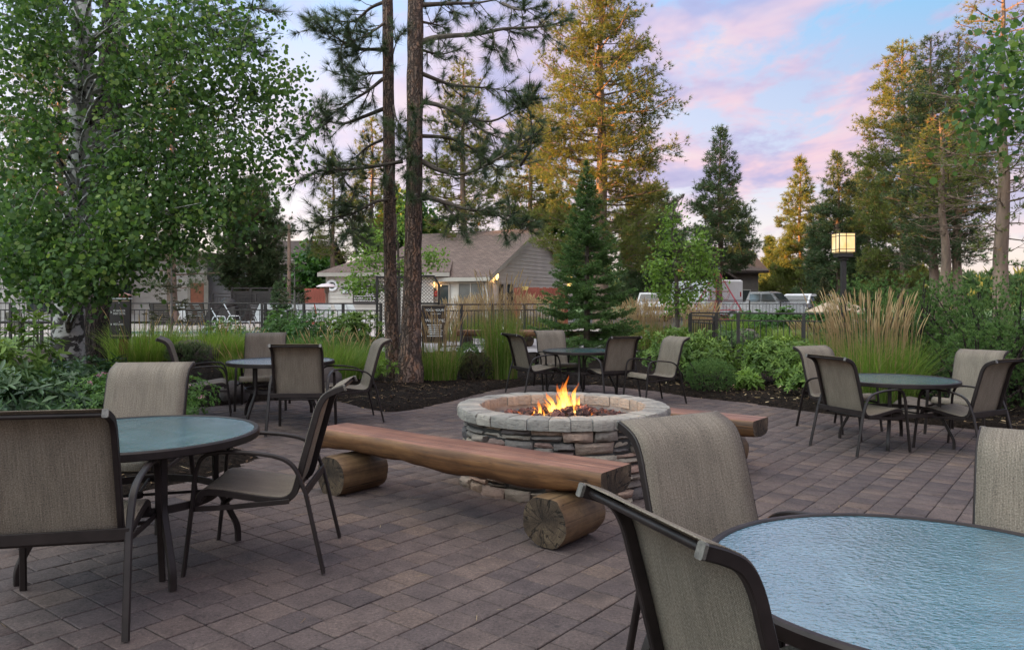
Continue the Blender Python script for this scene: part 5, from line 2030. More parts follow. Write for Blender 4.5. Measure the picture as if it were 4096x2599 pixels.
def tuft_bush(name, label, base, rx, rz, n, nl, k, mat, seed, nw=.006, spread=.8, lumps=8, ry=None, dz=0.0, stems=True, group=None, up=.9):
    """needle tufts on a lumpy dome (mugo pines and clipped conifers)"""
    global rng
    rng = np.random.default_rng(seed)
    rd = random.Random(seed)
    t = thing(name, label, 'shrub', (base[0], base[1], gz(*base) + dz), 0, group)
    ry = ry or rx
    if lumps == 1:
        lc = [(np.array([0, 0, rz * .45]), 1.0)]
    else:
        lc = [(np.array([rd.uniform(-.62, .62) * rx, rd.uniform(-.55, .55) * ry, rz * rd.uniform(.25, .72)]), rd.uniform(.34, .55)) for _ in range(lumps)]
    per = n // len(lc) + 1
    Ps, Ns, Ts = [], [], []
    for c, s in lc:
        d = rand_unit(per)
        d[:, 2] = d[:, 2] * .9 + .12
        d = unit(d)
        r = rng.uniform(.72, 1.05, per)
        Ps.append(c + d * np.array([rx * s, ry * s, rz * (s if lumps > 1 else .55)]) * r[:, None])
        Ns.append(d)
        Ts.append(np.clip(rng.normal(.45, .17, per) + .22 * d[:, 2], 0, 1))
    P, Nn, T = np.concatenate(Ps), np.concatenate(Ns), np.concatenate(Ts)
    kp = P[:, 2] > 0.0
    P, Nn, T = P[kp], Nn[kp], T[kp]
    V, Ft = needle_arrays(P, Nn + np.array([0, 0, up]), np.full(len(P), nl), k, nw, spread)
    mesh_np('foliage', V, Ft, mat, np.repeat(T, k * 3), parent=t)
    st = MB()
    for c, s in lc:
        for _ in range(3):
            e = Vector(c) + Vector((rd.gauss(0, .4) * rx * s, rd.gauss(0, .4) * ry * s, rd.uniform(0, .8) * rz * s))
            st.tube([(rd.uniform(-.1, .1) * rx, rd.uniform(-.1, .1) * ry, -.05), (e.x * .5, e.y * .5, e.z * .42), e], [.035, .024, .008], 5, cap=False)
    st.build('stems', m_bark_dark, t, smooth=60)
    return t


MG = 'mugo pines at the right'
tuft_bush('mugo_pine', 'big dark mugo pine at the right edge behind the right-hand table', (7.6, 11.7), 1.45, 1.95, 3000, .062, 22, m_mugo, 221, .0075, .5, 18, group=MG)
tuft_bush('mugo_pine', 'dark mugo pine directly right of the feathery grass clump', (6.45, 12.5), 1.30, 1.75, 2700, .062, 22, m_mugo, 222, .0075, .5, 16, group=MG)
tuft_bush('mugo_pine', 'mugo pine behind the lantern post with its top above the plumes', (7.7, 15.8), 1.4, 1.85, 1900, .075, 18, m_mugo, 223, .010, .5, 14, group=MG)
tuft_bush('mugo_pine', 'mugo pine farther back below the bare forked pine trunk', (9.6, 15.4), 1.6, 1.95, 1900, .075, 18, m_mugo, 224, .010, .5, 14, group=MG)
tuft_bush('mugo_pine', 'low mugo branches hanging over the bed at the far right', (6.6, 10.9), .85, 1.15, 1200, .062, 22, m_mugo, 225, .007, .62, 9, group=MG)
tuft_bush('clipped_shrub', 'clipped round dark green shrub on the mulch right of the tables', (3.32, 13.0), .42, .52, 1500, .035, 12, m_spruce, 226, .008, 1.0, 1, group='low round conifers')
tuft_bush('clipped_shrub', 'low bronze-green conifer mound between the two feather grasses', (-.72, 14.1), .38, .52, 1000, .04, 12, m_brownfir, 227, .008, 1.0, 5, group='low round conifers')
tuft_bush('clipped_shrub', 'low green conifer mound left of the bronze one beside the pine trunk', (-1.0, 14.6), .36, .50, 800, .05, 12, m_spruce, 228, .009, 1.0, 5, group='low round conifers')
tuft_bush('clipped_shrub', 'small grey-green mound at the edge of the rock bed left of the hidden chair', gpx(182, 12.2), .40, .30, 500, .05, 10, m_needle_blue_shaded, 229, .007, 1.0, 3, group='low round conifers')

# ---- boulders --------------------------------------------------------------
def boulder(label, base, s, seed, tint=.4):
    rd = random.Random(seed)
    bm = bmesh.new()
    bmesh.ops.create_icosphere(bm, subdivisions=3, radius=1.0)
    for v in bm.verts:
        p = v.co
        f = 1 + .16 * math.sin(p.x * 2.3 + seed) + .14 * math.cos(p.y * 3.1 - seed) + .10 * math.sin(p.z * 4 + p.x * 3 + seed) + rd.uniform(-.03, .03)
        v.co = Vector((p.x * s[0], p.y * s[1], p.z * s[2])) * f
    me = bpy.data.meshes.new('boulder')
    bm.to_mesh(me)
    bm.free()
    me.materials.append(m_rock)
    me.shade_smooth()
    set_tint(me, tint)
    o = add_obj('boulder', me, None, (base[0], base[1], gz(*base) + s[2] * .25), (0, 0, seed))
    return tagset(o, label, 'rock', 'boulders in the beds')


boulder('brown lava boulder under the grass behind the hidden chair', gpx(190, 13.0), (.55, .4, .30), 3, .6)
boulder('dark boulder at the edge of the bed by the twin pines', gpx(327, 12.1), (.34, .28, .28), 5, .3)
boulder('dark lava boulder behind the rhododendron at the left edge', gpx(32, 11.0), (.34, .3, .24), 7, .5)
boulder('flat boulder under the right-hand table edge of the bed', (5.4, 10.5), (.30, .26, .18), 9, .9)
boulder('small boulder at the left edge of the bed by the far left table', gpx(236, 10.9), (.24, .2, .2), 11, .2)
boulder('rounded grey rock beyond the right fence', gpx(744, 23.8), (.55, .45, .36), 13, .8)

# ---- mulch, litter ----------------------------------------------------------
rng = np.random.default_rng(77)
n = 42000
cx_ = rng.uniform(-6.5, 8.5, n)
cy_ = 3.5 + 12.5 * rng.random(n) ** .8
sdm = poly_sd(cx_, cy_, PATIO)
k = (sdm > -0.02) & (np.abs(cx_) < .72 * cy_ + .5)
cx_, cy_ = cx_[k], cy_[k]
n = len(cx_)
P = np.stack([cx_, cy_, ground_z(cx_, cy_) + rng.uniform(.002, .016, n)], 1)
A = rand_unit(n) * np.array([1, 1, .28])
V, Fq = leaf_arrays(P, A, rng.uniform(.015, .06, n), .38, .1, rand_unit(n) * np.array([.5, .5, .3]) + np.array([0, 0, 1]))
o = mesh_np('mulch_chips', V, Fq, m_chip, np.repeat(np.clip(rng.random(n) ** 1.4, 0, 1), 6))
tagset(o, 'dark bark mulch chips covering the planting beds', 'mulch', kind='stuff')
# dry needles and straw lying on the mulch and the paving
n = 3200
cx_ = rng.uniform(-6.0, 8.0, n)
cy_ = rng.uniform(2.6, 14.5, n)
sdm = poly_sd(cx_, cy_, PATIO)
k = (np.abs(cx_) < .72 * cy_ + .3) & ((sdm > -0.1) | (rng.random(n) < .14))
cx_, cy_, sdm = cx_[k], cy_[k], sdm[k]
n = len(cx_)
zz = np.where(sdm > 0, ground_z(cx_, cy_) + .02, plane_z(cx_, cy_) + .003)
P = np.stack([cx_, cy_, zz], 1)
A = rand_unit(n) * np.array([1, 1, .04]) + np.where(sdm > 0, 1, 0)[:, None] * rng.normal(0, .1, (n, 3)) * np.array([0, 0, 1])
V, Fq = leaf_arrays(P, A, rng.uniform(.06, .22, n) * np.where(sdm > 0, 1.2, .7), .035, .1, np.tile([0, 0, 1.0], (n, 1)) + rng.normal(0, .1, (n, 3)))
o = mesh_np('dry_needle_litter', V, Fq, m_straw, np.repeat(rng.random(n), 6))
tagset(o, 'dry pine needles and straw scattered on mulch and paving', 'litter', kind='stuff')
n = 260
cx_ = rng.uniform(2.0, 6.5, n)
cy_ = rng.uniform(9.5, 14.0, n)
k = poly_sd(cx_, cy_, PATIO) > .08
cx_, cy_ = cx_[k], cy_[k]
n = len(cx_)
P = np.stack([cx_, cy_, ground_z(cx_, cy_) + .02], 1)
V, Fq = leaf_arrays(P, rand_unit(n) * np.array([1, 1, .3]), rng.uniform(.05, .10, n), .32, .2, np.tile([0, 0, 1.0], (n, 1)) + rng.normal(0, .4, (n, 3)))
o = mesh_np('fallen_leaves', V, Fq, m_straw, np.repeat(rng.uniform(.5, 1, n), 6))
tagset(o, 'yellow fallen leaves on the mulch under the rhododendrons', 'leaves', kind='stuff')

# ------------------------------------------------------------------ buildings
m_siding = simple('beige_siding', (0.47, 0.43, 0.38), 0.75, 0.06, 2.0, 0.1, 60.0)
m_siding_white = simple('pale_siding', (0.46, 0.43, 0.40), 0.75, 0.06, 2.0)
m_trim = simple('beige_trim', (0.33, 0.30, 0.26), 0.7, 0.05, 2.0)
m_darksiding = simple('brown_siding', (0.095, 0.075, 0.062), 0.8, 0.12, 2.0)
m_window = simple('window_glass', (0.035, 0.042, 0.045), 0.08, 0.3, 1.5, spec=0.9)
m_doorglass = simple('door_glass', (0.16, 0.15, 0.14), 0.08, 0.25, 0.8, spec=0.9)
m_curtain = simple('curtain', (0.44, 0.42, 0.40), 0.8, 0.1, 3.0)
m_doorwood = simple('red_door', (0.30, 0.10, 0.05), 0.5, 0.15, 6.0)
m_redwood = simple('red_fence_board', (0.25, 0.060, 0.038), 0.75, 0.25, 5.0, stretch=(1, 1, .2))
m_white = simple('white_plastic', (0.70, 0.70, 0.70), 0.45, 0.05, 4.0)
m_brownstrap = simple('brown_strap', (0.045, 0.032, 0.028), 0.6, 0.2, 6.0)
m_tan = simple('tan_canvas', (0.36, 0.27, 0.19), 0.85, 0.1, 4.0)
m_post = simple('sign_post_wood', (0.17, 0.062, 0.030), 0.7, 0.3, 8.0, stretch=(1, 1, .2))
m_signboard = simple('brown_sign', (0.022, 0.013, 0.011), 0.55, 0.15, 4.0)
m_signtan = simple('sign_tan', (0.26, 0.19, 0.12), 0.6, 0.1, 4.0)
m_copper = simple('copper_cap', (0.33, 0.15, 0.10), 0.5, 0.15, 9.0)
m_letter = simple('white_letter', (0.75, 0.73, 0.68), 0.6, 0.02, 4.0)
m_redsign = simple('red_sign', (0.45, 0.035, 0.030), 0.5, 0.05, 4.0)
m_yellow = simple('yellow_sign', (0.55, 0.38, 0.10), 0.5, 0.05, 4.0)
e_warm = emit('lamp_glow', (1.0, 0.60, 0.22), 0.9)
e_lantern = emit('lantern_glow', (1.0, 0.66, 0.27), 1.35)
e_window = emit('lit_window', (1.0, 0.60, 0.20), 0.7)


def make_shingle(name, c):
    m, nt, out = new_mat(name)
    o = nt.n('ShaderNodeTexCoord').outputs['UV']
    br = nt.n('ShaderNodeTexBrick')
    nt.link(o, br.inputs['Vector'])
    br.inputs['Color1'].default_value = col4(c)
    br.inputs['Color2'].default_value = col4(tuple(v * .72 for v in c))
    br.inputs['Mortar'].default_value = col4(tuple(v * .4 for v in c))
    br.inputs['Scale'].default_value = 1.0
    br.inputs['Mortar Size'].default_value = .012
    br.inputs['Brick Width'].default_value = .32
    br.inputs['Row Height'].default_value = .145
    n_ = nt.noise(o, 1.7, 4.0, 0.6)
    cc = nt.mix(nt.ramp(n_, [(0.3, 0.0), (0.7, 0.5)]), br.outputs[0], nt.mix(1.0, br.outputs[0], (1.35, 1.3, 1.25), 'MULTIPLY'))
    pbsdf(nt, out, cc, 0.9, 0.0, 0.25, nt.bump(br.outputs[1], 0.5, -0.02))
    return m


m_roof = make_shingle('brown_shingle', (0.155, 0.112, 0.098))
m_roof_dark = make_shingle('dark_shingle', (0.075, 0.055, 0.048))


def roof_face(mb, pts, th=.12):
    """slab from 3/4 points (ccw from above)"""
    n = (Vector(pts[1]) - Vector(pts[0])).cross(Vector(pts[2]) - Vector(pts[0])).normalized()
    mb.prism([Vector(p) - n * th for p in pts], n * th)


def roof_uv(o, ax):
    """uv in metres: along the eave direction ax and up the slope"""
    me = o.data
    ax = Vector(ax).normalized()
    uvl = me.uv_layers.new(name='UVMap')
    for p in me.polygons:
        n = p.normal
        up = n.cross(ax)
        for li in p.loop_indices:
            co = me.vertices[me.loops[li].vertex_index].co
            uvl.data[li].uv = (co.dot(ax), co.dot(up))


def lap_wall(parent, p0, p1, z0, top_fn, mat, h=.19, name='siding_board'):
    """lap siding boards, each a part; wall from p0 to p1 (xy, outside on the right-hand side), top_fn(u) height"""
    d = Vector((p1[0] - p0[0], p1[1] - p0[1], 0))
    W = d.length
    d.normalize()
    nrm = Vector((d.y, -d.x, 0))
    z = z0
    us = np.linspace(0, W, 121)
    tops = np.array([top_fn(u) for u in us])
    while z < tops.max() - .02:
        ok = us[tops > z + .01]
        if len(ok) < 2:
            break
        a, b = ok[0], ok[-1]
        ok2 = us[tops > z + h]
        a2, b2 = (ok2[0], ok2[-1]) if len(ok2) > 1 else ((a + b) / 2, (a + b) / 2 + .01)
        zt_ = z + h if len(ok2) > 1 else tops.max()
        o3 = Vector((p0[0], p0[1], 0))
        q = [o3 + d * a + Vector((0, 0, z)), o3 + d * b + Vector((0, 0, z)), o3 + d * b2 + Vector((0, 0, zt_)), o3 + d * a2 + Vector((0, 0, zt_))]
        front = [q[0] + nrm * .030, q[1] + nrm * .030, q[2] + nrm * .008, q[3] + nrm * .008]
        mb = MB()
        mb.add(q + front, [(4, 5, 6, 7), (0, 1, 5, 4), (1, 2, 6, 5), (3, 0, 4, 7), (2, 3, 7, 6)])
        mb.build(name, mat, parent)
        z += h


def opening(parent, name, p0, d, nrm, u0, u1, z0, z1, glass, frame, off=.04, mull=0, bars=0, child='pane'):
    """framed window or glazed door on a wall; a frame part with pane sub-parts"""
    p0, d, nrm = Vector((p0[0], p0[1], 0)), Vector(d), Vector(nrm)

    def q(u, z, o):
        return p0 + d * u + nrm * o + Vector((0, 0, z))
    fw = .07
    fr = MB()

    def bar(a0, a1, b0, b1):
        fr.prism([q(a0, b0, off), q(a1, b0, off), q(a1, b1, off), q(a0, b1, off)], nrm * .05)
    bar(u0, u1, z0, z0 + fw)
    bar(u0, u1, z1 - fw, z1)
    bar(u0, u0 + fw, z0 + fw, z1 - fw)
    bar(u1 - fw, u1, z0 + fw, z1 - fw)
    for k in range(mull):
        c = u0 + (u1 - u0) * (k + 1) / (mull + 1)
        bar(c - fw / 2, c + fw / 2, z0 + fw, z1 - fw)
    w_ = fr.build(name, frame, parent)
    for k in range(mull + 1):
        a = u0 + (u1 - u0) * k / (mull + 1) + fw * .7
        b = u0 + (u1 - u0) * (k + 1) / (mull + 1) - fw * .7
        g = MB()
        g.prism([q(a, z0 + fw, off + .004), q(b, z0 + fw, off + .004), q(b, z1 - fw, off + .004), q(a, z1 - fw, off + .004)], nrm * .02)
        g.build(child, glass[k % len(glass)] if isinstance(glass, list) else glass, w_)
    return w_


# -------- pool house: gabled main block
C0 = Vector((-1.11, 36.0, 0))
gd = Vector((.47, .883, 0)).normalized()
fd = Vector((-gd.y, gd.x, 0))
WG, LG, ZF, ZE, ZA = 9.76, 7.3, 0.2, 2.66, 5.12
house = thing('pool_house', 'beige lap-sided house with a brown gable roof behind the pool', 'house', (C0.x, C0.y, ZF))
HO = Vector((C0.x, C0.y, ZF))


def hl(p):
    return Vector(p) - HO


lap_wall(house, (0, 0), (gd.x * WG, gd.y * WG), 0, lambda u: (ZE - ZF) + (ZA - ZE) * (1 - abs(u - WG / 2) / (WG / 2)) - .06, m_siding)
pL = fd * LG
lap_wall(house, (pL.x, pL.y), (0, 0), 0, lambda u: ZE - ZF - .03, m_siding)
core = MB()
c4 = [Vector((0, 0, 0)), gd * WG, gd * WG + fd * LG, fd * LG]
ce = [p + Vector((0, 0, ZE - ZF)) for p in c4]
core.add(c4 + ce + [gd * WG / 2 + Vector((0, 0, ZA - ZF - .05)), gd * WG / 2 + fd * LG + Vector((0, 0, ZA - ZF - .05))],
         [(0, 1, 5, 8, 4), (2, 3, 7, 9, 6), (0, 4, 7, 3), (1, 2, 6, 5)])
core.build('wall_core', m_siding, house)
OV = .35
ra = gd * WG / 2 + Vector((0, 0, ZA - ZF + .06))
sl = Vector((0, 0, -(ZA - ZE) / (WG / 2) * OV))
e0 = Vector((0, 0, ZE - ZF + .06)) - gd * OV + sl
e1 = gd * WG + Vector((0, 0, ZE - ZF + .06)) + gd * OV + sl
fo = -fd * .3
rf = MB()
roof_face(rf, [e0 + fd * LG, e0 + fo, ra + fo, ra + fd * LG])
ro_ = rf.build('roof', m_roof, house)
roof_uv(ro_, fd)
rf = MB()
roof_face(rf, [e1 + fo, e1 + fd * LG, ra + fd * LG, ra + fo])
ro_ = rf.build('roof', m_roof, house)
roof_uv(ro_, fd)
rk = MB()
for a in (e0, e1):
    q0, q1 = a + fo * 1.02 - Vector((0, 0, .02)), ra + fo * 1.02 - Vector((0, 0, .02))
    rk.prism([q0, q1, q1 - Vector((0, 0, .2)), q0 - Vector((0, 0, .2))], fd * .04)
rk.build('rake_trim', m_trim, house)
fa = MB()
q0, q1 = e0 + fo - gd * .005, e0 + fd * LG - gd * .005
fa.prism([q0 - Vector((0, 0, .02)), q1 - Vector((0, 0, .02)), q1 - Vector((0, 0, .2)), q0 - Vector((0, 0, .2))], -gd * .05)
fa.build('fascia', m_trim, house)
cb = MB()
cb.box((-.02, -.03, (ZE - ZF) / 2), (.16, .16, ZE - ZF), 0, math.atan2(gd.y, gd.x))
cb.build('corner_board', m_trim, house)
# openings on the front (long) wall, measured from its left end
nF = Vector((-gd.x, -gd.y, 0))
dF = -fd


def u_front(px):
    t = (px - 512) / F
    # C0 + fd*s : x/y = t
    s = (t * C0.y - C0.x) / (fd.x - t * fd.y)
    return LG - s


opening(house, 'window', (pL.x, pL.y), dF, nF, u_front(438.6), u_front(450.6), .92, 2.05, m_window, m_trim)
opening(house, 'sliding_door', (pL.x, pL.y), dF, nF, u_front(458.6), u_front(484.6), .05, 2.12, m_doorglass, m_trim, mull=1)
opening(house, 'window', (pL.x, pL.y), dF, nF, u_front(421), u_front(430), .3, 2.0, m_window, m_trim)
nG = -fd


def u_gable(px):
    t = (px - 512) / F
    return (t * C0.y - C0.x) / (gd.x - t * gd.y)


opening(house, 'glass_door', (0, 0), gd, nG, u_gable(490.6), u_gable(503), .05, 2.1, [m_curtain, m_window], m_trim, mull=1)
opening(house, 'window', (0, 0), gd, nG, u_gable(505), u_gable(512.5), .05, 2.1, m_window, m_trim)
# meter box and lamps on the gable wall
mbx = MB()
p = gd * u_gable(529) + nG * .08 + Vector((0, 0, 1.55))
mbx.box(p, (.3, .22, .3), 0, math.atan2(gd.y, gd.x), .02)
mbx.build('meter_box', m_metal_far, house)


def wall_lamp(label, loc, s=1.0, glow=10.0):
    t = thing('wall_lamp', label, 'lamp', loc)
    b = MB()
    b.box((0, .03, .0), (.12 * s, .05, .34 * s), 0, 0, .01)
    b.box((0, -.07 * s, .17 * s), (.22 * s, .22 * s, .03 * s))
    b.box((0, -.07 * s, -.15 * s), (.18 * s, .18 * s, .025 * s))
    b.build('bracket', m_metal_far, t)
    g = MB()
    g.lathe([(.0, -.135 * s), (.05 * s, -.13 * s), (.085 * s, -.05 * s), (.085 * s, .08 * s), (.06 * s, .15 * s), (0, .155 * s)], 12, c=(0, -.07 * s, 0))
    g.build('globe', e_warm, t, smooth=40)
    l = bpy.data.lights.new('lamp_light', 'POINT')
    l.energy = glow
    l.color = (1.0, .55, .2)
    l.shadow_soft_size = .08
    lo = bpy.data.objects.new('lamp_light', l)
    C.objects.link(lo)
    lo.parent = t
    lo.location = (0, -.30 * s, 0)
    return t


q = HO + gd * u_gable(495) + nG * .10 + Vector((0, 0, 2.36))
wall_lamp('lit wall lamp high on the corner of the gable end', q, 1.05, 4)
q = HO + Vector((pL.x, pL.y, 0)) + dF * u_front(435) + nF * .10 + Vector((0, 0, 2.0))
wall_lamp('lit wall lamp beside the house window above the red notice', q, .95, 4)
# red emergency notice on the front wall
def text(parent, body, size, loc, rot, mat, ext=.001, align='CENTER', name='lettering', sx=1.0):
    c = bpy.data.curves.new(name, 'FONT')
    c.body = body
    c.size = size
    c.extrude = ext
    c.align_x = align
    c.align_y = 'CENTER'
    tmp = bpy.data.objects.new(name, c)
    me = bpy.data.meshes.new_from_object(tmp)
    bpy.data.objects.remove(tmp)
    me.materials.clear()
    me.materials.append(mat)
    o = add_obj(name, me, parent, loc, rot)
    o.scale = (sx, 1, 1)
    return o


def flat_sign(name, label, cat, loc, rz, w_, h_, mat, lines, lmat=None, th=.02):
    """board facing local -y, standing on its centre"""
    t = thing(name, label, cat, loc, rz)
    b = MB()
    b.box((0, 0, 0), (w_, th, h_), 0, 0, .003)
    b.build('board', mat, t)
    for body, size, x, z in lines:
        text(t, body, size, (x, -th / 2 - .002, z), (R(90), 0, 0), lmat or m_letter)
    return t


q = HO + Vector((pL.x, pL.y, 0)) + dF * u_front(435.2) + nF * .06 + Vector((0, 0, 1.58))
flat_sign('notice_sign', 'small red emergency notice on the house front', 'sign', q, math.atan2(dF.y, dF.x), .30, .28, m_redsign, [('EMERGENCY', .042, 0, .09), ('DIAL 911', .07, 0, -.03)])
# -------- left wing with hipped roof
WX0, WX1, WY = -8.85, -3.75, 37.0
wing = thing('house_wing', 'low beige wing with a hipped roof left of the twin pines', 'house', (WX0, WY, ZF))
WH = 2.78 - ZF
lap_wall(wing, (0, 0), (WX1 - WX0, 0), 0, lambda u: WH - .03, m_siding)
core = MB()
core.add([(0, 0, 0), (5.10, 0, 0), (5.10, 6, 0), (0, 6, 0), (0, 0, WH), (5.10, 0, WH), (5.10, 6, WH), (0, 6, WH)], [(0, 1, 5, 4), (1, 2, 6, 5), (2, 3, 7, 6), (3, 0, 4, 7)])
core.build('wall_core', m_siding, wing)
rp = 1.15
A0, A1, A2, A3 = Vector((-.35, -.35, WH)), Vector((5.9, -.35, WH)), Vector((5.9, 6.3, WH)), Vector((-.35, 6.3, WH))
B0, B1 = Vector((2.0, 3.0, WH + rp)), Vector((5.9, 3.0, WH + rp))
for pts in ([A0, A1, B1, B0], [A2, A3, B0, B1], [A3, A0, B0]):
    rf = MB()
    roof_face(rf, pts, .08)
    ro_ = rf.build('roof', m_roof, wing)
    roof_uv(ro_, Vector(pts[1]) - Vector(pts[0]))
fa = MB()
fa.prism([A0 + Vector((0, -.01, -.02)), A1 + Vector((0, -.01, -.02)), A1 + Vector((0, -.01, -.2)), A0 + Vector((0, -.01, -.2))], (0, -.05, 0))
fa.build('fascia', m_trim, wing)
cb = MB()
cb.box((.04, -.035, WH / 2), (.14, .05, WH))
cb.build('corner_board', m_trim, wing)
q = at(332, 285, WY - .1)
t = thing('wall_plaque', 'round white plaque on the low house wing', 'sign', q)
b = MB()
b.lathe([(0, -.02), (.26, -.02), (.28, 0), (.26, .02), (0, .02)], 24)
o = b.build('disc', m_white, t, smooth=30)
o.rotation_euler = (R(90), 0, 0)
b = MB()
b.lathe([(.10, .021), (.16, .021), (.16, .026), (.10, .026)], 20, closed=True)
b.box((0, 0, .024), (.07, .26, .006))
o = b.build('emblem', m_metal_far, t)
o.rotation_euler = (R(90), 0, 0)
q = at(345.5, 290.5, WY - .08)
t = thing('wall_light', 'small square two-pane wall light on the low house wing', 'lamp', q)
b = MB()
b.box((0, 0, 0), (.30, .08, .24), 0, 0, .01)
b.prism([(-.22, -.04, .12), (.22, -.04, .12), (.16, -.04, .20), (-.16, -.04, .20)], (0, -.10, 0))
b.build('housing', m_metal_far, t)
for s in (-1, 1):
    b = MB()
    b.box((s * .07, -.05, -.01), (.11, .02, .17))
    b.build('pane', m_white, t)
q = at(364.5, 292.5, WY - .12)
rules = flat_sign('rules_board', 'large dark pool rules board with rows of white lettering', 'sign', q, 0, 1.12, 1.0, m_signboard, [('POOL RULES AND', .16, 0, .40)])
rr_ = random.Random(4)
for k in range(9):
    b = MB()
    x = -.50
    while x < .42:
        wl = rr_.uniform(.05, .16)
        b.box((x + wl / 2, -.014, .24 - k * .078), (wl, .004, .022))
        x += wl + .025
    b.build('text_line', m_letter, rules)

# -------- left pale building
bl = thing('pale_building', 'tall pale-sided building with a red arched door at the left', 'house', (-31.5, 46, .2))
BW = (207.5 - 512) / F * 46 + 31.5
BH = EYE - (256 - HY) / F * 46 - .2
lap_wall(bl, (0, 0), (BW, 0), 0, lambda u: BH - .02, m_siding_white, .24)
b = MB()
b.add([(0, 0, 0), (BW, 0, 0), (BW, 8, 0), (0, 8, 0), (0, 0, BH), (BW, 0, BH), (BW, 8, BH), (0, 8, BH)], [(0, 1, 5, 4), (1, 2, 6, 5), (2, 3, 7, 6), (3, 0, 4, 7), (4, 5, 6, 7)])
b.build('wall_core', m_siding_white, bl)
b = MB()
b.box((BW / 2, 4, BH + .1), (BW + .9, 8.9, .2))
b.build('flat_roof', m_trim, bl)
b = MB()
b.box((BW - .09, -.04, BH / 2), (.2, .06, BH))
b.build('corner_board', m_trim, bl)
du = (198.5 - 512) / F * 46 + 31.5
b = MB()
for a0, a1, z0, z1 in ((-.62, -.45, 0, 2.45), (.45, .62, 0, 2.45), (-.45, .45, 2.28, 2.45)):
    b.box((du + (a0 + a1) / 2, -.05, (z0 + z1) / 2), (a1 - a0, .08, z1 - z0))
dfm = b.build('door', m_trim, bl)
b = MB()
b.box((du, -.035, 1.14), (.9, .05, 2.28))
b.build('leaf', m_doorwood, dfm)
b = MB()
b.prism([(du + .3 * math.cos(a), -.066, 1.55 + .42 * math.sin(a)) for a in np.linspace(0, math.pi, 9)] + [(du - .3, -.066, 1.1), (du + .3, -.066, 1.1)], (0, -.015, 0))
b.box((du, -.07, .6), (.6, .02, .7))
b.build('raised_panel', m_doorwood, dfm)
for px in (40, 62, 85, 120):
    u = (px - 512) / F * 46 + 31.5
    opening(bl, 'window', (0, 0), (1, 0, 0), (0, -1, 0), u - .8, u + .8, .5, 2.3, m_window, m_trim, mull=1)

# -------- brown lodges far behind
def lodge(label, px0, px1, D, ye, yr, balcony=False, gable=None, wins=3):
    x0, x1 = (px0 - 512) / F * D, (px1 - 512) / F * D
    z0 = .1
    t = thing('brown_lodge', label, 'house', (x0, D, z0), 0, 'brown lodges in the distance')
    W = x1 - x0
    he = EYE - (ye - HY) / F * D - z0
    hr = EYE - (yr - HY) / F * D - z0
    dep = 9.0
    b = MB()
    b.add([(0, 0, 0), (W, 0, 0), (W, dep, 0), (0, dep, 0), (0, 0, he), (W, 0, he), (W, dep, he), (0, dep, he), (0, dep / 2, hr - .1), (W, dep / 2, hr - .1)],
          [(0, 1, 5, 4), (1, 2, 6, 9, 5), (2, 3, 7, 6), (3, 0, 4, 8, 7)])
    b.build('wall', m_darksiding, t)
    for pts in ([(-.6, -.8, he - .2), (W + .6, -.8, he - .2), (W + .6, dep / 2, hr), (-.6, dep / 2, hr)], [(W + .6, dep + .8, he - .2), (-.6, dep + .8, he - .2), (-.6, dep / 2, hr), (W + .6, dep / 2, hr)]):
        rf = MB()
        roof_face(rf, pts, .2)
        ro_ = rf.build('roof', m_roof_dark, t)
        roof_uv(ro_, (1, 0, 0))
    for k in range(wins):
        u = W * (k + .5) / wins
        opening(t, 'window', (0, 0), (1, 0, 0), (0, -1, 0), u - .7, u + .7, .9, 2.2, m_window, m_trim)
        if he > 4.2:
            opening(t, 'window', (0, 0), (1, 0, 0), (0, -1, 0), u - .7, u + .7, 3.3, 4.6, m_window, m_trim)
    if balcony:
        b = MB()
        b.box((W / 2, -.7, 2.75), (W, 1.4, .15))
        b.box((W / 2, -1.38, 3.75), (W, .08, .1))
        for k in range(int(W / .5)):
            b.box((k * .5 + .1, -1.38, 3.25), (.06, .06, 1.0))
        b.build('balcony', m_darksiding, t)
    return t, W, he, hr


lodge('dark brown two-storey lodge behind the blue-green pine', 262, 316, 62, 262, 236, True, wins=3)
t, W_, he_, hr_ = lodge('dark brown shingled house behind the box truck and climbing net', 692, 758, 60, 268, 243, wins=2)
b = MB()
for k in range(14):
    b.prism([(W_ - 3.6, -.012, .25 * k), (W_ + .02, -.012, .25 * k), (W_ + .02, -.004, .25 * k + .24), (W_ - 3.6, -.004, .25 * k + .24)], (0, -.02, 0))
b.build('siding', m_darksiding, t)
b = MB()
roof_face(b, [(W_ - 6.0, -2.4, 3.0), (W_ - 4.1, -2.4, 4.2), (W_ - 4.1, .2, 4.2), (W_ - 6.0, .2, 3.0)], .15)
roof_face(b, [(W_ - 4.1, -2.4, 4.2), (W_ - 2.2, -2.4, 3.0), (W_ - 2.2, .2, 3.0), (W_ - 4.1, .2, 4.2)], .15)
o = b.build('porch_roof', m_roof_dark, t)
roof_uv(o, (1, 0, 0))
b = MB()
for s in (-5.8, -2.4):
    b.box((W_ + s, -2.2, 1.5), (.2, .2, 3.0))
b.build('porch_post', m_darksiding, t)
lw = MB()
lw.box(at(564, 283, 44), (.9, .1, .75))
o = lw.build('lit_window', e_window)
tagset(o, 'warm lit window glowing through the left side of the spruce', 'window')

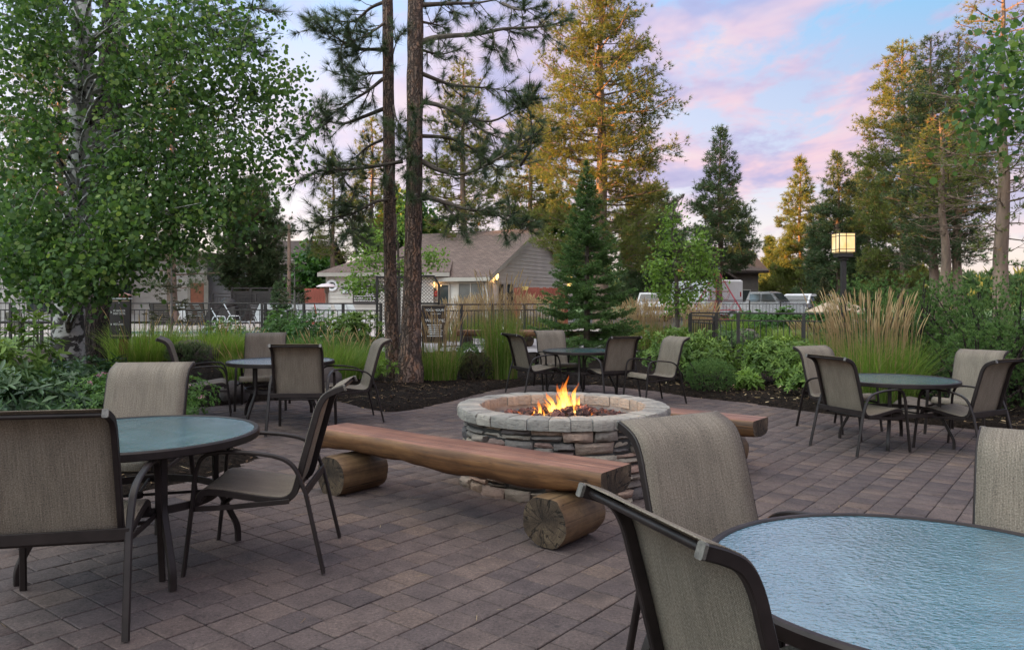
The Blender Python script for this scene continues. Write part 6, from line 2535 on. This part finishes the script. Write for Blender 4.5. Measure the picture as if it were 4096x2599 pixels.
# -------- red board fence beside the house
rfn = thing('board_fence', 'red-stained board fence beside the gable end', 'fence', (at(515.5, 300, 36.5).x, 36.5, .2))
pf = MB()
pf.box((0, 0, .93), (.148, .025, 1.86))
pm = pf.mesh('fence_board', m_redwood)
for k in range(17):
    o = add_obj('fence_board', pm, rfn, (k * .152, .03 * k + random.uniform(-.006, .006), random.uniform(-.02, .02)))
q = at(525, 287.8, 36.3)
flat_sign('yellow_notice', 'small yellow notice on the red board fence', 'sign', q, 0, .30, .16, m_yellow, [('AUTHORIZED', .04, 0, .03), ('PERSONNEL ONLY', .032, 0, -.03)], m_signboard)
rfn = thing('board_fence', 'red-stained board fence left of the low house wing', 'fence', (at(304, 300, 39).x, 39.4, .2))
for k in range(16):
    add_obj('fence_board', pm, rfn, (k * .152, random.uniform(-.006, .006), random.uniform(-.02, .02)))

# ------------------------------------------------------------------ metal fences
fmesh = {}


def bar_mesh(name, sx, sy, sz, mat):
    k = (name, round(sx, 3), round(sy, 3), round(sz, 3))
    if k not in fmesh:
        b = MB()
        b.box((0, 0, 0), (sx, sy, sz), 0, 0, min(sx, sy, sz) * .15)
        fmesh[k] = b.mesh(name, mat)
    return fmesh[k]


def metal_fence(label, p0, p1, ztop, zbot, posts, sp=.125, bal=.016, postw=.06, mid=True, mat=None, group='black metal fences', cap=.05):
    """rail fence from p0 to p1; posts at given fractions"""
    mat = mat or m_metal_far
    d = Vector((p1[0] - p0[0], p1[1] - p0[1], 0))
    L = d.length
    rz = math.atan2(d.y, d.x)
    t = thing('metal_fence', label, 'fence', (p0[0], p0[1], zbot), rz, group)
    H = ztop - zbot
    for f in posts:
        add_obj('post', bar_mesh('post', postw, postw, H, mat), t, (f * L, 0, H / 2))
    add_obj('top_rail', bar_mesh('top_rail', L, .06, .035, mat), t, (L / 2, 0, H + .012))
    if mid:
        add_obj('rail', bar_mesh('rail', L, .03, .03, mat), t, (L / 2, 0, H - .16))
    add_obj('rail', bar_mesh('rail', L, .03, .03, mat), t, (L / 2, 0, .09))
    n = int(L / sp)
    hb = H - .16 - .09
    for k in range(n):
        x = (k + .5) * L / n
        if min(abs(x - f * L) for f in posts) < .04:
            continue
        add_obj('baluster', bar_mesh('baluster', bal, bal, hb, mat), t, (x, 0, .09 + hb / 2))
    return t


DF = 20.2
fz = lambda px, py, D: at(px, py, D).z
metal_fence('black metal pool fence behind the aspen and the brown sign', (at(-12, 300, DF).x, DF), (at(262, 300, DF).x, DF), fz(0, 303.3, DF), .10, [.082, .235, .40, .60, .808, 1.0], .125, .014)
metal_fence('black metal pool fence between the browning fir and the twin pines', (at(262.5, 300, DF).x, DF + .05), (at(382, 300, DF - .6).x, DF - .6), fz(0, 303.6, DF), .10, [.02, .35, .68, .99], .125, .014)
metal_fence('black metal pool fence right of the twin pines behind the tan grasses', (at(440, 300, DF + 1).x, DF + 1), (at(556, 300, DF + 4).x, DF + 4), fz(0, 304.4, DF + 2), .10, [.0, .165, .42, .7, 1.0], .125, .014)
metal_fence('black metal fence in front of the parked cars at the right', (at(690.5, 311.6, 18.6).x, 18.6), (at(848, 315, 17.2).x, 17.2), 1.14, .04, [.0, .175, .32, .735, 1.0], .125, .016, .07)
metal_fence('short return of the right metal fence at its left end', (at(718, 312, 18.5).x, 18.75), (at(690, 316, 20.5).x, 20.6), 1.05, .04, [.03, .97], .125, .016, .07)
metal_fence('far black pool fence in front of the lodge', (at(209, 300, 41).x, 41.5), (at(318, 300, 41).x, 41.5), fz(0, 293.5, 41.5), .2, [0, .2, .4, .6, .8, 1.0], .16, .02, .07)
metal_fence('far black playground fence in front of the box truck', (at(690, 300, 37).x, 37.2), (at(812, 300, 36).x, 36.0), fz(0, 297, 36.5) - .15, -.1, [0, .25, .5, .75, 1.0], .15, .018, .06)
metal_fence('thin wire fence at the far left behind the dark patio chairs', (at(-10, 300, 27).x, 27.2), (at(66, 300, 27).x, 27.2), fz(0, 284, 27), .2, [.02, .55, .99], .16, .012, .06)

# mesh gate and welcome board between the twin trunks
gt = thing('mesh_gate', 'dark pool gate with diamond mesh panel behind the twin trunks', 'gate', (at(378, 300, 19.9).x, 19.6, .1))
gw = at(440, 300, 19.9).x - at(378, 300, 19.9).x
b = MB()
H_ = fz(0, 276, 19.9) - .1
for x in (0.03, gw * .55):
    b.box((x, 0, H_ / 2), (.06, .06, H_))
b.sweep(fillet([(gw * .55, 0, H_), (gw * .92, 0, H_), (gw, 0, H_ - .22), (gw, 0, 0)], .03, 3), .05, .05, (0, 1, 0))
b.box((gw * .78, 0, fz(0, 303, 19.9) - .1), (gw * .45, .05, .05))
b.box((gw * .28, 0, H_ - .03), (gw * .5, .05, .05))
b.build('frame', m_metal_far, gt)
b = MB()
step = .085
zz0, zz1 = fz(0, 303, 19.9) - .1, H_ - .04
for (xa, xb, za, zb) in ((gw * .56, gw * .97, zz0, zz1), (.05, gw * .53, .1, zz1)):
    for s in (-1, 1):
        k = -(zb - za)
        while k < (xb - xa):
            # diagonal clipped to the rectangle
            u0, u1 = max(0, -k), min(zb - za, xb - xa - k)
            if u1 > u0 + .02:
                p, q = (xa + k + u0, za + u0), (xa + k + u1, za + u1)
                if s < 0:
                    p, q = (xa + xb - p[0], p[1]), (xa + xb - q[0], q[1])
                b.sweep([(p[0], s * .006, p[1]), (q[0], s * .006, q[1])], .008, .010, (0, 1, 0), cap=False)
            k += step
b.build('mesh_panel', m_metal_far, gt)
q = at(434, 323.5, 18.6)
wb_ = flat_sign('welcome_sign', 'dark brown pool hours welcome sign right of the thicker pine trunk', 'sign', q, R(-4), .60, .92, m_signboard,
                [('POOL HOURS', .075, .03, .33), ('10AM-10PM', .045, .05, .24), ('WELCOME', .10, .03, .08)])
for k in range(7):
    b = MB()
    b.box((.02 + .01 * (k % 2), -.013, -.02 - k * .045), (.36 - .03 * (k % 3), .004, .016))
    b.build('text_line', m_letter, wb_)
b = MB()
for s in (-1, 1):
    b.box((s * .27, .02, -.60), (.05, .04, 1.0))
b.build('leg', m_metal_far, wb_)
b = MB()
for z_ in (.445, -.445):
    b.box((0, -.013, z_), (.58, .006, .014))
b.build('stripe', m_signtan, wb_)

# ------------------------------------------------------------------ directional sign in the left bed
q = at(120.5, 318.5, 12.2)
sg = thing('direction_sign', 'brown sign pointing to Mt. Bachelor Event Center and West Lawn', 'sign', q, R(-12))
b = MB()
b.box((0, 0, 0), (.365, .035, .625), 0, 0, .004)
b.build('board', m_signboard, sg)
b = MB()
b.box((0, 0, .322), (.385, .055, .014))
b.build('top_cap', m_white, sg)
b = MB()
b.box((0, -.019, .285), (.360, .004, .022))
b.box((0, -.019, -.262), (.315, .004, .022))
b.box((0, -.0205, -.265), (.014, .003, .09))
b.build('stripe', m_signtan, sg)
for x in (-.008, .005, .012):
    pass
b = MB()
for z_ in (.255, -.05, -.17):
    b.lathe([(0, .003), (.006, .003), (.006, 0)], 8, c=(-.005, 0, 0))
for (x, z_) in ((-.01, .255), (-.003, -.045), (.0, -.165)):
    b.box((x, -.019, z_), (.012, .006, .012))
b.build('bolt', m_white, sg)
for z_, in ((.105,), (-.085,)):
    b = MB()
    b.prism([(-.162, -.018, z_ + .020), (-.162 + .006, -.018, z_), (-.162, -.018, z_ - .020), (-.140, -.018, z_)], (0, -.003, 0))
    b.build('arrow', m_letter, sg)
text(sg, 'MT. BACHELOR', .046, (-.118, -.019, .128), (R(90), 0, 0), m_letter, .001, 'LEFT', sx=.68)
text(sg, 'EVENT CENTER', .046, (-.118, -.019, .082), (R(90), 0, 0), m_letter, .001, 'LEFT', sx=.68)
text(sg, 'WEST LAWN', .046, (-.112, -.019, -.085), (R(90), 0, 0), m_letter, .001, 'LEFT', sx=.66)
b = MB()
b.box((.005, .07, -.28), (.10, .10, 1.28))
b.build('post', m_post, sg)
b = MB()
b.box((.005, .07, .370), (.16, .16, .016))
b.add([(.005 - .085, -.015, .378), (.005 + .085, -.015, .378), (.005 + .085, .155, .378), (.005 - .085, .155, .378), (.005, .07, .418)], [(0, 1, 4), (1, 2, 4), (2, 3, 4), (3, 0, 4)])
b.build('post_cap', m_copper, sg)

# ------------------------------------------------------------------ lantern post
lx, ly = (843.3 - 512) / F * 13.5, 13.5
lz = gz(lx, ly)
ln = thing('lantern_post', 'lit square lantern on a dark post above the feathery grass', 'lamp post', (lx, ly, lz), R(4))
zl0, zl1 = fz(0, 252.5, ly) - lz, fz(0, 233, ly) - lz
b = MB()
b.box((0, 0, zl0 * .5 - .06), (.075, .075, zl0 - .10))
b.build('post', m_metal_far, ln)
b = MB()
b.box((0, 0, zl0 - .105), (.13, .13, .05), 0, 0, .006)
b.box((0, 0, zl0 - .04), (.24, .24, .085), 0, 0, .008)
b.build('base_box', m_metal_far, ln)
lw_ = .285
b = MB()
for x in (-1, 1):
    for y in (-1, 1):
        b.box((x * (lw_ / 2), y * (lw_ / 2), (zl0 + zl1) / 2), (.014, .014, zl1 - zl0))
for z_ in (zl0 + .008, zl0 + .055, zl1 - .055, zl1 - .006):
    for s in (-1, 1):
        b.box((0, s * lw_ / 2, z_), (lw_ + .012, .012, .010))
        b.box((s * lw_ / 2, 0, z_), (.012, lw_ + .012, .010))
for s in (-1, 1):
    b.box((-.02, s * (lw_ / 2 + .001), (zl0 + zl1) / 2), (.009, .010, zl1 - zl0))
    b.box((s * (lw_ / 2 + .001), -.02, (zl0 + zl1) / 2), (.010, .009, zl1 - zl0))
b.build('frame', m_metal_far, ln)
m_lglass, nt, out = new_mat('lantern_glass')
oo = nt.n('ShaderNodeTexCoord').outputs['Object']
spz = nt.n('ShaderNodeSeparateXYZ')
nt.link(oo, spz.inputs[0])
ee = nt.n('ShaderNodeEmission')
nt.link(nt.ramp(nt.noise(nt.mapping(oo, scale=(5, 5, 3)), 1.0, 2.0), [(0.3, (1.0, 0.58, 0.20)), (0.6, (1.0, 0.80, 0.46))]), ee.inputs[0])
ee.inputs[1].default_value = 0.30
nt.link(ee.outputs[0], out.inputs[0])
b = MB()
b.box((0, 0, (zl0 + zl1) / 2), (lw_ - .012, lw_ - .012, zl1 - zl0 - .01))
b.build('glass', m_lglass, ln)
# tan umbrella far right, floodlight pole, patio heater
ux, uy = at(838, 300, 24).x, 24.0
um = thing('garden_umbrella', 'tan garden umbrella canopy behind the lantern post', 'umbrella', (ux, uy, gz(ux, uy)))
zt_, zb_ = fz(0, 297, 24) - gz(ux, uy), fz(0, 311, 24) - gz(ux, uy)
b = MB()
cv = [(math.cos(k * math.pi / 4 + .3) * .95, math.sin(k * math.pi / 4 + .3) * .95, zb_) for k in range(8)]
b.add(cv + [(0, 0, zt_)] + [(x, y, z_ - .02) for x, y, z_ in cv] + [(0, 0, zt_ - .03)], [(k, (k + 1) % 8, 8) for k in range(8)] + [(9 + (k + 1) % 8, 9 + k, 17) for k in range(8)] + [(k, 9 + k, 9 + (k + 1) % 8, (k + 1) % 8) for k in range(8)])
b.build('canopy', m_tan, um)
b = MB()
b.tube([(0, 0, 0), (0, 0, zt_)], .025, 8)
b.build('pole', m_metal_far, um)
px_, py_ = at(289, 300, 41).x, 41.0
pl = thing('floodlight_pole', 'tall wooden pole with a floodlight between the pines at the left', 'lamp post', (px_, py_, .2))
zt_ = fz(0, 224, 41) - .2
b = MB()
b.tube([(0, 0, 0), (0, 0, zt_)], [.11, .08], 8)
b.build('pole', m_post if False else m_bark_far, pl)
b = MB()
b.box((-.28, 0, zt_ - .32), (.42, .2, .12), 0, 0, .02)
b.box((-.06, 0, zt_ - .2), (.1, .1, .1))
b.build('floodlight', m_metal_far, pl)
hx, hy = at(326.8, 300, 34).x, 34.0
ht = thing('patio_heater', 'mushroom-shaped patio heater in front of the low house wing', 'heater', (hx, hy, gz(hx, hy)))
zt_ = fz(0, 282.8, 34) - gz(hx, hy)
b = MB()
b.lathe([(.46, zt_ - .16), (.44, zt_ - .13), (.25, zt_ - .04), (0, zt_), (0, zt_ - .02), (.25, zt_ - .07), (.45, zt_ - .165)], 24)
b.build('reflector', simple('heater_hood', (.50, .42, .42), .4, .05), ht, smooth=40)
b = MB()
b.lathe([(.0, .0), (.22, 0), (.22, .5), (.06, .55), (.06, zt_ - .45), (.11, zt_ - .4), (.11, zt_ - .15), (0, zt_ - .15)], 16)
b.build('column', m_bark_far, ht, smooth=40)

# ------------------------------------------------------------------ pool loungers
def lounger_mesh(mat, frame, label, loc, rz, back=62, group='pool loungers', slats=True):
    t = thing('lounger', label, 'lounger', loc, rz, group)
    ca, sa = math.cos(R(back)), math.sin(R(back))
    b = MB()
    for s in (-1, 1):
        y = s * .31
        b.tube(fillet([(1.15, y, .0), (1.15, y, .36), (.0, y, .36), (-.85 * ca, y, .36 + .85 * sa)], .06, 4), .018, 6)
        b.tube(fillet([(-.25, y, 0), (-.05, y, .36)], .03, 2), .018, 6)
        b.tube(fillet([(.25, y, .36), (.22, y, .58), (-.18, y, .60), (-.30, y, .36)], .06, 4), .014, 6)
    b.build('frame', frame, t, smooth=50)
    n = 15
    for k in range(n):
        x = .04 + k * 1.10 / n
        s_ = MB()
        s_.box((x + .02, 0, .372), (.055, .64, .010))
        s_.build('strap', mat, t)
    for k in range(12):
        d = .06 + k * .80 / 12
        s_ = MB()
        c = Vector((-d * ca, 0, .36 + d * sa))
        s_.sweep([c + Vector((0, -.32, 0)), c + Vector((0, .32, 0))], .055, .010, (-ca, 0, sa))
        s_.build('strap', mat, t)
    return t


def put_lounger(label, px, D, rz, mat, frame=None, back=62):
    x = at(px, 300, D).x
    return lounger_mesh(mat, frame or mat, label, (x, D, gz(x, D) + .03), R(rz), back)


put_lounger('brown strap lounger seen from behind right of the sparse fir', 197, 26.6, 92, m_brownstrap, m_metal_far, 70)
put_lounger('brown strap lounger seen from behind left of the sparse fir', 162, 26.9, 88, m_brownstrap, m_metal_far, 70)
put_lounger('white lounger behind the sparse fir near the red door', 189, 32, 70, m_white)
put_lounger('white lounger just right of the red door', 205, 31.5, 40, m_white)
put_lounger('white lounger second from the red door', 219, 31, 20, m_white)
put_lounger('brown strap lounger between two white loungers', 209, 31.2, 160, m_brownstrap, m_metal_far)
put_lounger('white lounger above the yellowing round shrub', 234, 31.5, 20, m_white)
put_lounger('brown strap lounger right of the yellowing round shrub', 246, 31.2, 158, m_brownstrap, m_metal_far)
put_lounger('white lounger in the row, left of the browning fir', 262, 32, 75, m_white)
put_lounger('white lounger in the row, touching the browning fir', 278, 32, 80, m_white)
put_lounger('white lounger in the row, right of the browning fir', 293, 32.3, 85, m_white)
put_lounger('white lounger in the row, above the dark pool-side shrub', 309, 32, 85, m_white)
put_lounger('white lounger in the row, under the patio heater', 326, 32.4, 85, m_white)
put_lounger('white lounger left of the pool rules board', 346, 32.4, 60, m_white)
put_lounger('white lounger under the pool rules board', 357, 32.0, 40, m_white)
put_lounger('white lounger in the grasses left of the spruce', 528, 29.0, 100, m_white)
put_lounger('white lounger touching the left edge of the spruce', 545, 29.2, 100, m_white)

# dark chairs and table on the lawn beyond the left fence
def dark_chair(label, px, D, rz):
    x = at(px, 300, D).x
    t = thing('lawn_chair', label, 'chair', (x, D, gz(x, D) + .03), R(rz), 'dark chairs on the lawn beyond the fence')
    b = MB()
    for s in (-1, 1):
        y = s * .28
        b.tube(fillet([(.30, y, 0), (.26, y, .62), (-.2, y, .62), (-.36, y, 0)], .1, 4), .016, 6)
        b.tube(fillet([(.26, y * .88, .40), (-.17, y * .88, .36), (-.36, y * .88, .97)], .05, 4), .014, 6)
    b.build('frame', m_metal_far, t, smooth=50)
    b = MB()
    b.sweep(fillet([(.26, 0, .41), (-.17, 0, .37), (-.36, 0, .97)], .05, 4), .47, .008, (0, 1, 0), ch=0)
    b.build('sling', m_sling_far, t, smooth=50)


dark_chair('dark sling chair on the lawn at the far left edge', 6, 23.4, 200)
dark_chair('dark sling chair seen from behind on the lawn left of the aspen trunk', 22, 22.8, 85)
dark_chair('dark sling chair on the lawn touching the aspen trunk', 50, 23.6, 200)
x_ = at(40, 300, 22.4).x
tb = thing('lawn_table', 'dark metal table on the lawn beyond the left fence', 'table', (x_, 22.2, gz(x_, 22.2) + .03))
b = MB()
b.box((0, 0, .72), (1.5, .8, .04), 0, 0, .01)
b.build('table_top', m_metal_far, tb)
for x in (-.25, .35):
    b = MB()
    b.sweep([(x, -.3, 0), (x, -.3, .70)], .09, .05, (1, 0, 0))
    b.sweep([(x - .3, -.3, .02), (x + .3, -.3, .02)], .05, .04, (0, 1, 0))
    b.build('leg', m_metal_far, tb)
gr = thing('grill', 'dark domed grill in front of the lodge fence', 'grill', (at(228, 300, 40).x, 40, .2))
b = MB()
b.lathe([(0, .95), (.4, .95), (.42, 1.0), (.38, 1.2), (.2, 1.36), (0, 1.4)], 16)
b.build('lid', m_metal_far, gr, smooth=40)
b = MB()
b.box((0, 0, .6), (.9, .6, .7), 0, 0, .04)
for sx_ in (-.38, .38):
    b.box((sx_, 0, .13), (.06, .5, .26))
b.build('cart', m_metal_far, gr)
# gate structure (dark panels) by the lodge
scn = thing('screen_panels', 'dark metal screen panels beside the lodge', 'fence', (at(232, 300, 42.6).x, 42.6, .2))
for k in range(3):
    b = MB()
    H_ = fz(0, 287, 42.6) - .2
    x = k * 1.05
    b.box((x, 0, H_ / 2), (.09, .09, H_))
    b.box((x + 1.0, 0, H_ / 2), (.07, .07, H_))
    b.box((x + .5, 0, H_ - .04), (1.0, .07, .08))
    b.box((x + .5, .01, H_ * .5), (1.0, .02, H_ * .8))
    b.build('panel', m_metal_far, scn)

# ------------------------------------------------------------------ vehicles
m_silver = simple('silver_paint', (0.34, 0.34, 0.36), 0.25, 0.04, 2.0, metal=0.4, spec=0.6)
m_carwhite = simple('white_paint', (0.66, 0.66, 0.67), 0.3, 0.03, 2.0, spec=0.6)
m_tyre = simple('tyre_rubber', (0.02, 0.02, 0.02), 0.8, 0.1, 4.0)
m_rim = simple('wheel_rim', (0.35, 0.35, 0.36), 0.35, 0.05, 4.0, metal=0.6)
m_head = simple('headlight_glass', (0.6, 0.58, 0.52), 0.1, 0.05, 4.0, spec=0.8)
m_taillight = simple('tail_light', (0.35, 0.02, 0.02), 0.2, 0.05, 4.0, spec=0.8)


def wheel(parent, x, y, r=.37, w_=.24):
    b = MB()
    b.lathe([(r * .6, -w_ / 2), (r * .95, -w_ / 2), (r, -w_ / 2 + .03), (r, w_ / 2 - .03), (r * .95, w_ / 2), (r * .6, w_ / 2)], 20)
    o = b.build('tyre', m_tyre, None, smooth=40)
    wl = bpy.data.objects.new('wheel', None)
    C.objects.link(wl)
    wl.parent = parent
    wl.location = (x, y, r)
    wl.rotation_euler = (R(90), 0, 0)
    o.parent = wl
    b = MB()
    b.lathe([(0, -w_ / 2 + .02), (r * .25, -w_ / 2 + .01), (r * .6, -w_ / 2 + .03), (r * .6, w_ / 2 - .03), (r * .25, w_ / 2 - .01), (0, w_ / 2 - .02)], 20)
    b.build('rim', m_rim, wl, smooth=40)


def suv(label, loc, rz, paint, pickup=False):
    """front is +x"""
    t = thing('parked_car', label, 'car', loc, rz, 'vehicles in the parking area')
    prof = [(2.35, .45), (2.40, .75), (2.32, .98), (1.15, 1.10), (.62, 1.62), (.45, 1.70), (-1.9, 1.72), (-2.28, 1.55), (-2.40, 1.0), (-2.42, .45)]
    if pickup:
        prof = [(2.55, .5), (2.60, .85), (2.5, 1.1), (1.2, 1.2), (.70, 1.75), (.5, 1.82), (-.55, 1.82), (-.75, 1.25), (-2.6, 1.22), (-2.65, .5)]
    b = MB()
    V, Fs = [], []
    n = len(prof)
    ys = [(-.92, .06), (-.95, .0), (.95, .0), (.92, .06)]
    for y, ins in ys:
        for x, z in prof:
            tum = max(0, z - 1.1) * .24
            xx = x * (1 - ins * .3)
            V.append((xx, (y - tum if y > 0 else y + tum), z - ins * .4 if z > 1 else z + ins * .3))
    for i in range(3):
        for j in range(n):
            j2 = (j + 1) % n
            Fs.append((i * n + j, i * n + j2, (i + 1) * n + j2, (i + 1) * n + j))
    Fs.append(tuple(range(n - 1, -1, -1)))
    Fs.append(tuple(3 * n + j for j in range(n)))
    b.add(V, Fs)
    b.build('body', paint, t, smooth=25)
    x0, x1 = (1.10, .66) if not pickup else (1.15, .74)
    z0, z1 = (1.14, 1.58) if not pickup else (1.24, 1.70)
    g = MB()
    g.prism([(x0 + .03, -.82, z0), (x0 + .03, .82, z0), (x1 + .03, .72, z1), (x1 + .03, -.72, z1)], (.015, 0, .015))
    g.build('windscreen', m_window, t)
    xr = -1.95 if not pickup else -.5
    for s in (-1, 1):
        for (a, c) in ((x1 - .05, (x1 + xr) / 2 + .06), ((x1 + xr) / 2 - .02, xr)):
            g = MB()
            yb, yt = s * .952, s * .84
            pts = [(a + (.30 if a > x1 - .1 else 0), yb - s * .02, z0 + .02), (c, yb - s * .02, z0 + .02), (c, yt - s * .002, z1 - .02), (a, yt - s * .002, z1 - .02)]
            g.prism(pts, (0, s * .02, 0))
            g.build('side_window', m_window, t)
    gl = MB()
    fx = prof[1][0]
    gl.box((fx - .01, 0, .82), (.08, 1.0, .24), 0, 0, .02)
    gl.build('grille', m_metal_far, t)
    for s in (-1, 1):
        h = MB()
        h.box((fx - .06, s * .72, .86), (.14, .36, .20), 0, 0, .04)
        h.build('headlight', m_head, t)
        h = MB()
        h.box((prof[-2][0] + .04, s * .84, 1.0), (.06, .16, .34), 0, 0, .01)
        h.build('tail_light', m_taillight, t)
    bp = MB()
    bp.box((fx + .02, 0, .52), (.16, 1.86, .2), 0, 0, .05)
    bp.build('bumper', paint, t)
    for x in (1.5, -1.45):
        for s in (-1, 1):
            wheel(t, x, s * .86)
    return t


def on_lot(px, D):
    x = at(px, 300, D).x
    return (x, D, gz(x, D) + .035)


suv('silver pickup parked beside the white box truck', on_lot(764, 44), R(-38), m_silver, True)
suv('white vehicle parked right of the silver pickup', on_lot(803, 45), R(-140), m_carwhite)
suv('white pickup half hidden by tan grass left of the maple', on_lot(652, 50), R(-100), m_carwhite, True)
lx_, ly_, lz_ = on_lot(698, 52)
tk = thing('box_truck', 'white box truck behind the climbing net', 'truck', (lx_, ly_, lz_), R(101), 'vehicles in the parking area')
b = MB()
b.box((-1.2, 0, 1.62), (5.6, 2.3, 1.95), 0, 0, .08)
b.build('cargo_box', m_carwhite, tk)
b = MB()
b.prism([(1.7, -1.0, .5), (3.6, -1.0, .5), (3.65, -1.0, 1.25), (2.9, -1.0, 1.4), (2.45, -1.0, 2.1), (1.7, -1.0, 2.1)][::-1], (0, 2.0, 0))
b.build('cab', m_carwhite, tk)
b = MB()
b.box((-1.2, 0, .55), (5.6, .9, .2))
b.box((-4.02, 0, .55), (.1, 2.2, .16))
b.build('chassis', m_metal_far, tk)
for x in (2.7, -2.2):
    for s in (-1, 1):
        wheel(tk, x, s * .95, .40, .26)
for s in (-1, 1):
    b = MB()
    b.box((4.0 - 8.0, s * 1.0, 1.7), (.04, .1, .3))
    b.build('tail_light', m_taillight, tk)
b = MB()
b.box((-4.02, 0, 1.6), (.03, 1.9, 1.6))
b.build('rear_door', m_carwhite, tk)
b = MB()
for y in (-.12, 0, .12):
    b.box((-4.02, y, 2.5), (.04, .06, .05))
b.build('marker_light', m_taillight, tk)

# ------------------------------------------------------------------ climbing net
cnx, cny = at(721.5, 300, 37.8).x, 38.6
cnz = gz(cnx, cny)
cn = thing('climbing_net', 'playground climbing pyramid of red ropes on a dark mast', 'playground net', (cnx, cny, cnz))
zt_ = fz(0, 266, 38.6) - cnz
b = MB()
b.tube([(0, 0, 0), (0, 0, zt_)], .085, 10)
b.lathe([(0, zt_), (.16, zt_ - .1), (.17, zt_ - .22), (0, zt_ - .25)], 12)
b.build('mast', m_metal_far, cn, smooth=40)
m_rope = simple('red_rope', (0.30, 0.03, 0.05), 0.8, 0.1, 9.0)
for k in range(6):
    a = k * math.pi / 3 + .2
    a2 = a + math.pi / 3
    r0 = 1.9

    def pt(ang, f):
        return Vector((math.cos(ang) * r0 * f, math.sin(ang) * r0 * f, (zt_ - .15) * (1 - f)))
    b = MB()
    b.tube([pt(a, .03), pt(a, 1.0)], .018, 5)
    for f in (.22, .38, .54, .70, .86, 1.0):
        b.tube([pt(a, f), pt(a2, f)], .012, 4)
    for f0, f1 in ((.38, .54), (.54, .70), (.70, .86), (.86, 1.0)):
        m_ = (pt(a, f1) + pt(a2, f1)) / 2
        b.tube([pt(a, f0), m_], .010, 4)
        b.tube([pt(a2, f0), m_], .010, 4)
        b.tube([m_, Vector((0, 0, m_.z))], .010, 4)
    b.build('rope_side', m_rope, cn)

# ------------------------------------------------------------------ unseen ridge added out of frame to keep the low sun off the patio
rg = np.random.default_rng(9)
ys = np.linspace(-160, 190, 90)
prof_x = np.array([-150, -120, -100, -88, -82, -76, -66, -60])
prof_h = np.array([0.0, .55, .85, .98, 1.0, .93, .45, 0.0])
top = 12.6 + 5.5 * (1 - sstep(18, 22, ys)) + .8 * np.sin(ys * .11) + .6 * np.sin(ys * .31 + 1) + rg.uniform(-.6, .6, 90)  # raised stretch keeps near things shaded, the lower part lets far pines catch sun
V = np.array([(x + 3 * math.sin(y * .05), y, h * t_) for y, t_ in zip(ys, top) for x, h in zip(prof_x, prof_h)])
m_ = len(prof_x)
Fq = np.array([(i * m_ + j, i * m_ + j + 1, (i + 1) * m_ + j + 1, (i + 1) * m_ + j) for i in range(89) for j in range(m_ - 1)])
o = mesh_np('sun_block_ridge', V, Fq, m_leaf_tree, np.full(len(V), .3), smooth=True)
o['kind'] = 'structure'
# far tree belt along the horizon
rng = np.random.default_rng(19)
n = 9000
xx = rng.uniform(-130, 150, n)
yy = rng.uniform(118, 130, n)
hh = 4.0 + 3.0 * np.abs(vnoise(xx, yy * 0, .12, 3)) + 1.5 * rng.random(n)
zz = hh * rng.random(n) ** .7
V, Ft = needle_arrays(np.stack([xx, yy, zz], 1), np.tile([0, -.2, 1.0], (n, 1)), np.full(n, 1.6), 7, .55, 1.1)
o = mesh_np('far_woods', V, Ft, m_needle_blue_shaded, np.repeat(rng.uniform(.2, .9, n), 21))
tagset(o, 'distant belt of trees along the horizon', 'woods', kind='stuff')
